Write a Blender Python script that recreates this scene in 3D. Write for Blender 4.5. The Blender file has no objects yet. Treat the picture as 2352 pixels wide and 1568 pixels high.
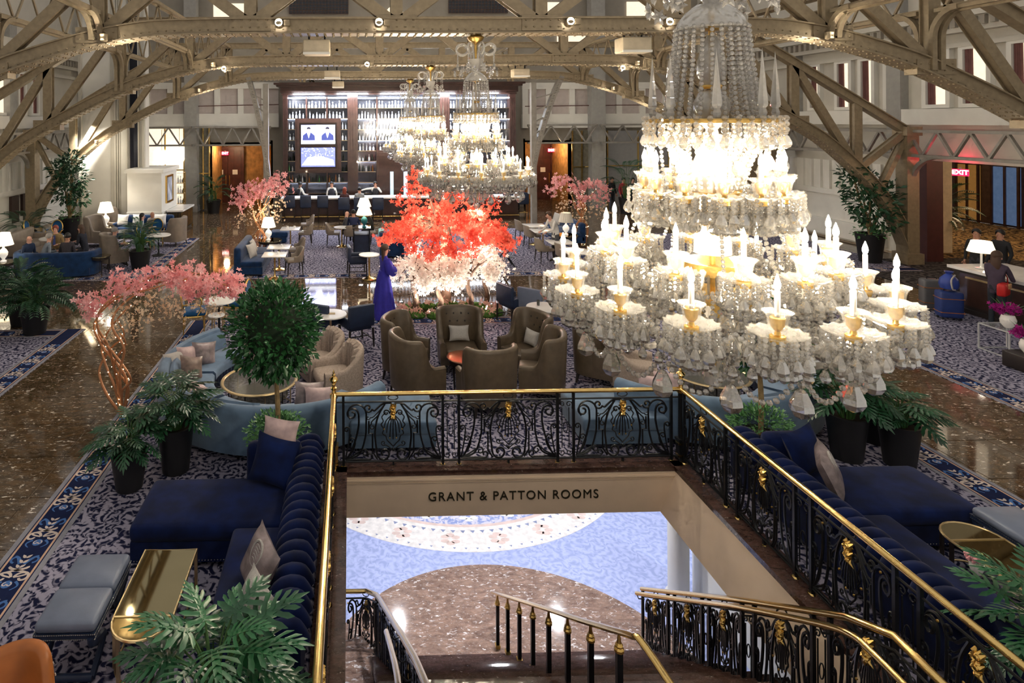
import bpy, math, random
import numpy as np
from mathutils import Vector, Matrix, Euler
PI = math.pi
rnd = random.Random(11)
C = bpy.context.scene.collection
S = bpy.context.scene
# ------------------------------------------------------------------ camera
FPX, YAW, ROLL, CAM_H = 1420.0, 0.0227, 0.006, 4.8
PPX, PPY = 803 + FPX * math.tan(YAW), 277.0
cd = bpy.data.cameras.new('camera')
cam = bpy.data.objects.new('camera', cd)
C.objects.link(cam)
cd.sensor_width = 36.0
cd.lens = FPX / 2352 * 36
cd.shift_x = (1176 - PPX) / 2352
cd.shift_y = -(784 - PPY) / 2352
cd.clip_start, cd.clip_end = 0.1, 200
CAMROT = Matrix.Rotation(-YAW, 3, 'Z') @ Matrix.Rotation(PI / 2, 3, 'X') @ Matrix.Rotation(-ROLL, 3, 'Z')
cam.matrix_world = Matrix.Translation((0, 0, CAM_H)) @ CAMROT.to_4x4()
S.camera = cam
# ------------------------------------------------------------------ world, exposure
w = bpy.data.worlds.new('world')
S.world = w
w.use_nodes = True
w.node_tree.nodes['Background'].inputs[0].default_value = (1.0, 0.94, 0.86, 1)
w.node_tree.nodes['Background'].inputs[1].default_value = 0.30
S.view_settings.view_transform = 'Standard'
S.view_settings.look = 'None'
S.view_settings.gamma = 1.0
S.view_settings.use_curve_mapping = False
S.view_settings.exposure = 0.85
S.cycles.caustics_reflective = False
S.cycles.caustics_refractive = False
S.cycles.max_bounces = 7
S.cycles.diffuse_bounces = 3
S.cycles.glossy_bounces = 3
S.cycles.transmission_bounces = 6
S.cycles.transparent_max_bounces = 10
S.cycles.use_adaptive_sampling = True
S.cycles.adaptive_threshold = 0.09
S.cycles.adaptive_min_samples = 12
S.cycles.sample_clamp_indirect = 4.0
S.cycles.sample_clamp_direct = 0.0

def lamp(name, kind, loc, power, color=(1, .9, .75), radius=.05, target=None, spot=60, blend=.5, size=None, sizey=None):
    d = bpy.data.lights.new(name, kind)
    d.energy = power
    d.color = color
    o = bpy.data.objects.new(name, d)
    C.objects.link(o)
    o.location = loc
    if kind == 'SPOT':
        d.spot_size, d.spot_blend = math.radians(spot), blend
    if kind == 'AREA':
        d.shape = 'RECTANGLE'
        d.size, d.size_y = size, sizey or size
    else:
        d.shadow_soft_size = radius
    if target is not None:
        v = Vector(target) - Vector(loc)
        o.rotation_euler = v.to_track_quat('-Z', 'Y').to_euler()
    return o

# ------------------------------------------------------------------ pixel to place
def ray(px, py):
    return CAMROT @ Vector(((px - PPX) / FPX, -(py - PPY) / FPX, -1))
def at(px, py, z=0.0):
    d = ray(px, py)
    t = (z - CAM_H) / d.z
    return Vector((d.x * t, d.y * t, z))
def aty(px, py, Y):
    d = ray(px, py)
    t = Y / d.y
    return Vector((d.x * t, Y, CAM_H + d.z * t))
def proj(p):
    q = CAMROT.transposed() @ (Vector(p) - Vector((0, 0, CAM_H)))
    if q.z > -.05:
        return None
    return (PPX + FPX * q.x / -q.z, PPY - FPX * q.y / -q.z)

# ------------------------------------------------------------------ materials
MATS = {}
def mat(name, col, rough=.5, metal=0.0, var=.12, vscale=6.0, bump=0.0, bscale=60.0, spec=.5, trans=0.0, sheen=0.0, emit=None, estr=0.0, coat=0.0, alpha=1.0, ior=1.45, sss=0.0):
    if name in MATS:
        return MATS[name]
    m = bpy.data.materials.new(name)
    m.use_nodes = True
    nt = m.node_tree
    p = nt.nodes['Principled BSDF']
    p.inputs['Roughness'].default_value = rough
    p.inputs['Metallic'].default_value = metal
    p.inputs['Specular IOR Level'].default_value = spec
    p.inputs['IOR'].default_value = ior
    p.inputs['Transmission Weight'].default_value = trans
    p.inputs['Sheen Weight'].default_value = sheen
    p.inputs['Coat Weight'].default_value = coat
    p.inputs['Alpha'].default_value = alpha
    c = (*col, 1)
    if var > 0:
        tc = nt.nodes.new('ShaderNodeTexCoord')
        n = nt.nodes.new('ShaderNodeTexNoise')
        n.inputs['Scale'].default_value = vscale
        n.inputs['Detail'].default_value = 3
        r = nt.nodes.new('ShaderNodeValToRGB')
        r.color_ramp.elements[0].position = .3
        r.color_ramp.elements[1].position = .72
        r.color_ramp.elements[0].color = (*[x * (1 - var) for x in col], 1)
        r.color_ramp.elements[1].color = (*[min(1, x * (1 + var)) for x in col], 1)
        nt.links.new(tc.outputs['Object'], n.inputs['Vector'])
        nt.links.new(n.outputs['Fac'], r.inputs['Fac'])
        nt.links.new(r.outputs['Color'], p.inputs['Base Color'])
    else:
        p.inputs['Base Color'].default_value = c
    if bump > 0:
        tc = nt.nodes.new('ShaderNodeTexCoord')
        n = nt.nodes.new('ShaderNodeTexNoise')
        n.inputs['Scale'].default_value = bscale
        b = nt.nodes.new('ShaderNodeBump')
        b.inputs['Strength'].default_value = bump
        b.inputs['Distance'].default_value = .01
        nt.links.new(tc.outputs['Object'], n.inputs['Vector'])
        nt.links.new(n.outputs['Fac'], b.inputs['Height'])
        nt.links.new(b.outputs['Normal'], p.inputs['Normal'])
    if emit:
        p.inputs['Emission Color'].default_value = (*emit, 1)
        p.inputs['Emission Strength'].default_value = estr
    MATS[name] = m
    return m

def ntree(name):
    m = bpy.data.materials.new(name)
    m.use_nodes = True
    MATS[name] = m
    return m, m.node_tree, m.node_tree.nodes['Principled BSDF']
class G:
    """tiny node-graph helper"""
    def __init__(s, nt):
        s.nt = nt
    def n(s, t, **kw):
        x = s.nt.nodes.new(t)
        for k, v in kw.items():
            if hasattr(x, k):
                setattr(x, k, v)
        return x
    def l(s, a, b):
        s.nt.links.new(a, b)
    def pos(s, scale=(1, 1, 1), geo=True):
        if geo:
            o = s.n('ShaderNodeNewGeometry').outputs['Position']
        else:
            o = s.n('ShaderNodeTexCoord').outputs['Object']
        v = s.n('ShaderNodeVectorMath', operation='MULTIPLY')
        s.l(o, v.inputs[0])
        v.inputs[1].default_value = scale
        return v.outputs[0]
    def noise(s, vec, scale, detail=3, rough=.5, dist=0.0):
        x = s.n('ShaderNodeTexNoise')
        s.l(vec, x.inputs['Vector'])
        x.inputs['Scale'].default_value = scale
        x.inputs['Detail'].default_value = detail
        x.inputs['Roughness'].default_value = rough
        x.inputs['Distortion'].default_value = dist
        return x.outputs['Fac']
    def math(s, op, a, b=None, clamp=False):
        x = s.n('ShaderNodeMath', operation=op, use_clamp=clamp)
        for i, q in enumerate((a, b)):
            if q is None:
                continue
            if isinstance(q, (int, float)):
                x.inputs[i].default_value = q
            else:
                s.l(q, x.inputs[i])
        return x.outputs[0]
    def ramp(s, fac, stops):
        r = s.n('ShaderNodeValToRGB')
        s.l(fac, r.inputs['Fac'])
        e = r.color_ramp.elements
        while len(e) < len(stops):
            e.new(.5)
        for i, (p, c) in enumerate(stops):
            e[i].position = p
            e[i].color = (*c, 1) if len(c) == 3 else c
        return r.outputs['Color']
    def mix(s, fac, a, b):
        x = s.n('ShaderNodeMix', data_type='RGBA')
        if isinstance(fac, (int, float)):
            x.inputs[0].default_value = fac
        else:
            s.l(fac, x.inputs[0])
        for i, q in ((6, a), (7, b)):
            if isinstance(q, tuple):
                x.inputs[i].default_value = (*q, 1)
            else:
                s.l(q, x.inputs[i])
        return x.outputs[2]

# ------------------------------------------------------------------ mesh builder
def rotz(a):
    c, s = math.cos(a), math.sin(a)
    return np.array([[c, -s, 0], [s, c, 0], [0, 0, 1.0]])
class MB:
    def __init__(s):
        s.v, s.f, s.m, s.n = [], [], [], 0
    def add(s, v, f, mi=0):
        v = np.asarray(v, float).reshape(-1, 3)
        s.v.append(v)
        k = s.n
        s.f.extend([tuple(int(i) + k for i in q) for q in f])
        s.m.extend([mi] * len(f))
        s.n += len(v)
        return s
    def mesh(s, v, f, mi=0, M=None):
        v = np.asarray(v, float)
        if M is not None:
            A = np.array(M)
            v = v @ A[:3, :3].T + A[:3, 3]
        return s.add(v, f, mi)
    def box(s, a, b, mi=0, rz=0.0, o=None):
        x0, y0, z0 = a
        x1, y1, z1 = b
        v = np.array([(x0, y0, z0), (x1, y0, z0), (x1, y1, z0), (x0, y1, z0), (x0, y0, z1), (x1, y0, z1), (x1, y1, z1), (x0, y1, z1)], float)
        if rz:
            v = v @ rotz(rz).T
        if o is not None:
            v = v + np.array(o)
        return s.add(v, [(3, 2, 1, 0), (4, 5, 6, 7), (0, 1, 5, 4), (1, 2, 6, 5), (2, 3, 7, 6), (3, 0, 4, 7)], mi)
    def bar(s, p, q, w, h, up=(0, 1, 0), mi=0):
        """box beam from p to q, w across 'up' x dir, h along up"""
        p, q, up = Vector(p), Vector(q), Vector(up)
        d = (q - p).normalized()
        sd = d.cross(up)
        if sd.length < 1e-5:
            sd = d.cross(Vector((1, 0, 0)))
        sd.normalize()
        u = sd.cross(d).normalized()
        v = []
        for e in (p, q):
            for a, b in ((-1, -1), (1, -1), (1, 1), (-1, 1)):
                v.append(e + sd * (a * w / 2) + u * (b * h / 2))
        return s.add(v, [(3, 2, 1, 0), (4, 5, 6, 7), (0, 1, 5, 4), (1, 2, 6, 5), (2, 3, 7, 6), (3, 0, 4, 7)], mi)
    def rbox(s, c, sz, r=.04, k=2, puff=0.0, mi=0, rz=0.0, M=None):
        """rounded box, puff swells the faces like a cushion"""
        h = np.array(sz) / 2
        r = min(r, *(h * .98))
        ts = []
        for a in range(3):
            t = [-h[a], -h[a] + r * .3, -h[a] + r]
            inner = np.linspace(-h[a] + r, h[a] - r, k + 1)[1:-1] if k > 1 else []
            t = t + list(inner) + [h[a] - r, h[a] - r * .3, h[a]]
            ts.append(np.array(t))
        V, F, idx = [], [], {}
        def vid(p):
            key = tuple(np.round(p, 6))
            if key not in idx:
                idx[key] = len(V)
                V.append(p)
            return idx[key]
        for ax in range(3):
            b, cc = (ax + 1) % 3, (ax + 2) % 3
            for sg in (-1, 1):
                tb, tc = ts[b], ts[cc]
                for i in range(len(tb) - 1):
                    for j in range(len(tc) - 1):
                        q = []
                        for (ii, jj) in ((i, j), (i + 1, j), (i + 1, j + 1), (i, j + 1)):
                            p = np.zeros(3)
                            p[ax] = sg * h[ax]
                            p[b], p[cc] = tb[ii], tc[jj]
                            q.append(vid(p))
                        F.append(tuple(q if sg > 0 else q[::-1]))
        V = np.array(V)
        inn = np.clip(V, -(h - r), h - r)
        d = V - inn
        L = np.linalg.norm(d, axis=1, keepdims=True)
        V = inn + np.where(L > 1e-9, d / np.maximum(L, 1e-9) * r, d)
        if puff:
            u = V / h
            for ax in range(3):
                o = [x for x in range(3) if x != ax]
                V[:, ax] += np.sign(V[:, ax]) * (np.abs(u[:, ax]) > .5) * puff * np.clip(1 - u[:, o[0]] ** 2, 0, 1) * np.clip(1 - u[:, o[1]] ** 2, 0, 1) * (1 if ax == int(np.argmin(h)) else .25)
        if rz:
            V = V @ rotz(rz).T
        V = V + np.array(c)
        return s.mesh(V, F, mi, M)
    def lathe(s, prof, seg=16, c=(0, 0, 0), mi=0, a0=0, a1=2 * PI, M=None, caps=True):
        full = abs(a1 - a0 - 2 * PI) < 1e-6
        n = seg if full else seg + 1
        A = a0 + (a1 - a0) * np.arange(n) / seg
        V = []
        for r, z in prof:
            V.append(np.stack([r * np.cos(A), r * np.sin(A), np.full(n, z)], 1))
        V = np.concatenate(V) + np.array(c)
        F = []
        for i in range(len(prof) - 1):
            for j in range(seg):
                k = (j + 1) % n
                F.append((i * n + j, i * n + k, (i + 1) * n + k, (i + 1) * n + j))
        if full and caps:
            if prof[0][0] > 1e-6:
                F.append(tuple(range(n))[::-1])
            if prof[-1][0] > 1e-6:
                F.append(tuple((len(prof) - 1) * n + j for j in range(n)))
        return s.mesh(V, F, mi, M)
    def cyl(s, p, q, r, r2=None, seg=10, mi=0):
        return s.tube([p, q], [r, r if r2 is None else r2], seg, mi=mi)
    def tube(s, path, r, seg=6, closed=False, mi=0, flat=1.0, caps=True):
        P = np.array([tuple(p) for p in path], float)
        n = len(P)
        rr = np.full(n, r, float) if np.isscalar(r) else np.array(r, float)
        T = np.zeros_like(P)
        T[1:-1] = P[2:] - P[:-2]
        T[0], T[-1] = P[1] - P[0], P[-1] - P[-2]
        if closed:
            T[0] = T[-1] = P[1] - P[-2] if np.allclose(P[0], P[-1]) else P[1] - P[-1]
            if not np.allclose(P[0], P[-1]):
                T[-1] = P[0] - P[-2]
        T /= np.maximum(np.linalg.norm(T, axis=1, keepdims=True), 1e-9)
        N = np.zeros_like(P)
        a = np.array([0, 0, 1.0]) if abs(T[0][2]) < .9 else np.array([1.0, 0, 0])
        u = np.cross(T[0], a)
        u /= np.linalg.norm(u)
        for i in range(n):
            u = u - T[i] * np.dot(u, T[i])
            L = np.linalg.norm(u)
            if L < 1e-6:
                u = np.cross(T[i], [1.0, 0.3, 0.2])
                L = np.linalg.norm(u)
            u = u / L
            N[i] = u
        B = np.cross(T, N)
        ang = 2 * PI * np.arange(seg) / seg
        V = P[:, None, :] + rr[:, None, None] * (np.cos(ang)[None, :, None] * N[:, None, :] + flat * np.sin(ang)[None, :, None] * B[:, None, :])
        V = V.reshape(-1, 3)
        F = []
        for i in range(n - 1):
            for j in range(seg):
                k = (j + 1) % seg
                F.append((i * seg + j, i * seg + k, (i + 1) * seg + k, (i + 1) * seg + j))
        if closed and not np.allclose(P[0], P[-1]):
            i = n - 1
            for j in range(seg):
                k = (j + 1) % seg
                F.append((i * seg + j, i * seg + k, k, j))
        elif caps:
            F.append(tuple(range(seg))[::-1])
            F.append(tuple((n - 1) * seg + j for j in range(seg)))
        return s.add(V, F, mi)
    def ball(s, c, r, nu=8, nv=6, mi=0, M=None):
        r = np.array(r if hasattr(r, '__len__') else (r, r, r), float)
        V, F = [(0, 0, 1)], []
        for i in range(1, nv):
            t = PI * i / nv
            for j in range(nu):
                p = 2 * PI * j / nu
                V.append((math.sin(t) * math.cos(p), math.sin(t) * math.sin(p), math.cos(t)))
        V.append((0, 0, -1))
        for j in range(nu):
            F.append((0, 1 + j, 1 + (j + 1) % nu))
        for i in range(nv - 2):
            for j in range(nu):
                a, b = 1 + i * nu + j, 1 + i * nu + (j + 1) % nu
                F.append((a, a + nu, b + nu, b))
        e = len(V) - 1
        for j in range(nu):
            F.append((e, e - nu + (j + 1) % nu, e - nu + j))
        return s.mesh(np.array(V) * r + np.array(c), F, mi, M)
    def prism(s, poly, z0, z1, mi=0, M=None):
        n = len(poly)
        V = [(x, y, z0) for x, y in poly] + [(x, y, z1) for x, y in poly]
        F = [tuple(range(n))[::-1], tuple(range(n, 2 * n))]
        F += [(i, (i + 1) % n, n + (i + 1) % n, n + i) for i in range(n)]
        return s.mesh(V, F, mi, M)
    def loft(s, rings, closed=True, caps=True, mi=0, M=None):
        n = len(rings[0])
        V = np.concatenate([np.array([tuple(p) for p in r], float) for r in rings])
        F = []
        for i in range(len(rings) - 1):
            for j in range(n if closed else n - 1):
                k = (j + 1) % n
                F.append((i * n + j, i * n + k, (i + 1) * n + k, (i + 1) * n + j))
        if caps and closed:
            F.append(tuple(range(n))[::-1])
            F.append(tuple((len(rings) - 1) * n + j for j in range(n)))
        return s.mesh(V, F, mi, M)
    def batch(s, V, F, Ms, mi=0):
        """many transformed copies of a small mesh; Ms: list of (3x3, offset)"""
        V = np.asarray(V, float)
        for A, o in Ms:
            s.add(V @ np.asarray(A).T + np.asarray(o), F, mi)
        return s
    def data(s, name, ms, smooth=40):
        me = bpy.data.meshes.new(name)
        V = np.concatenate(s.v) if s.v else np.zeros((0, 3))
        nl = np.array([len(q) for q in s.f], np.int32)
        fl = np.fromiter((i for q in s.f for i in q), np.int32)
        me.vertices.add(len(V))
        me.vertices.foreach_set('co', V.astype(np.float32).ravel())
        me.loops.add(len(fl))
        me.loops.foreach_set('vertex_index', fl)
        me.polygons.add(len(nl))
        st = np.zeros(len(nl), np.int32)
        st[1:] = np.cumsum(nl)[:-1]
        me.polygons.foreach_set('loop_start', st)
        me.polygons.foreach_set('loop_total', nl)
        if any(s.m):
            me.polygons.foreach_set('material_index', np.array(s.m, np.int32))
        me.update(calc_edges=True)
        me.validate()
        for m in (ms if isinstance(ms, (list, tuple)) else [ms]):
            me.materials.append(m)
        if smooth:
            me.polygons.foreach_set('use_smooth', np.ones(len(me.polygons), bool))
            if smooth < 180:
                me.set_sharp_from_angle(angle=math.radians(smooth))
        else:
            me.polygons.foreach_set('use_smooth', np.zeros(len(me.polygons), bool))
        return me
    def build(s, name, ms, parent=None, smooth=40):
        return link(name, s.data(name, ms, smooth), parent)

def link(name, me, parent=None, loc=None, rz=0.0, sc=None):
    o = bpy.data.objects.new(name, me)
    C.objects.link(o)
    if parent is not None:
        o.parent = parent
    if loc is not None:
        o.location = loc
    if rz:
        o.rotation_euler = (0, 0, rz)
    if sc is not None:
        o.scale = sc if hasattr(sc, '__len__') else (sc, sc, sc)
    return o
def tag(o, label=None, cat=None, group=None, kind=None):
    if label: o['label'] = label
    if cat: o['category'] = cat
    if group: o['group'] = group
    if kind: o['kind'] = kind
    return o
def thing(name, label, cat, loc=(0, 0, 0), rz=0.0, group=None):
    o = bpy.data.objects.new(name, None)
    o.empty_display_size = .1
    C.objects.link(o)
    o.location = loc
    o.rotation_euler = (0, 0, rz)
    return tag(o, label, cat, group)
def clone(root, loc, rz=0.0, label=None, group=None, sc=None):
    r = root.copy()
    C.objects.link(r)
    r.location = loc
    r.rotation_euler = (0, 0, rz)
    if sc is not None:
        r.scale = (sc, sc, sc)
    if label: r['label'] = label
    if group: r['group'] = group
    for ch in list(root.children):
        c = ch.copy()
        C.objects.link(c)
        c.parent = r
        for g in ch.children:
            d = g.copy()
            C.objects.link(d)
            d.parent = c
    return r
def structure(o):
    o['kind'] = 'structure'
    return o
def face_to(p, q):
    """rotation about z that turns a thing's front (-y) at p towards q"""
    return math.atan2(q[1] - p[1], q[0] - p[0]) + PI / 2
def arc(cx, cy, r, a0, a1, n, z=None):
    A = [a0 + (a1 - a0) * i / n for i in range(n + 1)]
    return [(cx + r * math.cos(a), cy + r * math.sin(a)) + ((z,) if z is not None else ()) for a in A]
# ------------------------------------------------------------------ special materials
def marble(name, dark, mid, fleck, scale=1.0, rough=.07, fl=.62):
    m, nt, p = ntree(name)
    g = G(nt)
    v = g.pos((scale * .75, scale * 1.5, scale))
    n1 = g.noise(v, 4.2, 8, .7, .6)
    n2 = g.noise(v, 7.0, 5, .7, 1.2)
    base = g.ramp(n1, [(.3, dark), (.52, mid), (.75, tuple(min(1, x * 1.9) for x in mid))])
    base = g.mix(g.math('MULTIPLY', n2, .7), base, dark)
    n3 = g.noise(v, 11.0, 3, .6, .4)
    n4 = g.noise(v, 3.3, 3, .6, .4)
    k = g.math('MULTIPLY', g.ramp(n3, [(fl, (0, 0, 0)), (fl + .035, (1, 1, 1))]), g.ramp(n4, [(.42, (0, 0, 0)), (.6, (1, 1, 1))]))
    base = g.mix(k, base, fleck)
    vein = g.ramp(g.noise(v, 3.1, 5, .65, 1.8), [(.487, (0, 0, 0)), (.5, (1, 1, 1)), (.513, (0, 0, 0))])
    base = g.mix(g.math('MULTIPLY', vein, .35), base, tuple(x * .6 for x in fleck))
    g.l(base, p.inputs['Base Color'])
    p.inputs['Roughness'].default_value = rough
    p.inputs['Specular IOR Level'].default_value = .5
    return m
M_MARBLE = marble('brown_marble', (.022, .012, .0065), (.11, .066, .032), (.70, .62, .53), 1.15, .05, .60)
M_MARBLE2 = marble('light_brown_marble', (.13, .075, .055), (.36, .23, .17), (.85, .78, .74), 1.6, .1, .585)
M_CURB = marble('dark_curb_marble', (.025, .013, .011), (.085, .045, .036), (.35, .28, .25), 2.2, .1, .66)
M_GROUT = mat('pale_grout', (.42, .34, .25), .7)

def swirl_carpet(name, dark, light, sc, k=9.0, contrast=(.42, .58)):
    m, nt, p = ntree(name)
    g = G(nt)
    v = g.pos((sc, sc, sc))
    def scrolls(scale, arms, twist, warp):
        nz = g.n('ShaderNodeTexNoise'); g.l(v, nz.inputs['Vector']); nz.inputs['Scale'].default_value = scale * .8; nz.inputs['Detail'].default_value = 1.5
        mv = g.n('ShaderNodeVectorMath', operation='MULTIPLY'); g.l(nz.outputs['Color'], mv.inputs[0]); mv.inputs[1].default_value = (warp, warp, 0)
        av = g.n('ShaderNodeVectorMath', operation='ADD'); g.l(v, av.inputs[0]); g.l(mv.outputs[0], av.inputs[1])
        vo = g.n('ShaderNodeTexVoronoi'); vo.voronoi_dimensions = '2D'; g.l(av.outputs[0], vo.inputs['Vector']); vo.inputs['Scale'].default_value = scale; vo.inputs['Randomness'].default_value = .75
        dv = g.n('ShaderNodeVectorMath', operation='SUBTRACT'); g.l(av.outputs[0], dv.inputs[0]); g.l(vo.outputs['Position'], dv.inputs[1])
        sx = g.n('ShaderNodeSeparateXYZ'); g.l(dv.outputs[0], sx.inputs[0])
        ang = g.math('ARCTAN2', sx.outputs['Y'], sx.outputs['X'])
        r = vo.outputs['Distance']
        return g.math('SINE', g.math('ADD', g.math('MULTIPLY', ang, arms), g.math('MULTIPLY', r, twist)))
    s1 = scrolls(1.0, 5.0, k * 1.6, .9)
    s2 = scrolls(2.3, 3.0, k * 1.2, .4)
    t = g.math('ADD', g.math('MULTIPLY', s1, .25), g.math('MULTIPLY', s2, .19))
    t = g.math('ADD', t, .5)
    fine = g.noise(v, 60, 2)
    t = g.math('ADD', t, g.math('MULTIPLY', g.math('SUBTRACT', fine, .5), .35))
    c = g.ramp(t, [(contrast[0], dark), (.5, tuple(x * .45 + y * .55 for x, y in zip(dark, light))), (contrast[1], light)])
    c = g.mix(g.math('MULTIPLY', g.noise(v, .35, 2), .35), c, dark)
    g.l(c, p.inputs['Base Color'])
    p.inputs['Roughness'].default_value = .95
    p.inputs['Specular IOR Level'].default_value = .1
    bmp = g.n('ShaderNodeBump')
    bmp.inputs['Strength'].default_value = .25
    bmp.inputs['Distance'].default_value = .01
    g.l(t, bmp.inputs['Height'])
    g.l(bmp.outputs['Normal'], p.inputs['Normal'])
    return m
M_CARPET = swirl_carpet('navy_swirl_carpet', (.010, .012, .040), (.40, .375, .48), 3.0, 9.0, (.30, .56))
M_CARPET_LOW = swirl_carpet('pale_blue_damask_carpet', (.33, .38, .63), (.50, .55, .80), 2.2, 8.0, (.2, .8))
M_CARPET_GOLD = swirl_carpet('gold_lobby_carpet', (.03, .02, .015), (.42, .27, .12), 1.6, 6.0, (.45, .55))
M_BNAVY = mat('border_navy', (.012, .018, .06), .95, spec=.1)
M_BCREAM = mat('border_cream', (.62, .52, .47), .95, spec=.1)
M_BBLUE = mat('border_blue', (.07, .16, .40), .95, spec=.1)
M_BGREY = mat('border_grey', (.26, .26, .30), .95, spec=.1)
M_BPEACH = mat('border_peach', (.55, .36, .27), .95, spec=.1)

M_WALL = mat('ivory_wall_paint', (.55, .52, .46), .7, var=.05, vscale=2)
M_WALLW = mat('white_wall_paint', (.74, .72, .67), .6, var=.04, vscale=2)
M_WALLD = mat('taupe_wall_paint', (.30, .27, .23), .75, var=.08, vscale=2)
M_COLGREY = mat('grey_column_paint', (.33, .32, .30), .6, var=.08)
M_STEEL = mat('painted_tan_steel', (.29, .228, .148), .42, metal=.25, var=.16, vscale=9, bump=.08, bscale=90)
M_STEEL2 = mat('painted_grey_steel', (.27, .25, .225), .45, metal=.2, var=.14)
M_BEIGE = mat('beige_fascia_paint', (.68, .53, .40), .45, var=.05, vscale=3)
M_BLACK = mat('black_iron', (.010, .011, .014), .32, metal=.3, var=.1)
M_BRASS = mat('polished_brass', (.83, .58, .22), .16, metal=1.0, var=.08, vscale=14)
M_GOLD = mat('gilded_metal', (.80, .52, .16), .3, metal=1.0, var=.15, vscale=30, bump=.2, bscale=40)
M_LETTER = mat('dark_bronze_letters', (.05, .045, .03), .35, metal=.6)
M_MAHOG = mat('dark_mahogany', (.040, .018, .014), .3, var=.3, vscale=5, coat=.3)
M_REDWOOD = mat('red_brown_door_wood', (.075, .022, .015), .4, var=.25, vscale=5)
M_GLASSD = mat('dark_window_glass', (.03, .035, .05), .08, var=.1)
M_WARMLIT = mat('warm_lit_room', (.7, .58, .42), .8, emit=(1, .86, .66), estr=.55)
M_CURTAIN = mat('plum_curtain', (.14, .06, .055), .9)
M_SLOT = mat('dark_panel', (.055, .03, .024), .6)
M_EXIT = mat('exit_sign_red', (.6, .01, .03), .5, emit=(1, .01, .06), estr=1.6)
M_EXITL = mat('exit_sign_letters', (1, .9, .8), .5, emit=(1, .85, .75), estr=5)
M_DAMASK = mat('orange_damask_wallpaper', (.42, .22, .07), .7, var=.35, vscale=4)

CX, AX = 2.48, 2.3
XL, XR, YB = -14.4, 19.4, 34.0
OX0, OX1, OY1 = -.08, 4.43, 8.38          # stair opening
LZ = -3.4                                   # lower floor level
TEXT_FONT = None
def atx(px, py, X):
    d = ray(px, py)
    t = X / d.x
    return Vector((X, d.y * t, CAM_H + d.z * t))
def text_mesh(s, size, m, name, parent=None, M=None, ext=.004, bold=0.0, space=1.0):
    cu = bpy.data.curves.new('txt', 'FONT')
    cu.body = s
    cu.size = size
    cu.extrude = ext
    cu.offset = bold
    cu.align_x = 'CENTER'
    cu.align_y = 'CENTER'
    cu.space_character = space
    tmp = bpy.data.objects.new('txt', cu)
    C.objects.link(tmp)
    dg = bpy.context.evaluated_depsgraph_get()
    me = bpy.data.meshes.new_from_object(tmp.evaluated_get(dg))
    bpy.data.objects.remove(tmp)
    if M is not None:
        me.transform(M)
    me.materials.clear()
    me.materials.append(m)
    return link(name, me, parent)

# ------------------------------------------------------------------ floor
f = MB()
ZB = -.012
for (x0, x1, y0, y1) in ((XL, OX0 - .02, -2, YB + 6), (OX1 + .02, XR, -2, YB + 6), (OX0 - .02, OX1 + .02, OY1 + .02, YB + 6)):
    f.box((x0, y0, -.5), (x1, y1, ZB))
floor = structure(f.build('floor', M_GROUT))
CARPETS = [(-3.85, 8.4, 3.2, 15.0), (-3.9, 8.4, 18.9, 27.2), (XL + .3, -6.15, 4, 14.5), (XL + 2.0, -6.2, 18.9, 25.6), (10.9, XR - .5, 4, 15.6), (10.9, XR - 1.5, 18.9, 25.6)]
tm = MB()
TS = .97
tm.box((-TS / 2 + .007, -TS / 2 + .007, -.02), (TS / 2 - .007, TS / 2 - .007, 0))
TILE = tm.data('marble_tile', M_MARBLE, 0)
tiles = []
i0, i1 = int((XL + 4.14) / TS) - 1, int((XR + 4.14) / TS) + 1
for i in range(i0, i1):
    for j in range(1, 41):
        x, y = -4.14 + (i + .5) * TS, .25 + (j + .5) * TS
        if x - TS / 2 < XL or x + TS / 2 > XR or y > YB + 5:
            continue
        h = TS / 2
        if any(a <= x - h and x + h <= b and c <= y - h and y + h <= d for a, b, c, d in CARPETS):
            continue
        if x + h > OX0 - .35 and x - h < OX1 + .35 and y - h < OY1 + .3:
            continue
        p = proj((x, y, 0))
        if p is None or p[0] < -700 or p[0] > 3100 or p[1] > 2300:
            continue
        tiles.append((y if 0 < p[0] < 2352 and p[1] < 1568 else y + 50, x))
tiles.sort()
for (y, x) in tiles[:296]:
    link('marble_tile', TILE, floor, (x, y % 50, 0))
tm = MB()
for (y, x) in tiles[296:]:
    y %= 50
    tm.box((x - TS / 2 + .005, y - TS / 2 + .005, -.02), (x + TS / 2 - .005, y + TS / 2 - .005, 0))
tag(tm.build('marble_tile', M_MARBLE, floor, 0), kind='stuff')

# ------------------------------------------------------------------ carpets with bordered edge
def scroll2(cx, cy, r, a0, turns, sgn, n=22, grow=.25):
    out = []
    for i in range(n + 1):
        t = i / n
        a = a0 + sgn * turns * 2 * PI * t
        rr = r * (1 - (1 - grow) * t)
        out.append((cx + rr * math.cos(a), cy + rr * math.sin(a)))
    return out
def ribbon(mb, pts, w, z, mi):
    P = np.array(pts)
    T = np.gradient(P, axis=0)
    T /= np.maximum(np.linalg.norm(T, axis=1, keepdims=True), 1e-9)
    N = np.stack([-T[:, 1], T[:, 0]], 1)
    ww = (np.array(w) if hasattr(w, '__len__') else np.full(len(P), w))[:, None] / 2
    A, B = P + N * ww, P - N * ww
    n = len(P)
    V = np.concatenate([np.c_[A, np.full(n, z)], np.c_[B, np.full(n, z)]])
    mb.add(V, [(i, n + i, n + i + 1, i + 1) for i in range(n - 1)], mi)
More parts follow.
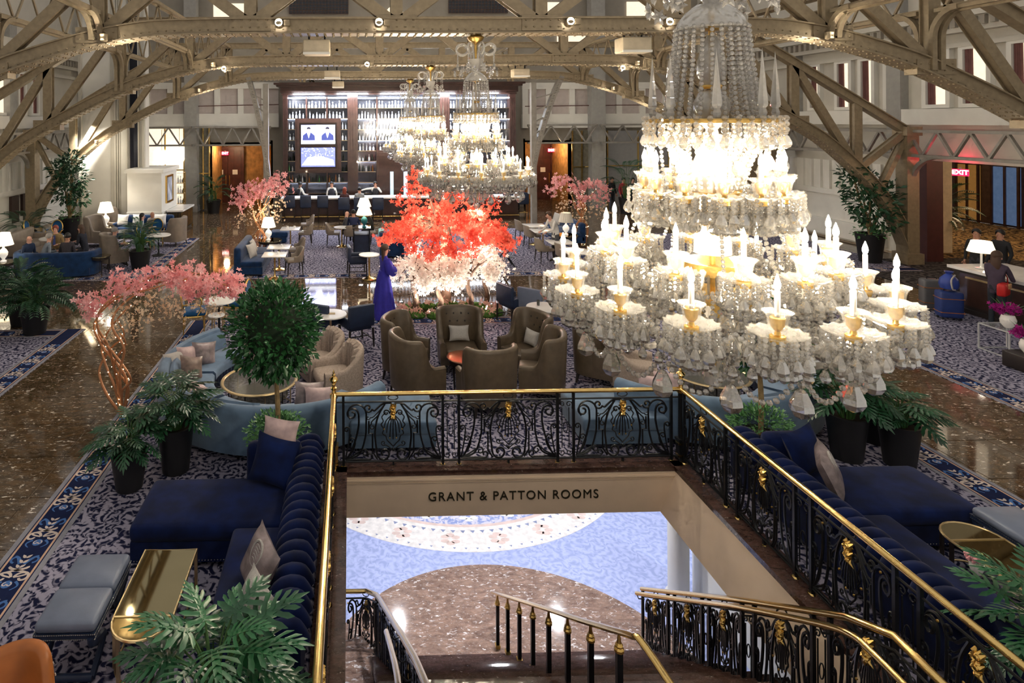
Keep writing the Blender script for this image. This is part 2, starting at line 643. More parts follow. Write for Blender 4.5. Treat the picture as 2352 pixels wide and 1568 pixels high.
def border_motif():
    """one repeat of the running border, u along 0..1, v across -.5...5 (cream 0, blue 1)"""
    mb = MB()
    W = .15
    for s in (-1, 1):
        ribbon(mb, [(x, s * y) for x, y in scroll2(.20, .105, .088, -PI / 2, .95, 1, 20, .3)], np.linspace(.03, .026, 21), 0, 0)
        ribbon(mb, [(.20 + .1 * t, s * (.017 + .115 * math.sin(t * PI))) for t in np.linspace(0, 1.6, 14)], np.linspace(.02, .035, 14), .0003, 0)
        ribbon(mb, [(.40 + .10 * math.sin(t * PI / 2) * 1.2, s * (.02 + .11 * t)) for t in np.linspace(0, 1, 8)], np.linspace(.05, .02, 8), 0, 1)
        ribbon(mb, [(x, s * y) for x, y in scroll2(.47, .10, .055, PI, .8, -1, 16, .4)], .024, .0002, 1)
        ribbon(mb, [(.02 + .12 * t, s * (.07 + .05 * math.sin(t * PI))) for t in np.linspace(0, 1, 9)], np.linspace(.01, .03, 9), 0, 1)
    for q in range(3):
        u = .34 + q * .075
        for s in (-1, 1):
            ribbon(mb, [(u + .05 * t, s * (.005 + .045 * t)) for t in np.linspace(0, 1, 6)], [.012, .03, .036, .03, .018, .004], .0005, 0)
    mb.add([(.10 + .055 * math.cos(a), .055 * math.sin(a), .0004) for a in np.linspace(0, 2 * PI, 13)[:-1]], [tuple(range(12))], 1)
    for s in (-1, 1):
        ribbon(mb, [(x, s * y) for x, y in scroll2(.10, .02, .03, 0, .8, 1, 10, .4)], .012, .0008, 0)
    return np.concatenate(mb.v), mb.f, mb.m
MV, MF, MM = border_motif()
def carpet(x0, x1, y0, y1, label, sides):
    t = thing('carpet', label, 'carpet', (0, 0, 0))
    fb = MB()
    fb.box((x0, y0, -.011), (x1, y1, .008))
    fb.build('field', M_CARPET, t, 0)
    b, mo = MB(), MB()
    per = .64
    for sd in sides:
        if sd in 'LR':
            xa, xb, L, org = (x0, x0 + .52, y1 - y0, y0) if sd == 'L' else (x1 - .52, x1, y1 - y0, y0)
            for (u, v, mi) in ((0, .06, 0), (.06, .075, 1), (.075, .10, 2), (.10, .115, 1), (.115, .405, 1), (.405, .42, 1), (.42, .445, 2), (.445, .46, 1), (.46, .52, 0)):
                b.add([(xa + u, y0, .0095), (xa + v, y0, .0095), (xa + v, y1, .0095), (xa + u, y1, .0095)], [(0, 1, 2, 3)], mi)
            k = 0
            while org + (k + 1) * per < y1 - .3:
                v = np.c_[MV[:, 1] + xa + .26, MV[:, 0] + org + k * per, MV[:, 2] + .0105]
                for mi in (0, 1):
                    mo.add(v, [f for f, q in zip(MF, MM) if q == mi], mi)
                k += 1
        else:
            ya, yb = (y0, y0 + .52) if sd == 'N' else (y1 - .52, y1)
            for (u, v, mi) in ((0, .06, 0), (.06, .075, 1), (.075, .10, 2), (.10, .405, 1), (.405, .42, 1), (.42, .445, 2), (.445, .46, 1), (.46, .52, 0)):
                b.add([(x0, ya + u, .0092), (x1, ya + u, .0092), (x1, ya + v, .0092), (x0, ya + v, .0092)], [(0, 1, 2, 3)], mi)
            k = 0
            while x0 + .5 + (k + 1) * per < x1 - .5:
                v = np.c_[MV[:, 0] + x0 + .5 + k * per, MV[:, 1] + ya + .26, MV[:, 2] + .0105]
                for mi in (0, 1):
                    mo.add(v, [f for f, q in zip(MF, MM) if q == mi], mi)
                k += 1
    b.build('border', [M_BGREY, M_BNAVY, M_BPEACH], t, 0)
    tag(mo.build('border_scrolls', [M_BCREAM, M_BBLUE], t, 0), kind='stuff')
    return t
# central carpet is cut around the stair opening
ct = thing('carpet', 'navy and lavender swirl carpet around the stairwell railing', 'carpet')
fb = MB()
fb.box((-3.85 + .52, 3.2, -.011), (OX0 - .3, 15, .008))
fb.box((OX1 + .3, 3.2, -.011), (8.4 - .52, 15, .008))
fb.box((OX0 - .3, OY1 + .3, -.011), (OX1 + .3, 15, .008))
fb.build('field', M_CARPET, ct, 0)
tmpc = carpet(-3.85, 8.4, 3.2, 15.0, 'x', 'LRF')
for ch in list(tmpc.children):
    if ch.name.startswith('field'):
        bpy.data.objects.remove(ch)
    else:
        ch.parent = ct
bpy.data.objects.remove(tmpc)
carpet(-3.9, 8.4, 18.9, 27.2, 'swirl carpet under the dining tables in front of the bar', 'LRN')
carpet(XL + .3, -6.15, 4, 14.5, 'swirl carpet at the left edge under two potted palms', 'RF')
carpet(XL + 2.0, -6.2, 18.9, 25.6, 'swirl carpet under the left lounge seating group', 'RN')
carpet(10.9, XR - .5, 4, 15.6, 'swirl carpet on the right beneath the concierge desk', 'L')
carpet(10.9, XR - 1.5, 18.9, 25.6, 'swirl carpet far right behind the big chandelier', 'LN')

# ------------------------------------------------------------------ stair opening, fascia, lower level
o = MB()
cw = .3
for a, b in (((OX0 - cw, 2.5, -.5), (OX0, OY1 + cw, .035)), ((OX1, 2.5, -.5), (OX1 + cw, OY1 + cw, .035)), ((OX0, OY1, -.5), (OX1, OY1 + cw, .035))):
    o.box(a, b)
for a, b in (((OX0 - .12, 2.5, .035), (OX0 + .015, OY1 + .12, .05)), ((OX1 - .015, 2.5, .035), (OX1 + .12, OY1 + .12, .05)), ((OX0 - .12, OY1 - .015, .035), (OX1 + .12, OY1 + .12, .05))):
    o.box(a, b)
structure(o.build('trim_stairwell_curb', M_CURB, None, 0))
fa = MB()
fa.box((OX0 - .25, OY1 - .03, -.56), (OX1 + .25, OY1 + .02, -.03))
fa.box((OX0 - .25, OY1 - .045, -.075), (OX1 + .25, OY1 - .03, -.055))
fa.box((OX0 - .25, OY1 - .04, -.105), (OX1 + .25, OY1 - .03, -.095))
fasc = structure(fa.build('wall_stairwell_front', M_BEIGE, None, 0))
T = Matrix.Translation(((OX0 + OX1) / 2 + .02, OY1 - .036, -.30)) @ Matrix.Rotation(PI / 2, 4, 'X')
raw = text_mesh('GRANT & PATTON ROOMS', .166, M_LETTER, 'raw', None, T, .008, 0, 1.18)
sign = bpy.data.objects.new('sign_lettering', None); C.objects.link(sign)
rv = np.array([v.co for v in raw.data.vertices]); par = list(range(len(rv)))
def root_(i):
    while par[i] != i: par[i] = par[par[i]]; i = par[i]
    return i
for e in raw.data.edges: par[root_(e.vertices[0])] = root_(e.vertices[1])
isl = {}
for i in range(len(rv)): isl.setdefault(root_(i), []).append(i)
spans = []
for ii in sorted(isl.values(), key=lambda q: rv[q, 0].min()):
    a, b = rv[ii, 0].min(), rv[ii, 0].max()
    if spans and a < spans[-1][1] - .002: spans[-1][1] = max(b, spans[-1][1]); spans[-1][2].update(ii)
    else: spans.append([a, b, set(ii)])
for a, b, ii in spans:
    mp = {v: k for k, v in enumerate(sorted(ii))}
    q = MB(); q.add(rv[sorted(ii)], [tuple(mp[v] for v in p.vertices) for p in raw.data.polygons if p.vertices[0] in ii]); q.build('letter', M_LETTER, sign, 0)
bpy.data.objects.remove(raw)
tag(sign, 'dark bronze lettering reading GRANT & PATTON ROOMS on the beige fascia', 'sign lettering')
fs = MB()
v = [(OX1, 2.5, -.03), (OX1, OY1, -.03), (OX1 - .22, OY1, -.56), (OX1 - .22, 2.5, -.56), (OX1 + .1, 2.5, -.03), (OX1 + .1, OY1, -.03), (OX1 + .1, OY1, -.56), (OX1 + .1, 2.5, -.56)]
fs.add(v, [(0, 1, 2, 3), (3, 2, 6, 7), (4, 7, 6, 5), (0, 4, 5, 1), (0, 3, 7, 4), (1, 5, 6, 2)])
structure(fs.build('wall_stairwell_right', M_BEIGE, None, 0))
fl = MB()
fl.box((OX0 - .1, 2.5, -.56), (OX0, OY1, -.03))
structure(fl.build('wall_stairwell_left', M_BEIGE, None, 0))
low = MB()
low.box((-7, 2, LZ - .2), (11, 22, LZ))
structure(low.build('floor_lower', M_CARPET_LOW, None, 0))
lw = MB()
lw.box((5.9, 2, LZ), (6.1, 10.6, -.56))
lw.box((-7.1, 2, LZ), (-7, 22, -.5)); lw.box((11, 2, LZ), (11.1, 22, -.5)); lw.box((-7, 22, LZ), (11, 22.1, -.5)); lw.box((-7, 1.9, LZ), (11, 2, -.5))
structure(lw.build('wall_lower', M_WALLW, None, 0))
lc = MB()
lc.lathe([(.21, LZ), (.21, LZ + .12), (.17, LZ + .16), (.17, -.7), (.22, -.62), (.22, -.5)], 20, (5.55, 10.4, 0))
structure(lc.build('column_lower', M_WALLW))
cl = MB()
for a, b in (((-7, 2, -.58), (OX0 - .1, 22, -.5)), ((OX1 + .1, 2, -.58), (11, 22, -.5)), ((OX0 - .1, OY1 + .02, -.58), (OX1 + .1, 22, -.5))):
    cl.box(a, b)
structure(cl.build('ceiling_lower', M_WALLW, None, 0))
land = MB()
MC, MR = (2.35, 8.3), 3.05
land.prism([(p[0], p[1]) for p in arc(MC[0], MC[1], MR, 0, PI, 48)] + [(MC[0] - MR, 4), (MC[0] + MR, 4)], LZ - .01, LZ + .006)
structure(land.build('floor_lower_marble', M_MARBLE2, None, 0))
# oval medallion rug at the lower level
med = thing('medallion_rug', 'round cream and pale blue medallion rug on the lower floor', 'rug', (2.4, 16.0, LZ))
M_MEDC = mat('medallion_cream', (.80, .75, .70), .95, var=.15, vscale=9, spec=.1)
M_MEDB = swirl_carpet('medallion_blue', (.28, .34, .60), (.78, .72, .74), 2.6, 6.0, (.3, .6))
M_MEDP = mat('medallion_rose', (.72, .56, .50), .95, spec=.1)
rings = [(0, 3.52, M_MEDB, 'centre_field'), (3.52, 3.60, M_MEDP, 'rose_ring'), (3.60, 4.32, M_MEDC, 'cream_band')]
for r0, r1, mm, nm in rings:
    q = MB()
    q.lathe([(r1, .0), (r1, .004), (max(r0, .001), .004)], 96, caps=False)
    q.build(nm, mm, med, 0)
q = MB()
for k in range(120):
    a = 2 * PI * k / 120
    for rr, sz in ((3.70, .05), (4.20, .028)):
        q.prism([(rr * math.cos(a) - sz * math.sin(a), rr * math.sin(a) + sz * math.cos(a)), (rr * math.cos(a) + sz * math.sin(a), rr * math.sin(a) - sz * math.cos(a)), ((rr + sz * 1.6) * math.cos(a), (rr + sz * 1.6) * math.sin(a))], .004, .0052)
tag(q.build('dart_ring', mat('medallion_grey', (.25, .28, .42), .95, spec=.1), med, 0), kind='stuff')
q = MB()
for k in range(26):
    for rr, nn in ((1.4, 8), (2.1, 13), (2.75, 18), (3.25, 24), (3.97, 26)):
        if k >= nn: continue
        a = 2 * PI * (k + .5 * (nn % 2)) / nn
        for b in range(6):
            c = a + b * PI / 3
            ex, ey = rr * math.cos(a) + .12 * math.cos(c), rr * math.sin(a) + .12 * math.sin(c)
            q.prism([(ex + .075 * math.cos(t + c) * 1.2, ey + .055 * math.sin(t + c)) for t in np.linspace(0, 2 * PI, 8)[:-1]], .004, .0056, 0 if rr < 3.5 else 1)
tag(q.build('flower_motifs', [mat('medallion_white', (.9, .88, .84), .95, spec=.1), M_MEDP], med, 0), kind='stuff')
for (x, y, wh) in ((.6, 10.2, 'over the left of the marble landing'), (4.2, 10.6, 'over the right of the marble landing'), (2.3, 9.6, 'over the foot of the stairs'), (1, 13.5, 'over the near left of the medallion rug'), (4.5, 13.5, 'over the near right of the medallion rug'), (7.5, 12, 'by the right wall'), (-2.5, 12, 'by the left wall'), (2.5, 17, 'over the rug centre'), (6.5, 16, 'right of the rug centre'), (7.2, 9.0, 'beside the white column')):
    t = thing('recessed_downlight', 'recessed downlight of the lower level, ' + wh, 'downlight', (x, y, -.58), 0, 'lower level downlights')
    q = MB(); q.lathe([(.07, 0), (.09, -.006), (.095, 0)], 14); q.build('trim_ring', M_WALLW, t)
    q = MB(); q.lathe([(.001, -.002), (.07, -.002)], 14); q.build('lens', mat('cool_downlight_lens', (1, 1, 1), .5, emit=(.92, .95, 1), estr=12), t)
    lamp('downlight_lamp', 'SPOT', (x, y, -.62), 85, (.93, .95, 1.0), .07, (x, y, LZ), 150, .6)

# ------------------------------------------------------------------ stair flight
st = MB()
SY0, SY1, NS = 9.25, 4.75, 19
for k in range(NS):
    z = LZ + (k + 1) * (0.0 - LZ) / NS
    y = SY0 - k * (SY0 - SY1) / NS
    y2 = SY0 - (k + 1) * (SY0 - SY1) / NS
    st.box((.30, y2 - .03, z - .19), (4.43, y + .03, z))
stairs = structure(MB().box((.3, 2.2, -.2), (4.43, SY1, 0)).build('floor_stair_landing', M_CURB, None, 0))
for k in range(NS):
    z = LZ + (k + 1) * (0.0 - LZ) / NS
    y = SY0 - k * (SY0 - SY1) / NS
    d = (SY0 - SY1) / NS
    q = MB()
    q.box((.30, y - d, LZ + k * (-LZ) / NS - .02), (4.43, y, z - .03))
    q.box((.28, y - d, z - .03), (4.43, y + .03, z))
    q.build('stair_step', M_CURB if k else M_MARBLE2, stairs, 0)
# ------------------------------------------------------------------ hall walls
def bp(px, py, Y):
    p = aty(px, py, Y)
    return p.x, p.z
def backbox(mb, px0, py0, px1, py1, Y0, d, mi=0):
    """box on a wall plane that faces the camera: pixel corners give x and z on plane Y0, d deep behind it"""
    x0, z1 = bp(px0, py0, Y0)
    x1, z0 = bp(px1, py1, Y0)
    mb.box((x0, Y0, z0), (x1, Y0 + d, z1), mi)
wb = MB()
dx0, _ = bp(484, 300, YB); dx1, _ = bp(622, 300, YB)
ex0, _ = bp(1206, 300, YB); ex1, _ = bp(1308, 300, YB)
ZD = 3.55
for (a, b, z0, z1) in ((XL, dx0, 0, 12.5), (dx0, dx1, ZD, 12.5), (dx1, ex0, 0, 12.5), (ex0, ex1, ZD, 12.5), (ex1, XR, 0, 12.5)):
    wb.box((a, YB, z0), (b, YB + .3, z1))
wall_back = structure(wb.build('wall_back', M_WALLD, None, 0))
# recesses with the exit doors
rc = MB()
for a, b in ((dx0, dx1), (ex0, ex1)):
    rc.box((a - .1, YB + 3.2, 0), (b + .1, YB + 3.3, ZD + .2))
    rc.box((a - .1, YB, 0), (a, YB + 3.3, ZD + .2)); rc.box((b, YB, 0), (b + .1, YB + 3.3, ZD + .2))
    rc.box((a - .1, YB, ZD), (b + .1, YB + 3.3, ZD + .1))
structure(rc.build('wall_door_recess', M_DAMASK, None, 0))
def exit_sign(name, label, loc, rz, sc=1.0):
    t = thing('exit_sign', label, 'exit sign', loc, rz)
    t.scale = (sc, sc, sc)
    q = MB(); q.rbox((0, 0, 0), (.40, .05, .21), .012, 1); q.build('sign_box', M_EXIT, t)
    q = MB(); q.box((-.03, -.02, .1), (.03, .02, .16)); q.build('bracket', M_COLGREY, t)
    text_mesh('EXIT', .19, M_EXITL, 'letters', t, Matrix.Translation((0, -.027, 0)) @ Matrix.Rotation(PI / 2, 4, 'X'), .002, .004)
    return t
def double_door(n, px0, py0, px1, py1, Y):
    x0, z1 = bp(px0, py0, Y)
    x1, _ = bp(px1, py0, Y)
    z0 = 0
    fr = MB()
    wd = x1 - x0
    fr.box((x0 - .12, Y - .1, 0), (x0, Y + .1, z1 + .15)); fr.box((x1, Y - .1, 0), (x1 + .12, Y + .1, z1 + .15)); fr.box((x0, Y - .1, z1), (x1, Y + .1, z1 + .15))
    d = structure(fr.build('door_%d' % n, M_REDWOOD, None, 0))
    for s in (0, 1):
        a, b = (x0, x0 + wd / 2 - .01) if s == 0 else (x0 + wd / 2 + .01, x1)
        q = MB()
        q.box((a, Y - .04, 0), (b, Y + .02, z1))
        for r in range(4):
            for c2 in range(2):
                pw = (b - a) / 2
                h = z1 / 4
                q.box((a + c2 * pw + .06, Y - .06, r * h + .08), (a + (c2 + 1) * pw - .06, Y - .04, (r + 1) * h - .08))
        leaf = q.build('door_leaf', M_REDWOOD, d, 0)
        xm = b - .1 if s == 0 else a + .1
        q = MB(); q.box((xm - .025, Y - .12, 1.0), (xm + .025, Y - .085, 1.6)); q.box((xm - .02, Y - .09, 1.05), (xm + .02, Y - .05, 1.1)); q.box((xm - .02, Y - .09, 1.5), (xm + .02, Y - .05, 1.55))
        q.build('handle', M_BRASS, leaf, 0)
        q = MB(); q.box(((a + b) / 2 - .15, Y - .066, 1.65), ((a + b) / 2 + .15, Y - .06, 1.93)); q.build('notice', M_WALLW, leaf, 0)
    return d
double_door(1, 491, 343, 556, 462, YB + 3.0)
double_door(2, 1228, 332, 1300, 460, YB + 3.0)
p = aty(517, 352, YB + 2.6); exit_sign('exit_sign', 'small red EXIT sign over the left door beyond the bar', (p.x, p.y, p.z), 0)
p = aty(1266, 345, YB + 2.6); exit_sign('exit_sign', 'small red EXIT sign over the right door beyond the bar', (p.x, p.y, p.z), 0)
for (px, n) in ((520, 'left'), (1262, 'right')):
    p = aty(px, 400, YB + 1)
    lamp('recess_lamp_' + n, 'POINT', (p.x, p.y, 3.2), 60, (1, .7, .4), .15)
# grey columns standing before the back wall, plus white trims
for (px0, px1) in ((424, 452), (1360, 1392)):
    q = MB()
    x0, _ = bp(px0, 400, YB - .9); x1, _ = bp(px1, 400, YB - .9)
    q.box((x0, YB - .9, 0), (x1, YB - .3, 12.5))
    q.box((x0 - .03, YB - .93, 0), (x1 + .03, YB - .27, .3))
    structure(q.build('column_back', M_COLGREY, None, 0))
# upper panelled band of the back wall
q = MB()
for (a, b) in ((330, 640), (1200, 1540)):
    backbox(q, a, 262, b, 292, YB - .32, .3)
    backbox(q, a, 190, b, 203, YB - .22, .2)
    k = a
    while k < b:
        backbox(q, k, 200, k + 13, 264, YB - .2, .18)
        k += 54
structure(q.build('trim_gallery_mullions', M_WALLW, None, 0))
q = MB()
for (a, b) in ((330, 640), (1200, 1540)):
    backbox(q, a, 200, b, 264, YB - .06, .05)
structure(q.build('window_closed_gallery_panels', mat('mauve_gallery_blinds', (.50, .44, .42), .8, var=.06), None, 0))
for (a, b) in ((440, 640), (1206, 1560)):
    q = MB()
    p0, p1 = aty(a, 244, YB - .5), aty(b, 240, YB - .5)
    q.cyl(p0, p1, .025, seg=6)
    t = tag(q.build('tie_rod', mat('rust_red_rod', (.10, .035, .025), .6)), 'thin rust red tie rod running along the back gallery ' + ('left' if a < 900 else 'right') + ' of the bar', 'rod')
# dark grilles and arch high above the bar
for (a, b, c, d) in ((664, -20, 800, 32), (1030, -20, 1166, 30)):
    gr = MB()
    backbox(gr, a, b, c, d, YB - .1, .08)
    gt = structure(gr.build('window_%d' % (90 if a < 900 else 91), M_GLASSD, None, 0))
    q = MB()
    x0, z1 = bp(a, b, YB - .12); x1, z0 = bp(c, d, YB - .12)
    for k in range(19):
        x = x0 + (x1 - x0) * k / 18
        q.box((x - .012, YB - .14, z0), (x + .012, YB - .11, z1))
    for k in range(8):
        z = z0 + (z1 - z0) * k / 7
        q.box((x0, YB - .135, z - .012), (x1, YB - .115, z + .012))
    for k in range(18):
        x = x0 + (x1 - x0) * (k + .5) / 18
        q.tube([(x + .09 * math.cos(t), YB - .13, z0 + .14 + .09 * math.sin(t)) for t in np.linspace(0, 2 * PI, 9)], .012, 4)
    q.build('grille', mat('brown_grille', (.10, .06, .045), .6), gt, 0)
q = MB()
x0, z0 = bp(886, 34, YB - .1); x1, _ = bp(926, 34, YB - .1)
r = (x1 - x0) / 2
q.prism([((x0 + x1) / 2 + r * math.cos(t), z0 + r * math.sin(t)) for t in np.linspace(0, PI, 18)], 0, .1, M=Matrix.Translation((0, YB - .1, 0)) @ Matrix.Rotation(PI / 2, 4, 'X'))
structure(q.build('window_arch', M_WARMLIT, None, 0))
# lit upper gallery openings seen between the trusses at the top
q = MB()
for (a, b, c, d) in ((1245, 5, 1285, 42), (1440, 4, 1520, 46), (490, 8, 560, 50), (1280, 82, 1345, 100)):
    backbox(q, a, b, c, d, YB - .1, .06)
structure(q.build('window_upper_gallery', M_WARMLIT, None, 0))
# glazed shopfronts on both sides
def shopfront(n, px0, px1, py0, py1, Y, m, nm, rail):
    q = MB(); backbox(q, px0, py0, px1, py1, Y, .04)
    wv = structure(q.build('window_%d' % n, m, None, 0))
    q = MB()
    x0, z1 = bp(px0, py0, Y); x1, z0 = bp(px1, py1, Y)
    for k in range(nm + 1):
        x = x0 + (x1 - x0) * k / nm
        q.box((x - .035, Y - .08, max(0, z0)), (x + .035, Y, z1))
    for rz_ in rail:
        q.box((x0, Y - .07, rz_ - .03), (x1, Y, rz_ + .03))
    q.build('window_frame', M_BRASS if rail and m is not M_GLASSD else M_COLGREY, wv, 0)
    return wv
M_SHOPG = mat('grey_screen_panel', (.30, .30, .31), .3, var=.05)
shopfront(1, 336, 424, 296, 470, YB - .35, M_WARMLIT, 2, [2.2])
shopfront(2, 1394, 1536, 300, 485, YB - .35, M_SHOPG, 2, [2.25])
M_SHOPD = mat('dim_shop_glass', (.16, .15, .12), .2, var=.2)
shopfront(3, 1314, 1358, 300, 470, YB - .35, M_SHOPD, 2, [2.2])
shopfront(4, 453, 482, 290, 480, YB - .35, M_SHOPD, 2, [2.0])
# small chandeliers in the lit room at the left
for (px, py, r) in ((372, 358, .42), (412, 350, .34)):
    p = aty(px, py, YB - .75)
    t = thing('drum_pendant', 'bright drum pendant lamp in the lit room left of the bar, the ' + ('bigger one' if r > .4 else 'smaller one'), 'pendant lamp', p)
    q = MB(); q.lathe([(r * .9, .28), (r, .28), (r, -.28), (r * .9, -.28)], 20); q.build('shade', mat('pendant_shade', (.9, .85, .75), .6, emit=(1, .92, .8), estr=1.6), t)
    q = MB(); q.cyl((0, 0, .28), (0, 0, 1.4), .012); q.build('rod', M_BRASS, t)
    q = MB()
    for k in range(5): q.lathe([(.02, -.3), (.035, -.36), (.01, -.46), (0.001, -.48)], 8, (r * .6 * math.cos(k * 1.257), r * .6 * math.sin(k * 1.257), 0))
    q.build('bulbs', mat('pendant_bulb', (1, 1, 1), .5, emit=(1, .93, .82), estr=14), t)

# left and right walls
wl = MB(); wl.box((XL - .3, 2, 0), (XL, YB + .3, 12.5)); structure(wl.build('wall_left', M_WALL, None, 0))
RO0, RO1, ROZ = 12.0, 20.6, 3.35                # lobby opening in the right wall
wr = MB()
wr.box((XR, 2, 0), (XR + .3, RO0, 12.5)); wr.box((XR, RO1, 0), (XR + .3, YB + .3, 12.5)); wr.box((XR, RO0, ROZ), (XR + .3, RO1, 12.5))
structure(wr.build('wall_right', M_WALL, None, 0))
# dentil cornice on both walls
q = MB()
for (X, s) in ((XL, 1), (XR, -1)):
    q.box((min(X, X + s * .5), 4, 7.9), (max(X, X + s * .5), YB, 8.3)); q.box((min(X, X + s * .35), 4, 7.45), (max(X, X + s * .35), YB, 7.9))
    q.box((min(X, X + s * .18), 4, 7.0), (max(X, X + s * .18), YB, 7.15))
structure(q.build('trim_cornice', M_WALL, None, 0))
q = MB()
for (X, s) in ((XL, 1), (XR, -1)):
    y = 12.0
    while y < YB - .2:
        q.box((min(X, X + s * .47), y, 7.6), (max(X, X + s * .47), y + .14, 7.86))
        y += .3
structure(q.build('trim_dentils', M_WALLD, None, 0))
# gallery windows
def gal_win(n, X, s, y0, y1, dark=False):
    q = MB()
    q.box((min(X + s * .01, X + s * .03), y0, 5.22), (max(X + s * .01, X + s * .03), y1, 6.92))
    wv = structure(q.build('window_%d' % n, M_GLASSD if dark else M_WARMLIT, None, 0))
    q = MB()
    for (a, b, z0, z1) in ((y0 - .14, y0, 5.1, 7.0), (y1, y1 + .14, 5.1, 7.0), (y0, y1, 6.92, 7.0), (y0, y1, 5.1, 5.22)):
        q.box((min(X, X + s * .16), a, z0), (max(X, X + s * .16), b, z1))
    q.build('window_frame', M_WALLW, wv, 0)
    q = MB()
    yy = y1 if True else y0
    for k in range(4):
        q.cyl((X + s * (.05 + .02 * (k % 2)), yy - .04 - k * .06, 5.22), (X + s * .06, yy - .04 - k * .05, 6.92), .04, seg=6)
    q.build('curtain', M_CURTAIN, wv)
    return wv
n = 10
for (a, b) in ((1868, 1886), (1931, 1957), (1986, 2010), (2045, 2073), (2136, 2182), (2222, 2276), (2335, 2380)):
    gal_win(n, XR, -1, atx(b, 200, XR).y, atx(a, 200, XR).y); n += 1
for (a, b) in ((-12, 17), (38, 50), (68, 80)):
    gal_win(n, XL, 1, atx(a, 200, XL).y, atx(b, 200, XL).y); n += 1
q = MB()
for (X, s) in ((XL, 1), (XR, -1)):
    q.box((min(X, X + s * .28), 4, 4.55), (max(X, X + s * .28), YB, 5.08))
structure(q.build('trim_gallery_ledge', M_WALLW, None, 0))
# grey pilasters along the galleries
q = MB()
for (X, s, ys) in ((XR, -1, (21.3, 26.3)), (XL, 1, (26.3,))):
    for y in ys:
        q.box((min(X, X + s * .3), y - .28, 3.4), (max(X, X + s * .3), y + .28, 9))
structure(q.build('column_pilasters', M_COLGREY, None, 0))
# white slatted panelling with dark inset panels low on both walls
def wainscot(nm, X, s, y0, y1):
    t = structure(MB().box((min(X, X + s * .05), y0, .75), (max(X, X + s * .05), y1, 3.1)).build(nm, M_WALLW, None, 0))
    k = y0 + .1
    while k < y1 - .2:
        q = MB(); q.box((min(X + s * .05, X + s * .15), k, 1.95), (max(X + s * .05, X + s * .15), k + .16, 3.1)); q.build('slat', M_WALLW, t, 0)
        k += .48
    q = MB()
    q.box((min(X, X + s * .2), y0, 1.75), (max(X, X + s * .2), y1, 1.95)); q.box((min(X, X + s * .16), y0, .1), (max(X, X + s * .16), y1, .75))
    q.build('rail', M_WALLW, t, 0)
    return t
wainscot('trim_panelling_left', XL, 1, 24.6, 31.5)
for (a, b) in ((18, 35), (44, 66), (74, 96)):
    y0, y1 = atx(a, 480, XL).y, atx(b, 480, XL).y
    q = MB(); q.box((XL + .05, y0, .55), (XL + .17, y1, 1.68)); structure(q.build('trim_dark_panel', M_SLOT, None, 0))
wainscot('trim_panelling_right', XR, -1, 21.9, 31.0)

# white pier with mouldings, dark shaft slot and the fireplace block
PY = 27.6
def pxx(px, Y=PY):
    return aty(px, 300, Y).x
q = MB()
q.box((pxx(180), PY, 0), (pxx(294), PY + .5, 12.5)); q.box((pxx(316), PY, 0), (pxx(334), PY + .5, 12.5))
pier = structure(q.build('wall_pier_left', M_WALLW, None, 0))
q = MB()
for (a, b, d) in ((183, 187, .1), (188, 190, .16), (255, 258, .07), (259, 263, .12), (264, 269, .16), (270, 273, .12), (274, 277, .07), (291, 294, .1), (318, 321, .1), (328, 333, .12)):
    q.box((pxx(a), PY - d, 0), (pxx(b), PY, 12.4))
structure(q.build('trim_pier_mouldings', M_WALL, None, 0))
q = MB(); q.box((pxx(180), PY - .12, 0), (pxx(294), PY, .22)); structure(q.build('baseboard_pier', M_WALLW, None, 0))
q = MB(); q.box((pxx(294), PY + .25, 0), (pxx(316), PY + .5, 12.4)); structure(q.build('wall_shaft_slot', mat('dark_navy_shaft', (.012, .014, .03), .5), None, 0))
q = MB(); q.box((pxx(120), YB - 2, 0), (pxx(180), YB - 1.7, 12.4)); structure(q.build('wall_behind_pier', M_WALL, None, 0))
for (a, b, c, d) in ((124, 162, 148, 205), (124, 248, 150, 272)):
    q = MB(); backbox(q, a, b, c, d, YB - 2.05, .06); structure(q.build('window_small_dark', M_GLASSD, None, 0))
BX0, BX1, BY0, BY1 = aty(292, 430, 26.6).x, aty(371, 430, 26.6).x, 26.6, 28.9
q = MB()
q.box((BX0, BY0, 0), (BX1, BY1, 2.62)); q.box((BX0 - .08, BY0 - .1, 2.62), (BX1 + .1, BY1 + .1, 2.78)); q.box((BX0 - .03, BY0 - .04, .84), (BX1 + .04, BY1, .95)); q.box((BX0, BY0 - .03, 0), (BX1 + .03, BY1, .2))
block = structure(q.build('wall_white_block', M_WALLW, None, 0))
q = MB()
for (a, b) in ((BX0 + .15, BX1 - .15),):
    for (x0, x1, z0, z1) in ((a, b, .28, .31), (a, b, .72, .75), (a, a + .03, .31, .72), (b - .03, b, .31, .72)):
        q.box((x0, BY0 - .02, z0), (x1, BY0, z1))
q.build('panel_moulding', M_WALL, block, 0)
t = thing('framed_painting', 'gold framed blue abstract painting on the side of the white block', 'painting', (BX1 + .03, (27.1 + 28.2) / 2, 1.85))
q = MB()
for (y0, y1, z0, z1) in ((-.5, .5, .52, .6), (-.5, .5, -.6, -.52), (-.5, -.42, -.52, .52), (.42, .5, -.52, .52)):
    q.box((-.03, y0, z0), (.04, y1, z1))
q.build('frame', M_GOLD, t, 0)
q = MB(); q.box((-.02, -.43, -.53), (.005, .43, .53)); q.build('canvas', mat('blue_abstract_canvas', (.42, .45, .55), .7, var=.5, vscale=2.2), t, 0)

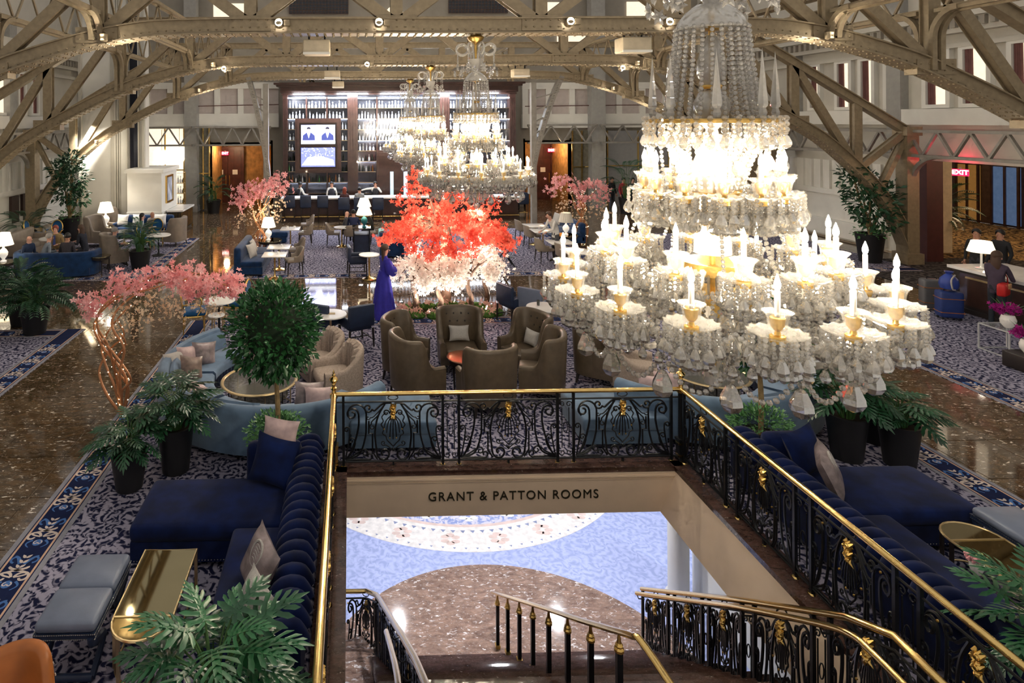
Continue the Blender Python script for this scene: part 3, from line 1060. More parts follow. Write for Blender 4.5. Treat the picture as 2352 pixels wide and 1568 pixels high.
# lobby beyond the right wall
LX = XR + .3
q = MB(); q.box((LX - .3, 8, -.06), (LX + 9, 33, -.004)); structure(q.build('floor_lobby', M_CARPET_GOLD, None, 0))
q = MB(); q.box((XR - 3.5, 15.7, -.004), (LX + 2.6, RO1 + .0, .004)); structure(q.build('floor_lobby_dark', swirl_carpet('dark_stripe_carpet', (.02, .018, .02), (.10, .085, .08), 1.2, 12, (.4, .6)), None, 0))
q = MB(); q.box((LX, 33, 0), (LX + 9, 33.3, ROZ + .4)); q.box((LX, 7.7, 0), (LX + 9, 8, ROZ + .4)); q.box((LX + 9, 8, 0), (LX + 9.3, 33, ROZ + .4)); structure(q.build('wall_lobby', mat('lobby_dark_wood', (.055, .03, .022), .4, var=.3), None, 0))
q = MB(); q.box((LX, 8, ROZ + .35), (LX + 9, 33, ROZ + .45)); structure(q.build('ceiling_lobby', M_WALLD, None, 0))
q = MB(); q.box((XR - .25, RO1 - .5, 0), (XR + .3, RO1 + .1, ROZ)); structure(q.build('trim_lobby_jamb', mat('burgundy_jamb', (.075, .02, .02), .45), None, 0))
q = MB(); q.box((LX, 21.4, 0), (LX + 1.6, 21.7, ROZ + .35)); structure(q.build('trim_lobby_cream_panel', mat('cream_panel', (.62, .52, .36), .6), None, 0))
# glass doors in the lobby back
for k, (ya, yb, mm) in enumerate(((25.8, 26.9, mat('blue_night_glass', (.10, .17, .30), .1, emit=(.2, .4, .9), estr=.08)), (27.5, 28.5, mat('amber_lobby_glass', (.20, .10, .03), .2, emit=(.9, .45, .12), estr=.08)), (29.0, 29.9, mat('bright_doorway', (.6, .7, .8), .3, emit=(.6, .8, 1), estr=.6)))):
    q = MB(); q.box((LX + 8.9, ya, .1), (LX + 9.0, yb, 2.6))
    wv = structure(q.build('window_%d' % (40 + k), mm, None, 0))
    q = MB()
    for y in (ya, (ya + yb) / 2, yb): q.box((LX + 8.84, y - .04, 0), (LX + 8.92, y + .04, 2.7))
    q.build('window_frame', M_MAHOG, wv, 0)
for y in (13, 18, 23, 28):
    lamp('lobby_lamp', 'POINT', (LX + 4.5, y, 3.1), 90, (1, .72, .42), .2)
p = atx(2206, 396, XR - .35); exit_sign('exit_sign', 'large red EXIT sign hanging under the right gallery beam', (p.x, p.y, p.z), -PI / 2 + .5, 1.0)
p = atx(2206, 380, XR - .2); lamp('exit_glow', 'POINT', (p.x - .12, p.y, p.z + .1), 6, (1, .02, .08), .1)
# ------------------------------------------------------------------ riveted iron roof trusses
ZC = 6.57
LOWC = [(0, ZC), (5.4, ZC), (7.2, ZC - .14), (9.0, ZC - .62), (10.0, 5.55), (11, 5.08), (12, 4.55), (13, 3.95), (14.2, 2.9), (14.9, 2.1), (15.4, 1.3), (15.75, .5), (15.85, 0)]
_lx = np.array([a for a, b in LOWC]); _lz = np.array([b for a, b in LOWC])
# smooth sampling of the intrados
_t = np.linspace(0, len(LOWC) - 1, 90)
def _cr(arr, t):
    i = min(int(t), len(arr) - 2); u = t - i
    p0, p1, p2, p3 = arr[max(i - 1, 0)], arr[i], arr[i + 1], arr[min(i + 2, len(arr) - 1)]
    return .5 * ((2 * p1) + (-p0 + p2) * u + (2 * p0 - 5 * p1 + 4 * p2 - p3) * u * u + (-p0 + 3 * p1 - 3 * p2 + p3) * u ** 3)
LPTS = [(_cr(_lx, t), _cr(_lz, t)) for t in _t]
LPTS = [p for p in LPTS if p[0] >= 0]
def lowz(off):
    off = abs(off)
    for (a, b), (c, d) in zip(LPTS[:-1], LPTS[1:]):
        if a <= off <= c: return b + (d - b) * (off - a) / max(c - a, 1e-6)
    return ZC
ZTOP = 8.0
def topz(off):
    off = abs(off)
    return ZTOP if off < 9.8 else ZTOP - (off - 9.8) * (ZTOP - 4.35) / (15.85 - 9.8)
def ribbon3(mb, pts, y0, y1, h0, h1):
    """swept rectangular section following a curve in x-z; h0/h1 offsets along the normal"""
    P = np.array(pts)
    T = np.gradient(P, axis=0); T /= np.linalg.norm(T, axis=1, keepdims=True)
    N = np.stack([-T[:, 1], T[:, 0]], 1)
    A, B = P + N * h0, P + N * h1
    rings = [[(a[0], y0, a[1]), (a[0], y1, a[1]), (b[0], y1, b[1]), (b[0], y0, b[1])] for a, b in zip(A, B)]
    mb.loft(rings)
RV = MB(); RV.ball((0, 0, 0), (.028, .028, .022), 6, 4)
RVV, RVF = np.concatenate(RV.v), RV.f
def truss(Y, name_label, rivets=True, sides=(-1, 1)):
    t = thing('roof_truss', name_label, 'truss', (CX, Y, 0))
    pts = [(-a, b) for a, b in LPTS[::-1]] + LPTS[1:]
    q = MB(); ribbon3(q, pts, -.13, .13, .03, .30); q.build('lower_chord', M_STEEL, t)
    q = MB(); ribbon3(q, pts, -.24, .24, 0, .03); q.build('lower_flange', M_STEEL, t)
    q = MB(); ribbon3(q, pts, -.20, .20, .30, .33); q.build('inner_flange', M_STEEL, t)
    tp = [(o, topz(o)) for o in (-15.85, -13, -9.8, 0, 9.8, 13, 15.85)]
    for (a, b) in zip(tp[:-1], tp[1:]):
        q = MB(); q.bar((a[0], 0, a[1]), (b[0], 0, b[1]), .22, .26); q.bar((a[0], 0, a[1] + .12), (b[0], 0, b[1] + .12), .03, .4); q.build('upper_chord', M_STEEL, t, 30)
    def member(nm, o0, z0, o1, z1, w=.15, d=.2):
        q = MB(); q.bar((o0, 0, z0), (o1, 0, z1), w, d)
        q.bar((o0, -d / 2, z0), (o1, -d / 2, z1), w * 1.55, .02)
        q.bar((o0, d / 2, z0), (o1, d / 2, z1), w * 1.55, .02)
        q.build(nm, M_STEEL, t, 30)
    nodes = (-4.5, -1.5, 1.5, 4.5)
    for o in nodes:
        member('post', o, lowz(o) + .2, o, topz(o), .16)
    for a, b in ((-4.5, -6), (-4.5, -3), (-1.5, -3), (-1.5, 0), (1.5, 0), (1.5, 3), (4.5, 3), (4.5, 6)):
        member('diagonal', a, lowz(a) + .2, b, topz(b) - .1, .15)
    for s in (-1, 1):
        for o in (7.6, 9.8, 12.1, 14.2):
            member('post', s * o, lowz(o) + .1, s * o, topz(o), .17)
        for a, b in ((7.6, 6), (7.6, 9.8), (9.8, 12.1), (12.1, 14.2)):
            if b > a:
                member('diagonal', s * a, topz(a) - .05, s * b, lowz(b) + .25, .14)
            else:
                member('diagonal', s * a, lowz(a) + .2, s * b, topz(b) - .1, .15)
        member('diagonal', s * 14.2, lowz(14.2) + .2, s * 15.8, 4.3, .13)
        member('diagonal', s * 14.9, lowz(14.9) + .2, s * 15.85, 4.2, .10)
        q = MB(); q.box((s * 15.92 - .2, -.22, 0), (s * 15.92 + .2, .22, 4.45)); q.box((s * 15.92 - .28, -.3, 0), (s * 15.92 + .28, .3, .35)); q.box((s * 15.92 - .26, -.28, 4.2), (s * 15.92 + .26, .28, 4.5))
        q.build('support_post', M_STEEL, t, 30)
        # gusset plates
        for o in (1.5, 4.5, 7.6, 9.8, 12.1):
            z = lowz(o)
            q = MB(); q.box((s * o - .42, -.155, z + .06), (s * o + .42, .155, z + .38)); q.build('gusset_plate', M_STEEL, t, 0)
    if rivets:
        q = MB()
        Ms = []
        L = 0
        P = np.array(pts)
        seg = np.r_[0, np.cumsum(np.linalg.norm(np.diff(P, axis=0), axis=1))]
        for d in np.arange(.1, seg[-1], .17):
            x, z = np.interp(d, seg, P[:, 0]), np.interp(d, seg, P[:, 1])
            if z < 1: continue
            for yy in (-.19, -.09, .09, .19):
                Ms.append((np.eye(3), (x, yy, z - .004)))
            Ms.append((np.eye(3) * .8, (x, -.135, z + .1)))
        for o in (1.5, 4.5, 7.6, 9.8, 12.1):
            for s in (-1, 1):
                z = lowz(o)
                for a in range(5):
                    for b in range(2):
                        Ms.append((np.eye(3) * .9, (s * o - .34 + a * .17, -.158, z + .14 + b * .14)))
        q.batch(RVV, RVF, Ms)
        tag(q.build('rivets', M_STEEL, t), kind='stuff')
    return t
YA, YBT, YCT = 12.8, 20.0, 26.5
truss(YA, 'nearest riveted tan iron roof truss, spanning the top of the photo')
truss(YBT, 'second riveted iron roof truss, behind the nearest one')
truss(YCT, 'third iron roof truss, right in front of the bar')
# longitudinal lattice girders with curved knees
def girder(off, y0, y1, label):
    t = thing('lattice_girder', label, 'girder', (CX + off, 0, 0))
    zb, zt = 7.02, 7.95
    for nm, z in (('lower_rail', zb), ('upper_rail', zt)):
        q = MB(); q.box((-.11, y0 + .2, z - .04), (.11, y1 - .2, z + .04)); q.box((-.02, y0 + .2, z - .09), (.02, y1 - .2, z + .09)); q.build(nm, M_STEEL, t, 0)
    n = max(4, int((y1 - y0) / .62))
    for k in range(n):
        a, b = y0 + .3 + (y1 - y0 - .6) * k / n, y0 + .3 + (y1 - y0 - .6) * (k + 1) / n
        q = MB(); q.bar((0, a, zb if k % 2 else zt), (0, b, zt if k % 2 else zb), .05, .04, up=(1, 0, 0)); q.build('lattice_bar', M_STEEL, t, 0)
    zl = lowz(off) + .15
    for (ye, s) in ((y0, 1), (y1, -1)):
        r = .55
        path = [(ye + s * .16, zl), (ye + s * .16, zb - r)] + [(ye + s * (.16 + r - r * math.cos(u)), zb - r + r * math.sin(u)) for u in np.linspace(.2, PI / 2, 7)]
        q = MB()
        for dx in (-.09, .09):
            P = [(dx, a, b) for a, b in path]
            rings = []
            for i, p in enumerate(P):
                q0, q1 = P[max(i - 1, 0)], P[min(i + 1, len(P) - 1)]
                d = Vector((0, q1[1] - q0[1], q1[2] - q0[2])).normalized()
                nn = Vector((0, -d.z, d.y)) * .05
                rings.append([(p[0] - .05, p[1] - nn.y, p[2] - nn.z), (p[0] + .05, p[1] - nn.y, p[2] - nn.z), (p[0] + .05, p[1] + nn.y, p[2] + nn.z), (p[0] - .05, p[1] + nn.y, p[2] + nn.z)])
            q.loft(rings)
        q.build('curved_knee', M_STEEL, t, 50)
for off in (-9.8, -7.6, 7.6, 9.8):
    side = 'left' if off < 0 else 'right'
    io = 'outer' if abs(off) > 8 else 'inner'
    girder(off, YA - 7.2, YA, f'{io} {side} lattice girder with curved knees coming forward from the nearest truss')
    girder(off, YA, YBT, f'{io} {side} lattice girder linking the nearest truss and the second one')
    girder(off, YBT, YCT, f'{io} {side} lattice girder linking the second truss and the third')
girder(-4.5, YCT, YB - .2, 'short left lattice girder from the third truss towards the back wall')
girder(4.5, YCT, YB - .2, 'short right lattice girder from the third truss towards the back wall')
# side lattice beams at gallery height
def flat_lattice(p, q_, zt, zb, label, knees=True, m=M_STEEL2):
    t = thing('gallery_lattice_beam', label, 'beam', (0, 0, 0))
    p, q_ = Vector(p), Vector(q_)
    L = (q_ - p).length
    d = (q_ - p).normalized()
    for nm, z in (('lower_rail', zb), ('upper_rail', zt)):
        a = MB(); a.bar((p.x, p.y, z), (q_.x, q_.y, z), .2, .09, up=(0, 0, 1)); a.build(nm, m, t, 0)
    n = max(2, int(L / .95)) * 2
    for k in range(n):
        a, b = p + d * (L * k / n), p + d * (L * (k + 1) / n)
        x = MB(); x.bar((a.x, a.y, zb if k % 2 else zt), (b.x, b.y, zt if k % 2 else zb), .07, .09, up=d.cross(Vector((0, 0, 1)))); x.build('lattice_bar', m, t, 0)
    if knees:
        for e, s in ((p, 1), (q_, -1)):
            r = 1.0
            pts = [e + d * s * (.1 + r - r * math.cos(u)) + Vector((0, 0, zb - r + r * math.sin(u))) for u in np.linspace(0, PI / 2, 9)]
            x = MB()
            for i in range(8): x.bar(pts[i], pts[i + 1], .12, .14, up=d.cross(Vector((0, 0, 1))))
            x.build('curved_knee', m, t, 30)
    return t
XS = CX + 15.95
for (a, b, nm) in ((YA - 7, YA, 'beside the exit sign, nearest'), (YA, YBT, 'over the lobby opening'), (YBT, YCT, 'beyond the second truss post')):
    flat_lattice((XS, a, 0), (XS, b, 0), 4.35, 3.55, 'grey lattice beam along the right gallery ' + nm)
XSL = CX - 16.0
flat_lattice((XSL, YBT, 0), (XSL, YCT, 0), 4.35, 3.55, 'grey lattice beam along the left gallery')
flat_lattice((XSL, YCT, 0), (XSL, YB, 0), 4.35, 3.55, 'grey lattice beam along the left gallery, farthest bay')
a, b = aty(334, 310, YB - 1.1), aty(622, 310, YB - 1.1)
flat_lattice((a.x, a.y, 0), (aty(440, 310, YB - 1.1).x, a.y, 0), 4.5, 3.55, 'lattice beam across the back, left of the grey column', False)
flat_lattice((aty(446, 310, YB - 1.1).x, a.y, 0), (b.x, a.y, 0), 4.5, 3.55, 'lattice beam across the back, over the left exit door', False)
a, b, c = aty(1212, 310, YB - 1.1), aty(1372, 310, YB - 1.1), aty(1530, 310, YB - 1.1)
flat_lattice((a.x, a.y, 0), (b.x, a.y, 0), 4.5, 3.55, 'lattice beam across the back, over the right exit door', False)
flat_lattice((b.x + .2, a.y, 0), (c.x, a.y, 0), 4.5, 3.55, 'lattice beam across the back, right of the grey column', False)
# riveted posts flanking the bar
for xb, xt, sd in ((-3.45, -4.3, 'left'), (7.8, 9.15, 'right')):
    t = thing('bar_flank_post', f'pale riveted iron post and leaning curved strut on the {sd} side of the bar', 'post', (xb, YCT, 0))
    s = -1 if xt < xb else 1
    q = MB(); ribbon3(q, [((xt - xb) * u ** 1.7, 1.6 + (ZC - 1.5) * u) for u in np.linspace(0, 1, 14)], -.16, .16, -.1, .1); q.build('curved_strut', M_STEEL2, t)
    q = MB(); q.box((s * .12 - .11, -.12, 0), (s * .12 + .11, .12, 6.4)); q.build('post', M_STEEL2, t, 0)
    for k in range(9):
        q = MB(); q.bar((s * .2, 0, 1.7 + k * .5), ((xt - xb) * min(1, (k + 1) / 9.5) ** 1.7, 0, 2.0 + k * .5), .05, .16); q.build('lacing_bar', M_STEEL2, t, 0)
    q = MB()
    for u in np.linspace(.05, .98, 42):
        for y in (-.1, .1): q.add(RVV + ((xt - xb) * u ** 1.7 - s * .02, -.165 if y < 0 else -.165, 1.6 + (ZC - 1.5) * u + y * .5), RVF)
    tag(q.build('rivets', M_STEEL2, t), kind='stuff')
# fixtures on the trusses
M_BULB = mat('truss_lamp_lens', (1, 1, 1), .4, emit=(1, .93, .8), estr=40)
def truss_lamp(px, py, Y, label, aim, power, spot=70):
    p = aty(px, py, Y - .2)
    t = thing('truss_spotlight', label, 'spotlight', p)
    q = MB(); q.lathe([(.03, .09), (.075, .08), (.085, 0), (.085, -.09), (.07, -.09)], 14, M=Matrix.Rotation(PI / 2 - .3, 4, 'X')); q.build('housing', M_STEEL, t)
    q = MB(); q.lathe([(.001, -.085), (.072, -.085)], 14, M=Matrix.Rotation(-PI / 2 + .3 + PI, 4, 'X') if False else Matrix.Rotation(-PI / 2 - .0, 4, 'X')); q.build('lens', M_BULB, t)
    q = MB(); q.box((-.02, .02, 0), (.02, .2, .04)); q.box((.1, -.06, -.06), (.22, .06, .06)); q.build('yoke', M_STEEL, t)
    if power:
        lamp('truss_spot_lamp', 'SPOT', (p.x, p.y - .12, p.z), power, (1, .87, .68), .06, aim, spot, .7)
for i, (px, py, Y, aim, pw) in enumerate(((641, 53, YA, (-2, 9, 0), 260), (870, 52, YA, (0, 8, 0), 260), (1308, 50, YA, (5, 8, 0), 260), (1534, 51, YA, (7, 9, 0), 260), (843, 148, YBT, (0, 17, 0), 300), (515, 158, YBT, (-4, 17, 0), 300), (1428, 156, YBT, (9, 17, 0), 300))):
    truss_lamp(px, py, Y, ('small truss spotlight on the nearest truss, ' + ('leftmost', 'second from left', 'third from left', 'rightmost beside the big chandelier')[i]) if i < 4 else ('truss spotlight on the second truss, ' + ('middle', 'left', 'right')[i - 4]), aim, pw)
# uplights that wash the chords at the haunches
def chord_wash(off, Y, label, power=45):
    z = lowz(off)
    t = thing('chord_uplight', label, 'lamp', (CX + off, Y - .3, z + .12))
    q = MB(); q.lathe([(.05, -.1), (.08, -.08), (.085, .05), (.07, .06)], 12); q.build('housing', M_STEEL, t)
    q = MB(); q.lathe([(.001, .05), (.07, .05)], 12); q.build('lens', M_BULB, t)
    s = -1 if off > 0 else 1
    lamp('chord_wash_lamp', 'POINT', (CX + off, Y - .36, z + .1), power, (1, .9, .72), .05)
    lamp('chord_wash_lamp', 'POINT', (CX + off + s * .35, Y, z - .22), power * .35, (1, .9, .72), .05)
for off, Y, lb in ((-7.4, YA, 'uplight at the left haunch of the nearest truss'), (7.4, YA, 'uplight at the right haunch of the nearest truss'), (-6.8, YBT, 'uplight at the left haunch of the second truss'), (6.8, YBT, 'uplight at the right haunch of the second truss'), (-8.8, YCT, 'uplight at the left haunch of the third truss'), (8.8, YCT, 'uplight at the right haunch of the third truss'), (-13.1, YCT, 'uplight low on the left end of the third truss'), (10.5, YCT, 'uplight low on the right end of the third truss')):
    chord_wash(off, Y, lb)
lamp('pier_wash', 'SPOT', (-11.2, 26.1, 4.6), 700, (1, .94, .84), .12, (-10.2, 27.6, 1.6), 120, .8)
# boxes slung under the trusses
def duct_box(px0, py0, px1, py1, Y, label):
    a, b = aty(px0, py0, Y), aty(px1, py1, Y)
    t = thing('hanging_loudspeaker', label, 'loudspeaker', ((a.x + b.x) / 2, Y + .1, b.z))
    w, h = b.x - a.x, a.z - b.z
    q = MB(); q.rbox((0, 0, h / 2), (w, .42, h), .03, 1); q.build('cabinet', mat('cream_speaker_cabinet', (.52, .44, .32), .6), t)
    q = MB(); q.box((-w / 2, -.23, 0), (w / 2, -.2, .05)); q.build('lip', M_WALLW, t, 0)
    q = MB(); q.cyl((-w * .3, 0, h), (-w * .3, 0, h + .12), .02); q.cyl((w * .3, 0, h), (w * .3, 0, h + .12), .02); q.build('bracket', M_BLACK, t)
duct_box(697, 92, 758, 126, YA, 'cream box loudspeaker under the nearest truss, left of the hanging chandeliers')
duct_box(1425, 86, 1492, 121, YA, 'cream box loudspeaker under the nearest truss, beside the large chandelier')
duct_box(745, 162, 781, 181, YBT, 'cream box loudspeaker under the second truss, left')
duct_box(1178, 158, 1215, 177, YBT, 'cream box loudspeaker under the second truss, right')
duct_box(763, 187, 790, 202, YCT, 'cream box loudspeaker under the third truss before the bar cornice')
# ------------------------------------------------------------------ wrought iron balustrades
def crom(pts, n=6):
    P = [np.array(p, float) for p in pts]
    out = []
    for i in range(len(P) - 1):
        p0, p1, p2, p3 = P[max(i - 1, 0)], P[i], P[i + 1], P[min(i + 2, len(P) - 1)]
        for k in range(n):
            u = k / n
            out.append(.5 * ((2 * p1) + (-p0 + p2) * u + (2 * p0 - 5 * p1 + 4 * p2 - p3) * u * u + (-p0 + 3 * p1 - 3 * p2 + p3) * u ** 3))
    out.append(P[-1])
    return out
def spiral(cx, cy, r, a0, turns, sg, n=14, end=.28):
    return [np.array((cx + r * (1 - (1 - end) * t) * math.cos(a0 + sg * turns * 2 * PI * t), cy + r * (1 - (1 - end) * t) * math.sin(a0 + sg * turns * 2 * PI * t))) for t in np.linspace(0, 1, n)]
def panel_paths():
    """right half of the scroll panel: u 0...68, v 0...8 ; list of (path, radius)"""
    o = []
    def stem(pts, sp, r):
        o.append((crom(list(pts) + [tuple(sp[0])], 5) + sp[1:], r))
    stem([(.66, .03), (.60, .10), (.52, .30), (.475, .50)], spiral(.565, .655, .09, PI, 1.3, -1, 18), .011)
    stem([(.66, .03), (.47, .10), (.385, .33), (.372, .52)], spiral(.51, .66, .14, PI, .62, -1, 14, .75), .010)
    stem([(.66, .03), (.625, .2), (.60, .36)], spiral(.64, .44, .042, PI, 1.1, -1, 12), .008)
    stem([(.66, .03), (.565, .14), (.525, .24)], spiral(.575, .29, .045, PI, 1.1, -1, 12), .008)
    stem([(.66, .03), (.54, .09), (.45, .15)], spiral(.395, .12, .055, PI * .2, 1.1, 1, 12), .008)
    stem([(.66, .02), (.55, .03), (.46, .03)], spiral(.33, .075, .055, -PI * .3, 1.0, -1, 12), .009)
    stem([(.11, .79), (.205, .62), (.25, .40), (.235, .2)], spiral(.125, .105, .10, 0, 1.15, -1, 18), .011)
    stem([(.02, .80), (.14, .79), (.25, .70)], spiral(.345, .735, .065, PI * 1.1, 1.15, 1, 14), .010)
    stem([(.12, .77), (.20, .64), (.29, .55)], spiral(.285, .475, .042, PI * .4, 1.0, -1, 12), .007)
    stem([(.12, .77), (.26, .62)], spiral(.345, .60, .03, PI, .9, 1, 9), .006)
    o.append(([np.array(q) for q in ((.335, .56), (.335, .385), (.285, .385), (.285, .13), (.22, .03))], .009))
    for (x, y) in ((.0, .30), (.045, .33), (.09, .39), (.125, .455)):
        o.append((crom([(.012, .64), (x * .75, (y + .66) / 2), (x, y)], 4), .006))
    o.append((crom([(.10, .67), (.155, .61), (.135, .55), (.165, .50), (.13, .44), (.145, .38), (.10, .345), (.085, .29), (.045, .25), (.0, .20)], 3), .0065))
    stem([(.02, .70), (.05, .66)], spiral(.095, .665, .045, PI, 1.1, -1, 12), .008)
    stem([(.0, .14), (.04, .18), (.1, .22)], spiral(.135, .25, .035, -PI / 2, 1.0, 1, 10), .006)
    return o
PATHS = panel_paths()
def map_curves(mb, W, fr, rs=1.0):
    """fr(u, v) -> 3d point; panel scaled to width W"""
    k = W / 1.36
    for pth, r in PATHS:
        for s in (-1, 1):
            mb.tube([fr(s * p[0] * k, p[1]) for p in pth], r * rs * 1.3, 5)
    mb.ball(fr(0, .165), .02, 6, 5)
def ornament(mb, fr, n):
    """gilt acanthus mask: radiating leaves round a boss"""
    for (cv, ln) in ((.74, .075), (.66, .06)):
        for i in range(9):
            a = 2 * PI * i / 9
            l = ln * (1.0 if i % 2 else .75)
            mb.tube([fr(0, cv), np.array(fr(l * .55 * math.cos(a), cv + l * .6 * math.sin(a))) + np.array(n) * .025, fr(l * math.cos(a) * .75, cv + l * math.sin(a))], [.02, .022, .004], 5)
        mb.ball(np.array(fr(0, cv)) + np.array(n) * .02, .028, 7, 5)
    for i in (-1, 0, 1):
        mb.tube([fr(0, .64), np.array(fr(i * .02, .6)) + np.array(n) * .02, fr(i * .045, .56)], [.014, .014, .003], 5)
    for (a, b) in ((.125, .44), (.045, .32), (-.125, .44), (-.045, .32), (0, .17), (.33, .74), (-.33, .74)):
        mb.ball(fr(a, b), .012, 6, 4)
RAIL_ORG_Z = .10
def balustrade(label, segs, frame, nrm, wides, narrows, endposts, H=.82):
    """frame(s, v): s along the run, v height; wides/narrows: (centre s, width)"""
    t = thing('balustrade', label, 'railing')
    for (c, w) in wides:
        fr = lambda u, v, c=c: tuple(frame(c + u, v))
        q = MB(); map_curves(q, w, fr, 1.0); q.build('scroll_panel', M_BLACK, t)
        q = MB(); ornament(q, fr, nrm); tag(q.build('gilt_ornament', M_GOLD, t), kind='stuff')
        q = MB(); q.tube([frame(c + .07 * math.cos(a), .875 + .032 * math.sin(a)) for a in np.linspace(0, 2 * PI, 17)], .007, 5); q.build('oval_ring', M_BLACK, t)
        q = MB(); q.box((-.014, -.014, -.10), (.014, .014, 0)); 
        p = frame(c, 0); f = link('foot', q.data('foot', M_BLACK, 0), t, tuple(p))
        q = MB(); q.lathe([(.032, -.1), (.032, -.08), (.02, -.055)], 8); link('foot_cap', q.data('foot_cap', M_BRASS), f)
    for (c, w) in narrows:
        q = MB()
        for s in (-1, 1):
            q.tube([frame(c + s * x, y) for x, y in [(w * .22, .14), (w * .22, .70)]], .007, 5)
            q.tube([frame(c + s * p[0], p[1]) for p in [np.array((w * .42, .68))] + spiral(w * .22, .745, w * .2, 0, 1.1, 1, 12)], .007, 5)
            q.tube([frame(c + s * p[0], p[1]) for p in [np.array((w * .42, .14))] + spiral(w * .22, .075, w * .2, 0, 1.1, -1, 12)], .007, 5)
        q.tube([frame(c + w * .13 * math.cos(a), .42 + .07 * math.sin(a)) for a in np.linspace(0, 2 * PI, 15)], .006, 5)
        q.build('narrow_scroll_panel', M_BLACK, t)
    ps = list(endposts)
    for (c, w) in narrows:
        ps += [c - w / 2, c + w / 2]
    for s in ps:
        q = MB(); q.bar(frame(s, -.09), frame(s, .90), .034, .034, up=nrm); po = q.build('post', M_BLACK, t, 0)
        q = MB(); q.lathe([(.05, -.1), (.05, -.075), (.03, -.05)], 10, c=frame(s, 0)); q.build('post_cap', M_BRASS, po)
    s0, s1 = segs
    n = 12
    for nm, v, r, m, fl in (('bottom_bar', 0.0, .014, M_BLACK, 1), ('upper_bar', .82, .012, M_BLACK, 1)):
        q = MB(); q.tube([frame(s0 + (s1 - s0) * i / n, v) for i in range(n + 1)], r, 6); q.build(nm, m, t)
    q = MB(); q.tube([frame(s0 + (s1 - s0) * i / n, .93) for i in range(n + 1)], .036, 12, flat=.8); q.build('handrail', M_BRASS, t)
    return t
RX0, RX1, RY = -.24, 4.60, 8.53
balustrade('black scrolled iron balustrade with brass handrail across the far end of the stairwell', (RX0, RX1), lambda s, v: (s, RY, RAIL_ORG_Z + v), (0, -1, 0),
           [(.575, 1.36), (2.175, 1.36), (3.775, 1.34)], [(1.375, .225), (2.975, .225)], [-.11, 4.46])
wid = [(8.53 - 7.98 + 1.183 * k, .94) for k in range(5)]
nar = [(8.53 - 7.98 + 1.183 * (k + .5), .23) for k in range(4)]
balustrade('long black scrolled balustrade with brass handrail down the right side of the stairwell', (0, 5.4), lambda s, v: (RX1, RY - s, RAIL_ORG_Z + v), (-1, 0, 0), wid, nar, [.08])
balustrade('black balustrade with brass handrail beside the left navy sofa, seen end on', (0, 5.4), lambda s, v: (RX0, RY - s, RAIL_ORG_Z + v), (1, 0, 0), wid, nar, [.08])
for x, lb in ((RX0, 'left'), (RX1, 'right')):
    t = thing('newel_post', f'{lb} corner newel post with brass finial at the end of the stairwell railing', 'post', (x, RY, 0.035))
    q = MB(); q.lathe([(.045, .12), (.05, .16), (.038, .2), (.038, .95), (.05, .97)], 12); q.build('shaft', M_BLACK, t)
    q = MB(); q.box((-.06, -.06, 0), (.06, .06, .05)); q.box((-.05, -.05, .05), (.05, .05, .28)); q.box((-.06, -.06, .28), (.06, .06, .31)); q.build('base', M_BRASS if lb == 'left' else M_BLACK, t, 0)
    q = MB(); q.box((-.053, -.053, .07), (.053, .053, .10)); q.box((-.053, -.053, .23), (.053, .053, .26)); q.build('base_bands', M_BRASS, t, 0)
    q = MB(); q.lathe([(.055, .95), (.055, 1.0), (.03, 1.02), (.025, 1.05), (.045, 1.07), (.045, 1.09), (.022, 1.105), (.03, 1.14), (.025, 1.15), (.05, 1.17), (.062, 1.2), (.05, 1.225), (.02, 1.245), (.028, 1.265), (.012, 1.285), (.016, 1.3), (.001, 1.34)], 14); q.build('finial', M_BRASS, t)

# ---- stair railings
def poly_frame(pts):
    P = [np.array(tuple(p)) for p in pts]
    d = [0]
    for a, b in zip(P[:-1], P[1:]): d.append(d[-1] + np.linalg.norm((b - a)[:2]))
    def fr(s, v):
        for i in range(len(P) - 1):
            if s <= d[i + 1] or i == len(P) - 2:
                u = (s - d[i]) / max(d[i + 1] - d[i], 1e-6)
                p = P[i] + (P[i + 1] - P[i]) * u
                return (p[0], p[1], p[2] + v)
    return fr, d[-1]
DROP = .93
def down(p, k=DROP): return (p[0], p[1], p[2] - k)
rp = [aty(1475, 1352, 9.3), aty(1590, 1365, 7.7), aty(1700, 1378, 6.45), aty(1880, 1406, 5.35), aty(2000, 1425, 4.8), aty(2045, 1450, 4.64), aty(2180, 1585, 4.17)]
fr, L = poly_frame([down(p) for p in rp])
nw = int(L / 1.0)
balustrade('black scrolled stair railing on the right flight with double brass handrails', (0, L), fr, (-1, 0, 0), [(.5 + 1.0 * k, .78) for k in range(nw)], [(1.0 * (k + 1), .2) for k in range(nw - 1)], [.02])
hr = [aty(1462, 1362, 9.1), aty(1590, 1380, 7.5), aty(1700, 1395, 6.25), aty(1880, 1432, 5.15), aty(1955, 1458, 4.78), aty(2000, 1495, 4.58), aty(2095, 1590, 4.2)]
t = thing('stair_handrail', 'lower brass handrail bracketed to the right stair railing', 'handrail')
q = MB(); q.tube(crom([tuple(p) for p in hr], 5), .026, 10); q.build('rail', M_BRASS, t)
for p in hr[:-1]:
    q = MB(); q.tube([tuple(p), (p.x + .03, p.y, p.z - .08), (p.x + .12, p.y, p.z - .09)], .008, 6); q.build('bracket', M_BLACK, t)
lp = [aty(782, 1358, 9.75), aty(830, 1355, 9.85), aty(862, 1360, 9.6), aty(892, 1410, 7.9), aty(925, 1462, 6.5), aty(955, 1515, 5.6), aty(985, 1590, 4.75)]
fr, L = poly_frame([down(p) for p in lp])
balustrade('black scrolled stair railing on the left flight curling outwards at the bottom', (0, L), fr, (1, 0, 0), [(.45 + .95 * k, .7) for k in range(6)], [(.45 + .95 * (k + .5), .2) for k in range(5)], [.03])
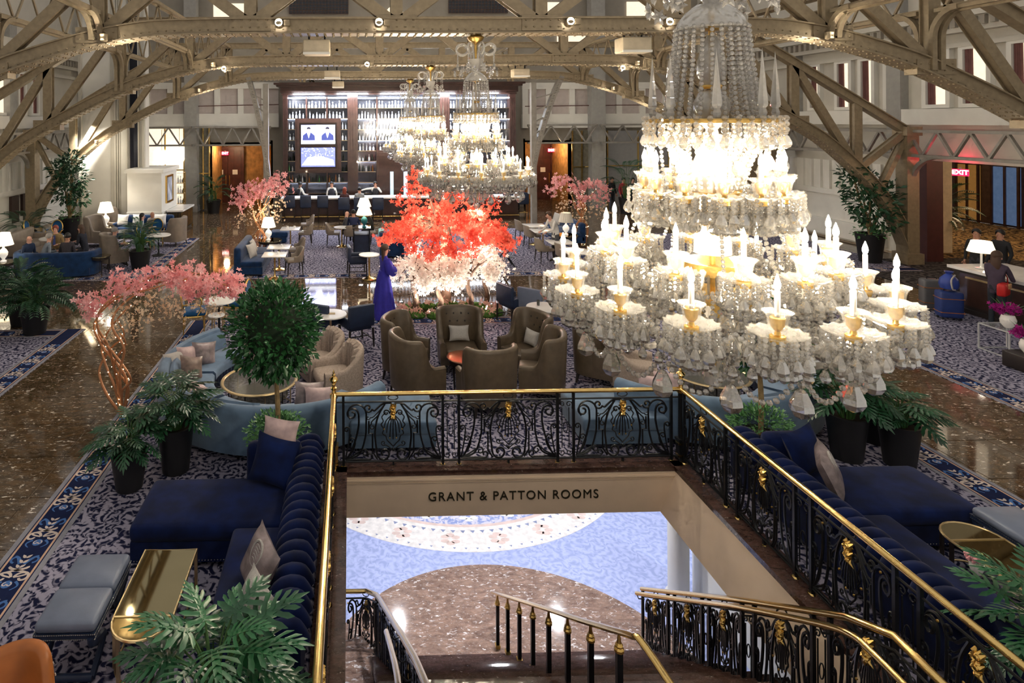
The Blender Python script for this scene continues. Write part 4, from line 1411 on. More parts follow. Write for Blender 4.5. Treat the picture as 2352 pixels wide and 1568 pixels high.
hr = [aty(912, 1450, 6.9), aty(930, 1500, 5.95), aty(942, 1540, 5.4), aty(955, 1600, 4.8)]
t = thing('stair_handrail', 'brass handrail inside the left stair railing', 'handrail')
q = MB(); q.tube(crom([tuple(p + Vector((-.12, 0, 0))) for p in hr], 5), .03, 10); q.build('rail', M_BRASS, t)
for p in hr[:-1]:
    q = MB(); q.tube([(p.x - .12, p.y, p.z), (p.x - .03, p.y, p.z - .09), (p.x + .02, p.y, p.z - .07)], .008, 6); q.build('bracket', M_BLACK, t)
# stringers under the two side railings
for nm, pts, sx in (('right', rp, .06), ('left', lp, -.06)):
    q = MB()
    rings = []
    for p in pts:
        b = p.z - DROP
        rings.append([(p.x - .03, p.y, b + .06), (p.x + .03, p.y, b + .06), (p.x + .03, p.y, max(LZ, b - .42)), (p.x - .03, p.y, max(LZ, b - .42))])
    q.loft(rings)
    structure(q.build('trim_stair_stringer_' + nm, mat('black_stringer', (.012, .012, .015), .3), None, 30))
# centre handrail on square posts
t = thing('centre_stair_handrail', 'brass centre handrail on black square posts with gilt caps, down the stairs', 'handrail')
CXS = 2.25
cp = []
for px, py in ((1132, 1360), (1240, 1393), (1330, 1423), (1400, 1444), (1452, 1460)):
    d = ray(px, py); k = CXS / d.x
    cp.append(Vector((CXS, d.y * k, CAM_H + d.z * k)))
cp += [aty(1475, 1475, cp[-1].y - .12), aty(1560, 1600, cp[-1].y - .5)]
q = MB(); q.tube(crom([tuple(p) for p in cp], 5), .032, 10, flat=.75); q.build('rail', M_BRASS, t)
CPY = [p.y for p in cp][::-1]; CPZ = [p.z for p in cp][::-1]; CPX = [p.x for p in cp][::-1]
for k in range(9):
    y = 9.55 - .625 * k
    z = float(np.interp(y, CPY, CPZ)); x = float(np.interp(y, CPY, CPX))
    q = MB(); q.box((x - .024, y - .024, z - .78), (x + .024, y + .024, z - .15)); po = q.build('post', M_BLACK, t, 0)
    q = MB(); q.lathe([(.042, z - .16), (.042, z - .14), (.03, z - .125), (.034, z - .11), (.02, z - .09), (.012, z - .02)], 8, c=(x, y, 0)); q.build('cap', M_GOLD, po, 0)
    q = MB(); q.box((x - .036, y - .036, z - .82), (x + .036, y + .036, z - .78)); q.box((x - .03, y - .03, z - .86), (x + .03, y + .03, z - .82)); q.build('base', M_GOLD, po, 0)
    q = MB(); q.box((x - .028, y - .028, z - .93), (x + .028, y + .028, z - .86)); q.build('foot', M_BLACK, po, 0)
q = MB()
rings = [[(p.x - .05, p.y, p.z - .90), (p.x + .05, p.y, p.z - .90), (p.x + .05, p.y, p.z - 1.08), (p.x - .05, p.y, p.z - 1.08)] for p in cp]
q.loft(rings); q.build('kerb', mat('black_stringer', (.012, .012, .015), .3), t, 30)
# ------------------------------------------------------------------ crystal chandeliers
def crystal(name, tint, wg, wt):
    """cut crystal: glass, a share of straight transmission, the rest sparkle and white body"""
    m, nt, p = ntree(name)
    g = G(nt)
    p.inputs['Roughness'].default_value = .08
    p.inputs['Specular IOR Level'].default_value = 1.0
    p.inputs['Coat Weight'].default_value = .6
    n = g.noise(g.pos((1, 1, 1)), 45, 2)
    g.l(g.mix(n, tuple(x * .75 for x in tint), tint), p.inputs['Base Color'])
    t = g.n('ShaderNodeBsdfTransparent')
    gl = g.n('ShaderNodeBsdfGlass'); gl.inputs['IOR'].default_value = 1.52; gl.inputs['Roughness'].default_value = .0
    gl.inputs['Color'].default_value = (1, .98, .95, 1)
    m1 = g.n('ShaderNodeMixShader'); m1.inputs[0].default_value = wt / (wt + wg)
    g.l(gl.outputs[0], m1.inputs[1]); g.l(t.outputs[0], m1.inputs[2])
    m2 = g.n('ShaderNodeMixShader'); m2.inputs[0].default_value = wt + wg
    g.l(p.outputs[0], m2.inputs[1]); g.l(m1.outputs[0], m2.inputs[2])
    g.l(m2.outputs[0], nt.nodes['Material Output'].inputs['Surface'])
    return m
M_CRYS = crystal('clear_crystal', (.86, .82, .76), .36, .24)
def sparkle(name):
    m, nt, p = ntree(name)
    g = G(nt)
    p.inputs['Base Color'].default_value = (.9, .86, .8, 1); p.inputs['Roughness'].default_value = .04; p.inputs['Metallic'].default_value = 1.0
    t = g.n('ShaderNodeBsdfTransparent'); gl = g.n('ShaderNodeBsdfGlass'); gl.inputs['IOR'].default_value = 1.55; gl.inputs['Roughness'].default_value = 0
    d = g.n('ShaderNodeBsdfTranslucent'); d.inputs['Color'].default_value = (.9, .87, .82, 1)
    cur = p.outputs[0]
    for sh, f in ((d, .35), (gl, .55), (t, .18)):
        m_ = g.n('ShaderNodeMixShader'); m_.inputs[0].default_value = f; g.l(cur, m_.inputs[1]); g.l(sh.outputs[0], m_.inputs[2]); cur = m_.outputs[0]
    g.l(cur, nt.nodes['Material Output'].inputs['Surface'])
    return m
M_DROP = sparkle('cut_drop_crystal')
M_BELL = crystal('thin_bell_glass', (.8, .77, .72), .12, .70)
M_DISH = crystal('dish_glass', (.8, .77, .72), .35, .42)
M_CRYS2 = crystal('frosted_crystal', (.82, .78, .72), .25, .28)
M_FLAME = mat('candle_bulb_glow', (1, .9, .7), .5, emit=(1, .86, .64), estr=640, var=0)
M_CANDLE = mat('ivory_candle_sleeve', (.86, .80, .70), .5)
bead = MB(); bead.ball((0, 0, 0), 1, 6, 4)
BV, BF = np.concatenate(bead.v), bead.f
def drop_mesh(n=6):
    d = MB(); d.lathe([(.001, 0), (.16, -.12), (.34, -.5), (.36, -.68), (.24, -.88), (.001, -1)], n); return np.concatenate(d.v), d.f
DV, DF = drop_mesh()
oct_ = (np.array([(0, 0, 1), (1, 0, 0), (0, 1, 0), (-1, 0, 0), (0, -1, 0), (0, 0, -1)], float), [(0, 1, 2), (0, 2, 3), (0, 3, 4), (0, 4, 1), (5, 2, 1), (5, 3, 2), (5, 4, 3), (5, 1, 4)])
def beads_on(mb, pts, r, gap=2.05, small=False):
    P = np.array(pts); seg = np.r_[0, np.cumsum(np.linalg.norm(np.diff(P, axis=0), axis=1))]
    n = max(2, int(seg[-1] / (r * gap)))
    V, F = oct_ if small else (BV, BF)
    for i in range(n + 1):
        d = seg[-1] * i / n
        c = [np.interp(d, seg, P[:, k]) for k in range(3)]
        mb.add(V * r + c, F)
def drop_at(mb, p, L, w=1.0):
    mb.add(DV * np.array((L * w, L * w, L)) + np.array(p), DF)
    mb.add(BV * L * .13 + np.array((p[0], p[1], p[2] + L * .1)), BF)
def cat(p, q, sag, n=9):
    p, q = np.array(p), np.array(q)
    return [p + (q - p) * t - np.array((0, 0, sag * 4 * t * (1 - t))) for t in np.linspace(0, 1, n)]
# ---- shared meshes, arm along +x
def arm_parts(R, r0, z0, zc, dip, dish, ndrop, cl):
    """returns dict name->mesh; arm from hub (r0,z0) to cup at radius R, cup base zc"""
    out = {}
    a = MB()
    pth = crom([(r0, 0, z0), (r0 + (R - r0) * .28, 0, z0 - dip * .55), (r0 + (R - r0) * .62, 0, zc - dip), (R * .97, 0, zc - dip * .45), (R, 0, zc)], 6)
    n = len(pth)
    a.tube(pth, [.024 + .004 * math.sin(i * 2.2) for i in range(n)], 7)
    out['glass_arm'] = (a.data('glass_arm', M_CRYS2), None)
    c = MB()
    c.lathe([(.03, zc - .05), (.042, zc - .045), (.042, zc - .005), (.018, zc), (.014, zc + .02), (.034, zc + .045), (.042, zc + .10), (.036, zc + .105)], 10, (R, 0, 0))
    out['gilt_cup'] = (c.data('gilt_cup', M_GOLD), None)
    c = MB(); c.lathe([(.016, zc + .08), (.016, zc + .08 + cl), (.012, zc + .085 + cl)], 8, (R, 0, 0)); out['candle'] = (c.data('candle', M_CANDLE), None)
    zf = zc + .085 + cl
    c = MB(); c.lathe([(.008, zf), (.017, zf + .02), (.018, zf + .04), (.011, zf + .065), (.001, zf + .095)], 8, (R, 0, 0)); out['flame_bulb'] = (c.data('flame_bulb', M_FLAME, 180), None)
    d = MB()
    d.lathe([(.046, zc + .03), (.052, zc + .07), (.058, zc + .105), (.082, zc + .135)], 12, (R, 0, 0))
    out['bell_glass'] = (d.data('bell_glass', M_BELL), None)
    d = MB()
    nn = 14
    rings = []
    for (rr, zz) in ((.03, zc - .02), (dish * .7, zc - .012), (dish, zc + .012)):
        rings.append([(R + rr * (1 + (.08 if i % 2 and rr == dish else 0)) * math.cos(2 * PI * i / (2 * nn)), rr * (1 + (.08 if i % 2 and rr == dish else 0)) * math.sin(2 * PI * i / (2 * nn)), zz + (.008 if i % 2 and rr == dish else 0)) for i in range(2 * nn)])
    d.loft(rings, caps=False)
    out['crystal_dish'] = (d.data('crystal_dish', M_DISH), None)
    p = MB()
    for i in range(ndrop):
        an = 2 * PI * (i + .5) / ndrop
        x, y = R + dish * math.cos(an), dish * math.sin(an)
        for k in range(3):
            p.add(BV * .014 + (x, y, zc - .006 - k * .028), BF)
        drop_at(p, (x, y, zc - .09), .085 + .02 * (i % 2))
        x, y = R + dish * .6 * math.cos(an + .2), dish * .6 * math.sin(an + .2)
        for k in range(5):
            p.add(BV * .013 + (x, y, zc - .03 - k * .027), BF)
        drop_at(p, (x, y, zc - .17), .08)
    out['pendant_drops'] = (p.data('pendant_drops', M_DROP, 0), 'stuff')
    return out
T3 = arm_parts(1.06, .28, 3.46, 3.55, .30, .15, 12, .17)
T2 = arm_parts(.74, .20, 3.70, 3.78, .22, .135, 11, .15)
T1 = arm_parts(.46, .16, 4.22, 4.26, .14, .12, 10, .13)
def ring_arm(root, parts, ang):
    o = None
    for nm, (me, kd) in parts.items():
        if nm == 'glass_arm':
            o = link(nm, me, root, None, ang)
        else:
            c = link(nm, me, o)
            if kd: c['kind'] = kd
N3, N2, N1 = 15, 12, 12
def make_body():
    out = []
    # dome, stem
    q = MB(); q.lathe([(.03, 5.66), (.10, 5.65), (.17, 5.60), (.225, 5.53), (.245, 5.47), (.235, 5.46), (.2, 5.5)], 24)
    q.lathe([(.025, 5.62), (.12, 5.76), (.17, 5.92)], 18)
    q.lathe([(.03, 5.42), (.06, 5.36), (.10, 5.22), (.10, 5.12), (.05, 5.05), (.03, 5.02), (.09, 4.99), (.125, 4.92), (.125, 4.86), (.09, 4.78), (.04, 4.72), (.06, 4.62), (.12, 4.5), (.14, 4.4), (.16, 4.3), (.11, 4.2), (.07, 4.1), (.12, 3.95), (.13, 3.8)], 18)
    out.append(('stem_balusters', q.data('stem_balusters', M_CRYS2), None))
    q = MB(); q.lathe([(.02, 5.6), (.02, 2.95)], 10); q.lathe([(.06, 5.47), (.075, 5.465), (.06, 5.455)], 14); q.lathe([(.07, 5.05), (.08, 5.035), (.07, 5.02)], 14); q.lathe([(.02, 5.93), (.035, 5.97), (.02, 6.05), (.03, 6.12), (.02, 6.2), (.015, 6.34)], 10)
    for (r, z0, z1) in ((.29, 3.40, 3.50), (.22, 3.66, 3.74), (.18, 4.17, 4.26)):
        q.lathe([(r * .3, z0 + .02), (r, z0), (r, z1), (r * .9, z1), (r * .3, z1 - .03)], 24)
    q.lathe([(.36, 4.775), (.45, 4.77), (.455, 4.79), (.45, 4.80), (.36, 4.795)], 30)
    out.append(('gilt_hub', q.data('gilt_hub', M_GOLD), None))
    q = MB(); q.lathe([(.05, 2.93), (.075, 2.89), (.06, 2.83), (.001, 2.80)], 12); out.append(('bottom_ball', q.data('bottom_ball', M_CRYS2), None))
    # crown scrolls + stars
    q = MB()
    for k in range(8):
        a = 2 * PI * k / 8
        pth = [(.09, 5.80), (.11, 6.0), (.16, 6.17)] + [(.30 + .13 * math.cos(t), 6.12 + .11 * math.sin(t)) for t in np.linspace(PI * .75, -PI * 1.1, 14)]
        q.tube([(r * math.cos(a), r * math.sin(a), z) for r, z in pth], .022, 6)
        for kk in range(5):
            q.add(BV * .016 + ((.40) * math.cos(a), .40 * math.sin(a), 6.0 - kk * .034), BF)
    out.append(('crown_scrolls', q.data('crown_scrolls', M_CRYS2), 'stuff'))
    q = MB()
    for k in range(8):
        a = 2 * PI * k / 8
        for j, (rr, zz) in enumerate(((.40, 5.76), (.30, 5.70), (.43, 5.62))):
            c = np.array((rr * math.cos(a + j * .2), rr * math.sin(a + j * .2), zz))
            for i in range(6):
                t = 2 * PI * i / 6
                u = np.array((-math.sin(a), math.cos(a), 0)) * math.cos(t) + np.array((0, 0, 1)) * math.sin(t)
                q.tube([c, c + u * .035, c + u * .075], [.012, .02, .002], 5)
    out.append(('star_pendants', q.data('star_pendants', M_CRYS, 0), 'stuff'))
    # obelisk ring
    q = MB()
    for k in range(8):
        a = 2 * PI * (k + .3) / 8
        c = (.40 * math.cos(a), .40 * math.sin(a), 0)
        q.lathe([(.022, 4.81), (.03, 4.84), (.02, 4.87), (.032, 4.885), (.036, 4.90), (.001, 5.28)], 6, c)
    out.append(('obelisk_spikes', q.data('obelisk_spikes', M_CRYS, 0), 'stuff'))
    q = MB()
    for k in range(34):
        a = 2 * PI * k / 34
        c = np.array((.46 * math.cos(a), .46 * math.sin(a), 4.80))
        for j in range(3): q.add(BV * .022 + c - (0, 0, j * .04), BF)
        drop_at(q, c - (0, 0, .115), .10)
        if k % 4 == 0:
            q.add(BV * .02 + c - (0, 0, .24), BF); drop_at(q, c - (0, 0, .27), .13)
    out.append(('obelisk_ring_drops', q.data('obelisk_ring_drops', M_DROP, 0), 'stuff'))
    # swags: between tier-3 arms below, tiers to hub, and long bead curtains
    q = MB()
    for k in range(N3):
        a0, a1 = 2 * PI * k / N3, 2 * PI * (k + 1) / N3
        P0, P1 = (.92 * math.cos(a0), .92 * math.sin(a0), 3.30), (.92 * math.cos(a1), .92 * math.sin(a1), 3.30)
        beads_on(q, cat(P0, P1, .22), .019)
        A0, A1 = (.55 * math.cos(a0), .55 * math.sin(a0), 3.36), (.80 * math.cos(a0 + .1), .80 * math.sin(a0 + .1), 3.32)
        beads_on(q, cat(A0, A1, .08), .016); drop_at(q, A0, .14); drop_at(q, ((A0[0] + A1[0]) / 2, (A0[1] + A1[1]) / 2, 3.30), .12)
        for rr, zz in ((.50, 3.62), (.86, 3.62), (.98, 3.50)):
            for j in range(4):
                aa = a0 + (a1 - a0) * j / 4
                beads_on(q, [(rr * math.cos(aa), rr * math.sin(aa), zz), (rr * math.cos(aa), rr * math.sin(aa), zz - .16)], .014); drop_at(q, (rr * math.cos(aa), rr * math.sin(aa), zz - .18), .085)
        drop_at(q, (P0[0], P0[1], 3.19), .19)
        for j in range(3): q.add(BV * .019 + (P0[0], P0[1], 3.29 - j * .035 + .05), BF)
        beads_on(q, cat((1.0 * math.cos(a0), 1.0 * math.sin(a0), 3.42), (P0[0], P0[1], 3.30), .03), .017)
        Q0, Q1 = (1.13 * math.cos(a0), 1.13 * math.sin(a0), 3.55), (1.13 * math.cos(a1), 1.13 * math.sin(a1), 3.55)
        beads_on(q, cat(Q0, Q1, .12), .016)
        beads_on(q, cat((.95 * math.cos(a0), .95 * math.sin(a0), 3.56), (.74 * math.cos(a0), .74 * math.sin(a0), 3.78), .08), .014, small=True)
    for k in range(N2):
        a0, a1 = 2 * PI * k / N2, 2 * PI * (k + 1) / N2
        beads_on(q, cat((.72 * math.cos(a0), .72 * math.sin(a0), 3.72), (.72 * math.cos(a1), .72 * math.sin(a1), 3.72), .10), .016)
        beads_on(q, cat((.60 * math.cos(a0), .60 * math.sin(a0), 3.55), (.60 * math.cos(a1), .60 * math.sin(a1), 3.55), .10), .016)
        beads_on(q, cat((.66 * math.cos(a0), .66 * math.sin(a0), 3.76), (.46 * math.cos(a0), .46 * math.sin(a0), 4.22), .09), .015)
        drop_at(q, (.60 * math.cos(a0), .60 * math.sin(a0), 3.52), .13)
        b0, b1 = a0 + .1, a1 + .1
        beads_on(q, cat((.45 * math.cos(b0), .45 * math.sin(b0), 4.2), (.45 * math.cos(b1), .45 * math.sin(b1), 4.2), .06), .016)
        beads_on(q, cat((.40 * math.cos(b0), .40 * math.sin(b0), 4.24), (.45 * math.cos(b0), .45 * math.sin(b0), 4.78), .03), .015)
    out.append(('bead_swags', q.data('bead_swags', M_DROP, 0), 'stuff'))
    q = MB()
    for (r, zt, L, n) in ((.31, 3.42, .22, 44), (.24, 3.42, .34, 34), (.15, 3.40, .44, 22), (.24, 3.68, .16, 30), (.19, 4.18, .14, 24)):
        for k in range(n):
            a = 2 * PI * k / n
            x, y = r * math.cos(a), r * math.sin(a)
            q.lathe([(.008, zt), (.011, zt - .01), (.011, zt - L), (.001, zt - L - .05)], 4, (x, y, 0))
    out.append(('prism_fringe', q.data('prism_fringe', M_DROP, 0), 'stuff'))
    return out
BODY = make_body()
q = MB(); beads_on(q, [(.24, 0, 5.47), (.265, 0, 5.2), (.30, 0, 4.95), (.35, 0, 4.70)], .017); STR1 = q.data('bead_string', M_CRYS, 60)
q = MB(); beads_on(q, [(.35, 0, 4.68), (.30, 0, 4.6), (.24, 0, 4.45), (.2, 0, 4.3)], .016); STR2 = q.data('bead_string', M_CRYS, 60)
def chandelier(X, Y, dz, label, zmount, rot=0.0):
    t = thing('crystal_chandelier', label, 'chandelier', (X, Y, dz), rot)
    for nm, me, kd in BODY:
        o = link(nm, me, t)
        if kd: o['kind'] = kd
    for k in range(26):
        link('bead_string', STR1, t, None, 2 * PI * k / 26)
        link('bead_string', STR2, t, None, 2 * PI * (k + .5) / 26)
    for k in range(N3): ring_arm(t, T3, 2 * PI * (k + .5) / N3)
    for k in range(N2): ring_arm(t, T2, 2 * PI * (k + .25) / N2)
    for k in range(N1): ring_arm(t, T1, 2 * PI * (k + .1) / N1)
    zt = zmount - dz
    q = MB(); q.lathe([(.012, 6.3), (.012, zt - .3), (.03, zt - .28), (.02, zt - .22), (.05, zt - .17), (.14, zt - .12), (.18, zt - .06), (.17, zt - .05), (.1, zt)], 14); q.build('suspension_rod', M_GOLD, t)
    return t
chandelier(2.70, 4.55, 0, 'enormous glowing crystal chandelier hanging close on the right of the photo', 8.1, .09)
chandelier(2.63, YA, .14, 'second glowing crystal chandelier, hanging in front of the coral blossom tree', ZC, .2)
chandelier(2.63, YBT, .14, 'third glowing crystal chandelier, farther back before the bar shelves', ZC, .4)
chandelier(2.60, YCT, .14, 'farthest crystal chandelier, leftmost of those before the bar', ZC, .1)
# ------------------------------------------------------------------ upholstery materials
M_NAVYV = mat('navy_velvet', (.002, .0075, .047), .8, var=.5, vscale=5, sheen=.06, spec=.15)
M_NAVYC = mat('navy_leather', (.012, .022, .055), .45, var=.2)
M_SKYV = mat('dusty_blue_velvet', (.105, .165, .255), .8, var=.25, vscale=4, sheen=.25, spec=.2)
M_TEALD = mat('deep_blue_velvet', (.006, .03, .10), .75, var=.35, sheen=.2, spec=.2)
M_LEATH = mat('bronze_leather', (.088, .064, .042), .36, var=.18, vscale=9, bump=.1, bscale=120)
M_TAUPE = mat('taupe_leather', (.22, .18, .145), .5, var=.12)
M_BEIGEC = mat('beige_chenille', (.33, .265, .225), .9, var=.2, vscale=40, bump=.3, bscale=160, spec=.2)
M_SILVL = mat('silver_blue_leather', (.135, .16, .23), .38, var=.1, bump=.08, bscale=160)
M_TAN = mat('tan_saddle_leather', (.36, .115, .028), .4, var=.15)
M_PILG = mat('grey_linen_pillow', (.40, .38, .36), .9, var=.12, vscale=60, bump=.3, bscale=140)
M_PILS = mat('mauve_satin_pillow', (.25, .20, .205), .32, var=.5, vscale=7, bump=.35, bscale=18)
M_PILP = mat('rose_satin_pillow', (.45, .33, .33), .45, var=.25, vscale=9)
M_PILB = mat('brown_satin_pillow', (.17, .115, .095), .4, var=.5, vscale=8)
M_DARKW = mat('ebony_wood', (.018, .013, .012), .35)
M_MIRR = mat('bronze_mirror', (.30, .25, .14), .035, metal=1.0, var=.03)
M_CHAMP = mat('champagne_metal', (.72, .55, .30), .28, metal=1.0)
M_NAIL = mat('silver_nailheads', (.8, .78, .72), .25, metal=1.0)
M_MARBT = mat('white_marble_top', (.78, .76, .74), .18, var=.08, vscale=3)
M_GLASST = mat('smoked_glass_top', (.10, .10, .09), .06, var=.05, alpha=.55)
M_COPPER = mat('copper_top', (.45, .20, .11), .2, metal=.9)
def mirx(x, s): return x if s < 0 else 2 * AX - x     # s=-1 left side, +1 mirrored right side
# ------------------------------------------------------------------ pillow
def pillow(label, p, sz, m, tilt=(0, 0, 0), group=None, motif=False):
    t = thing('throw_pillow', label, 'pillow', p)
    t.rotation_euler = tilt
    n = 11
    u = np.linspace(-1, 1, n)
    V, F = [], []
    for sg in (1, -1):
        for a in u:
            for b in u:
                k = 1 - .10 * (1 - a * a) * 0 - .09 * (b * b < 1) * 0
                x = a * (1 - .10 * (1 - b * b))
                y = b * (1 - .10 * (1 - a * a))
                z = sg * ((1 - a ** 4) * (1 - b ** 4)) ** .6
                V.append((x * sz[0] / 2, y * sz[1] / 2, z * sz[2] / 2))
    for sg in (0, 1):
        o = sg * n * n
        for i in range(n - 1):
            for j in range(n - 1):
                q = (o + i * n + j, o + (i + 1) * n + j, o + (i + 1) * n + j + 1, o + i * n + j + 1)
                F.append(q if sg == 0 else q[::-1])
    q = MB(); q.add(V, F); q.build('cover', m, t, 180)
    if motif:
        q = MB()
        z = sz[2] / 2 + .002
        q.tube([(.085 * math.cos(a), .10 + .105 * math.sin(a), z - .012) for a in np.linspace(0, 2 * PI, 20)], .012, 5)
        for k in range(5): q.tube([(-.04, .04 + k * .03, z - .006), (.0, .055 + k * .03, z), (.04, .04 + k * .03, z - .006)], .005, 4)
        q.build('embroidered_leaf', M_PILG, t)
    return t
# ------------------------------------------------------------------ shell chairs
def shell(mb, a, y0, y1, yb, h, thick, zb=.16, n=40, inset=.0, flare=0.0):
    """U-shaped upholstered shell open to -y.  half width a, sides from y0 to y1, rounded back to yb; h(s) top height for s in -1..1"""
    P = []
    for t in np.linspace(0, 1, 10)[:-1]: P.append((-a, y0 + (y1 - y0) * t))
    for t in np.linspace(PI, 0, n): P.append((a * math.copysign(abs(math.cos(t)) ** .75, math.cos(t)), y1 + (yb - y1) * abs(math.sin(t)) ** .75))
    for t in np.linspace(0, 1, 10)[1:]: P.append((a, y1 + (y0 - y1) * t))
    P = np.array(P)
    d = np.r_[0, np.cumsum(np.linalg.norm(np.diff(P, axis=0), axis=1))]
    L = d[-1]
    ss = np.linspace(-1, 1, 64)
    Q = np.stack([np.interp((s + 1) / 2 * L, d, P[:, 0]) for s in ss]), np.stack([np.interp((s + 1) / 2 * L, d, P[:, 1]) for s in ss])
    X, Y = Q
    T = np.gradient(np.stack([X, Y], 1), axis=0); T /= np.linalg.norm(T, axis=1, keepdims=True)
    N = np.stack([-T[:, 1], T[:, 0]], 1)      # outward
    rings = []
    for i, s in enumerate(ss):
        hh = h(s)
        r = thick / 2
        def pt(off, z):
            k = flare * max(0, z - .3)
            return (X[i] + N[i, 0] * (off + k), Y[i] + N[i, 1] * (off + k), z)
        rings.append([pt(0, zb), pt(0, hh - r), pt(-r * .3, hh - r * .3), pt(-r, hh), pt(-r * 1.7, hh - r * .3), pt(-thick, hh - r), pt(-thick, zb)])
    mb.loft(rings)
    return X, Y, N
def legs4(t, xs, ys, h, r0, r1, m=M_DARKW, splay=.03):
    for x in xs:
        for y in ys:
            q = MB(); q.tube([(x, y, h), (x + math.copysign(splay, x), y + math.copysign(splay, y), 0)], [r0, r1], 6); q.build('leg', m, t)
def wing_chair(label, loc, rz, m=M_LEATH, cat='armchair', group=None, tuft=True, name='wing_chair', sc=1.0):
    t = thing(name, label, cat, loc, rz, group)
    t.scale = (sc, sc, sc)
    def h(s):
        a = abs(s)
        return .60 + .50 * (1 / (1 + math.exp((a - .66) * 34)))
    q = MB(); X, Y, N = shell(q, .43, -.36, .02, .40, h, .11, .17, flare=.05); q.build('shell', m, t, 50)
    q = MB(); q.rbox((0, -.06, .36), (.64, .66, .18), .05, 3, .015); q.build('seat_cushion', m, t, 60)
    q = MB(); q.box((-.36, -.34, .17), (.36, .28, .29)); q.build('seat_rail', m, t)
    if tuft:
        q = MB()
        for r, (z, xs) in enumerate(((.95, (-.22, -.075, .075, .22)), (.80, (-.15, 0, .15)), (.66, (-.22, -.075, .075, .22)))):
            for x in xs:
                y = .40 - .11 + .04 - (abs(x) / .43) ** 3 * .16 + .02
                q.ball((x, y - .035, z), (.018, .012, .018), 7, 5)
        tag(q.build('tuft_buttons', M_DARKW, t), kind='stuff')
    q = MB(); q.tube([(x + n[0] * .01, y + n[1] * .01, h(s) - .03) for x, y, n, s in zip(X, Y, N, np.linspace(-1, 1, 64))], .007, 4); q.build('piping', m, t)
    legs4(t, (-.32, .32), (-.3, .28), .18, .03, .02)
    return t
def tub_chair(label, loc, rz, m=M_BEIGEC, group=None):
    t = thing('channel_back_armchair', label, 'armchair', loc, rz, group)
    def h(s):
        return .56 + .32 * math.exp(-(abs(s) / .52) ** 4)
    q = MB(); X, Y, N = shell(q, .41, -.36, .0, .38, h, .13, .10, flare=.06); q.build('shell', m, t, 50)
    for k in range(-3, 4):
        s = k * .14
        i = int((s + 1) / 2 * 63)
        x, y, n = X[i], Y[i], N[i]
        hh = h(s)
        q = MB(); q.tube([(x - n[0] * .14, y - n[1] * .14, .42), (x - n[0] * .14, y - n[1] * .14, hh - .14), (x - n[0] * .115, y - n[1] * .115, hh - .05), (x - n[0] * .06, y - n[1] * .06, hh - .02), (x + n[0] * .0, y + n[1] * .0, hh - .05)], [.05, .052, .05, .045, .03], 8); q.build('back_channel', m, t)
    q = MB(); q.rbox((0, -.09, .33), (.60, .66, .2), .07, 3, .03); q.build('seat_cushion', m, t, 60)
    q = MB(); q.box((-.33, -.36, .08), (.33, .2, .25)); q.build('seat_base', m, t)
    legs4(t, (-.3, .3), (-.28, .22), .1, .025, .02)
    return t
# leather conversation circle
gc = Vector((2.12, 11.15, 0))
for i, ((x, y), lb) in enumerate((((2.12, 11.95), 'bronze leather wing chair facing the camera with a grey cushion, middle of the circle'), ((3.35, 11.7), 'bronze leather wing chair with a grey cushion, far right of the circle'), ((1.02, 11.65), 'bronze leather wing chair at the far left of the circle, half hidden'), ((1.12, 10.75), 'bronze leather wing chair seen from behind, near left of the circle'), ((2.28, 10.25), 'bronze leather wing chair seen squarely from behind, nearest of the circle'), ((3.33, 10.75), 'bronze leather wing chair seen from behind, near right of the circle'))):
    rz = face_to((x, y), gc)
    wing_chair(lb, (x, y, .012), rz)
    if i < 3:
        d = (gc - Vector((x, y, 0))).normalized()
        pillow(('grey linen lumbar cushion on the leather chair facing the camera', 'grey linen cushion on the far right leather chair', 'grey linen cushion on the far left leather chair')[i], (x - d.x * .12, y - d.y * .12, .63), (.40, .30, .14), M_PILG, (PI / 2 - .25, 0, rz))
wing_chair('bronze leather wing chair behind the big chandelier, right of the leather circle', (4.55, 11.3, .012), face_to((4.55, 11.3), (5.8, 10.5)))
t = thing('round_side_table', 'round copper topped side table in the middle of the leather chairs', 'table', (2.02, 11.02, .012))
q = MB(); q.lathe([(.001, .56), (.30, .56), (.31, .55), (.30, .53), (.001, .53)], 28); q.build('table_top', M_COPPER, t)
q = MB(); q.lathe([(.27, .53), (.27, .45), (.25, .45)], 24); q.build('apron', M_DARKW, t)
for k in range(4):
    q = MB(); q.cyl((.22 * math.cos(k * PI / 2 + .4), .22 * math.sin(k * PI / 2 + .4), .5), (.2 * math.cos(k * PI / 2 + .4), .2 * math.sin(k * PI / 2 + .4), 0), .022, .015, 8); q.build('leg', M_DARKW, t)
t = thing('flower_posy', 'tiny gold posy on the copper side table', 'flowers', (2.14, 11.02, .572))
q = MB(); q.lathe([(.03, 0), (.035, .05), (.025, .06)], 10); q.build('pot', M_GOLD, t)
q = MB()
for k in range(14): q.ball((rnd.uniform(-.05, .05), rnd.uniform(-.05, .05), .07 + rnd.uniform(0, .05)), .018, 6, 4)
q.build('blooms', mat('ochre_blooms', (.55, .30, .08), .8), t)
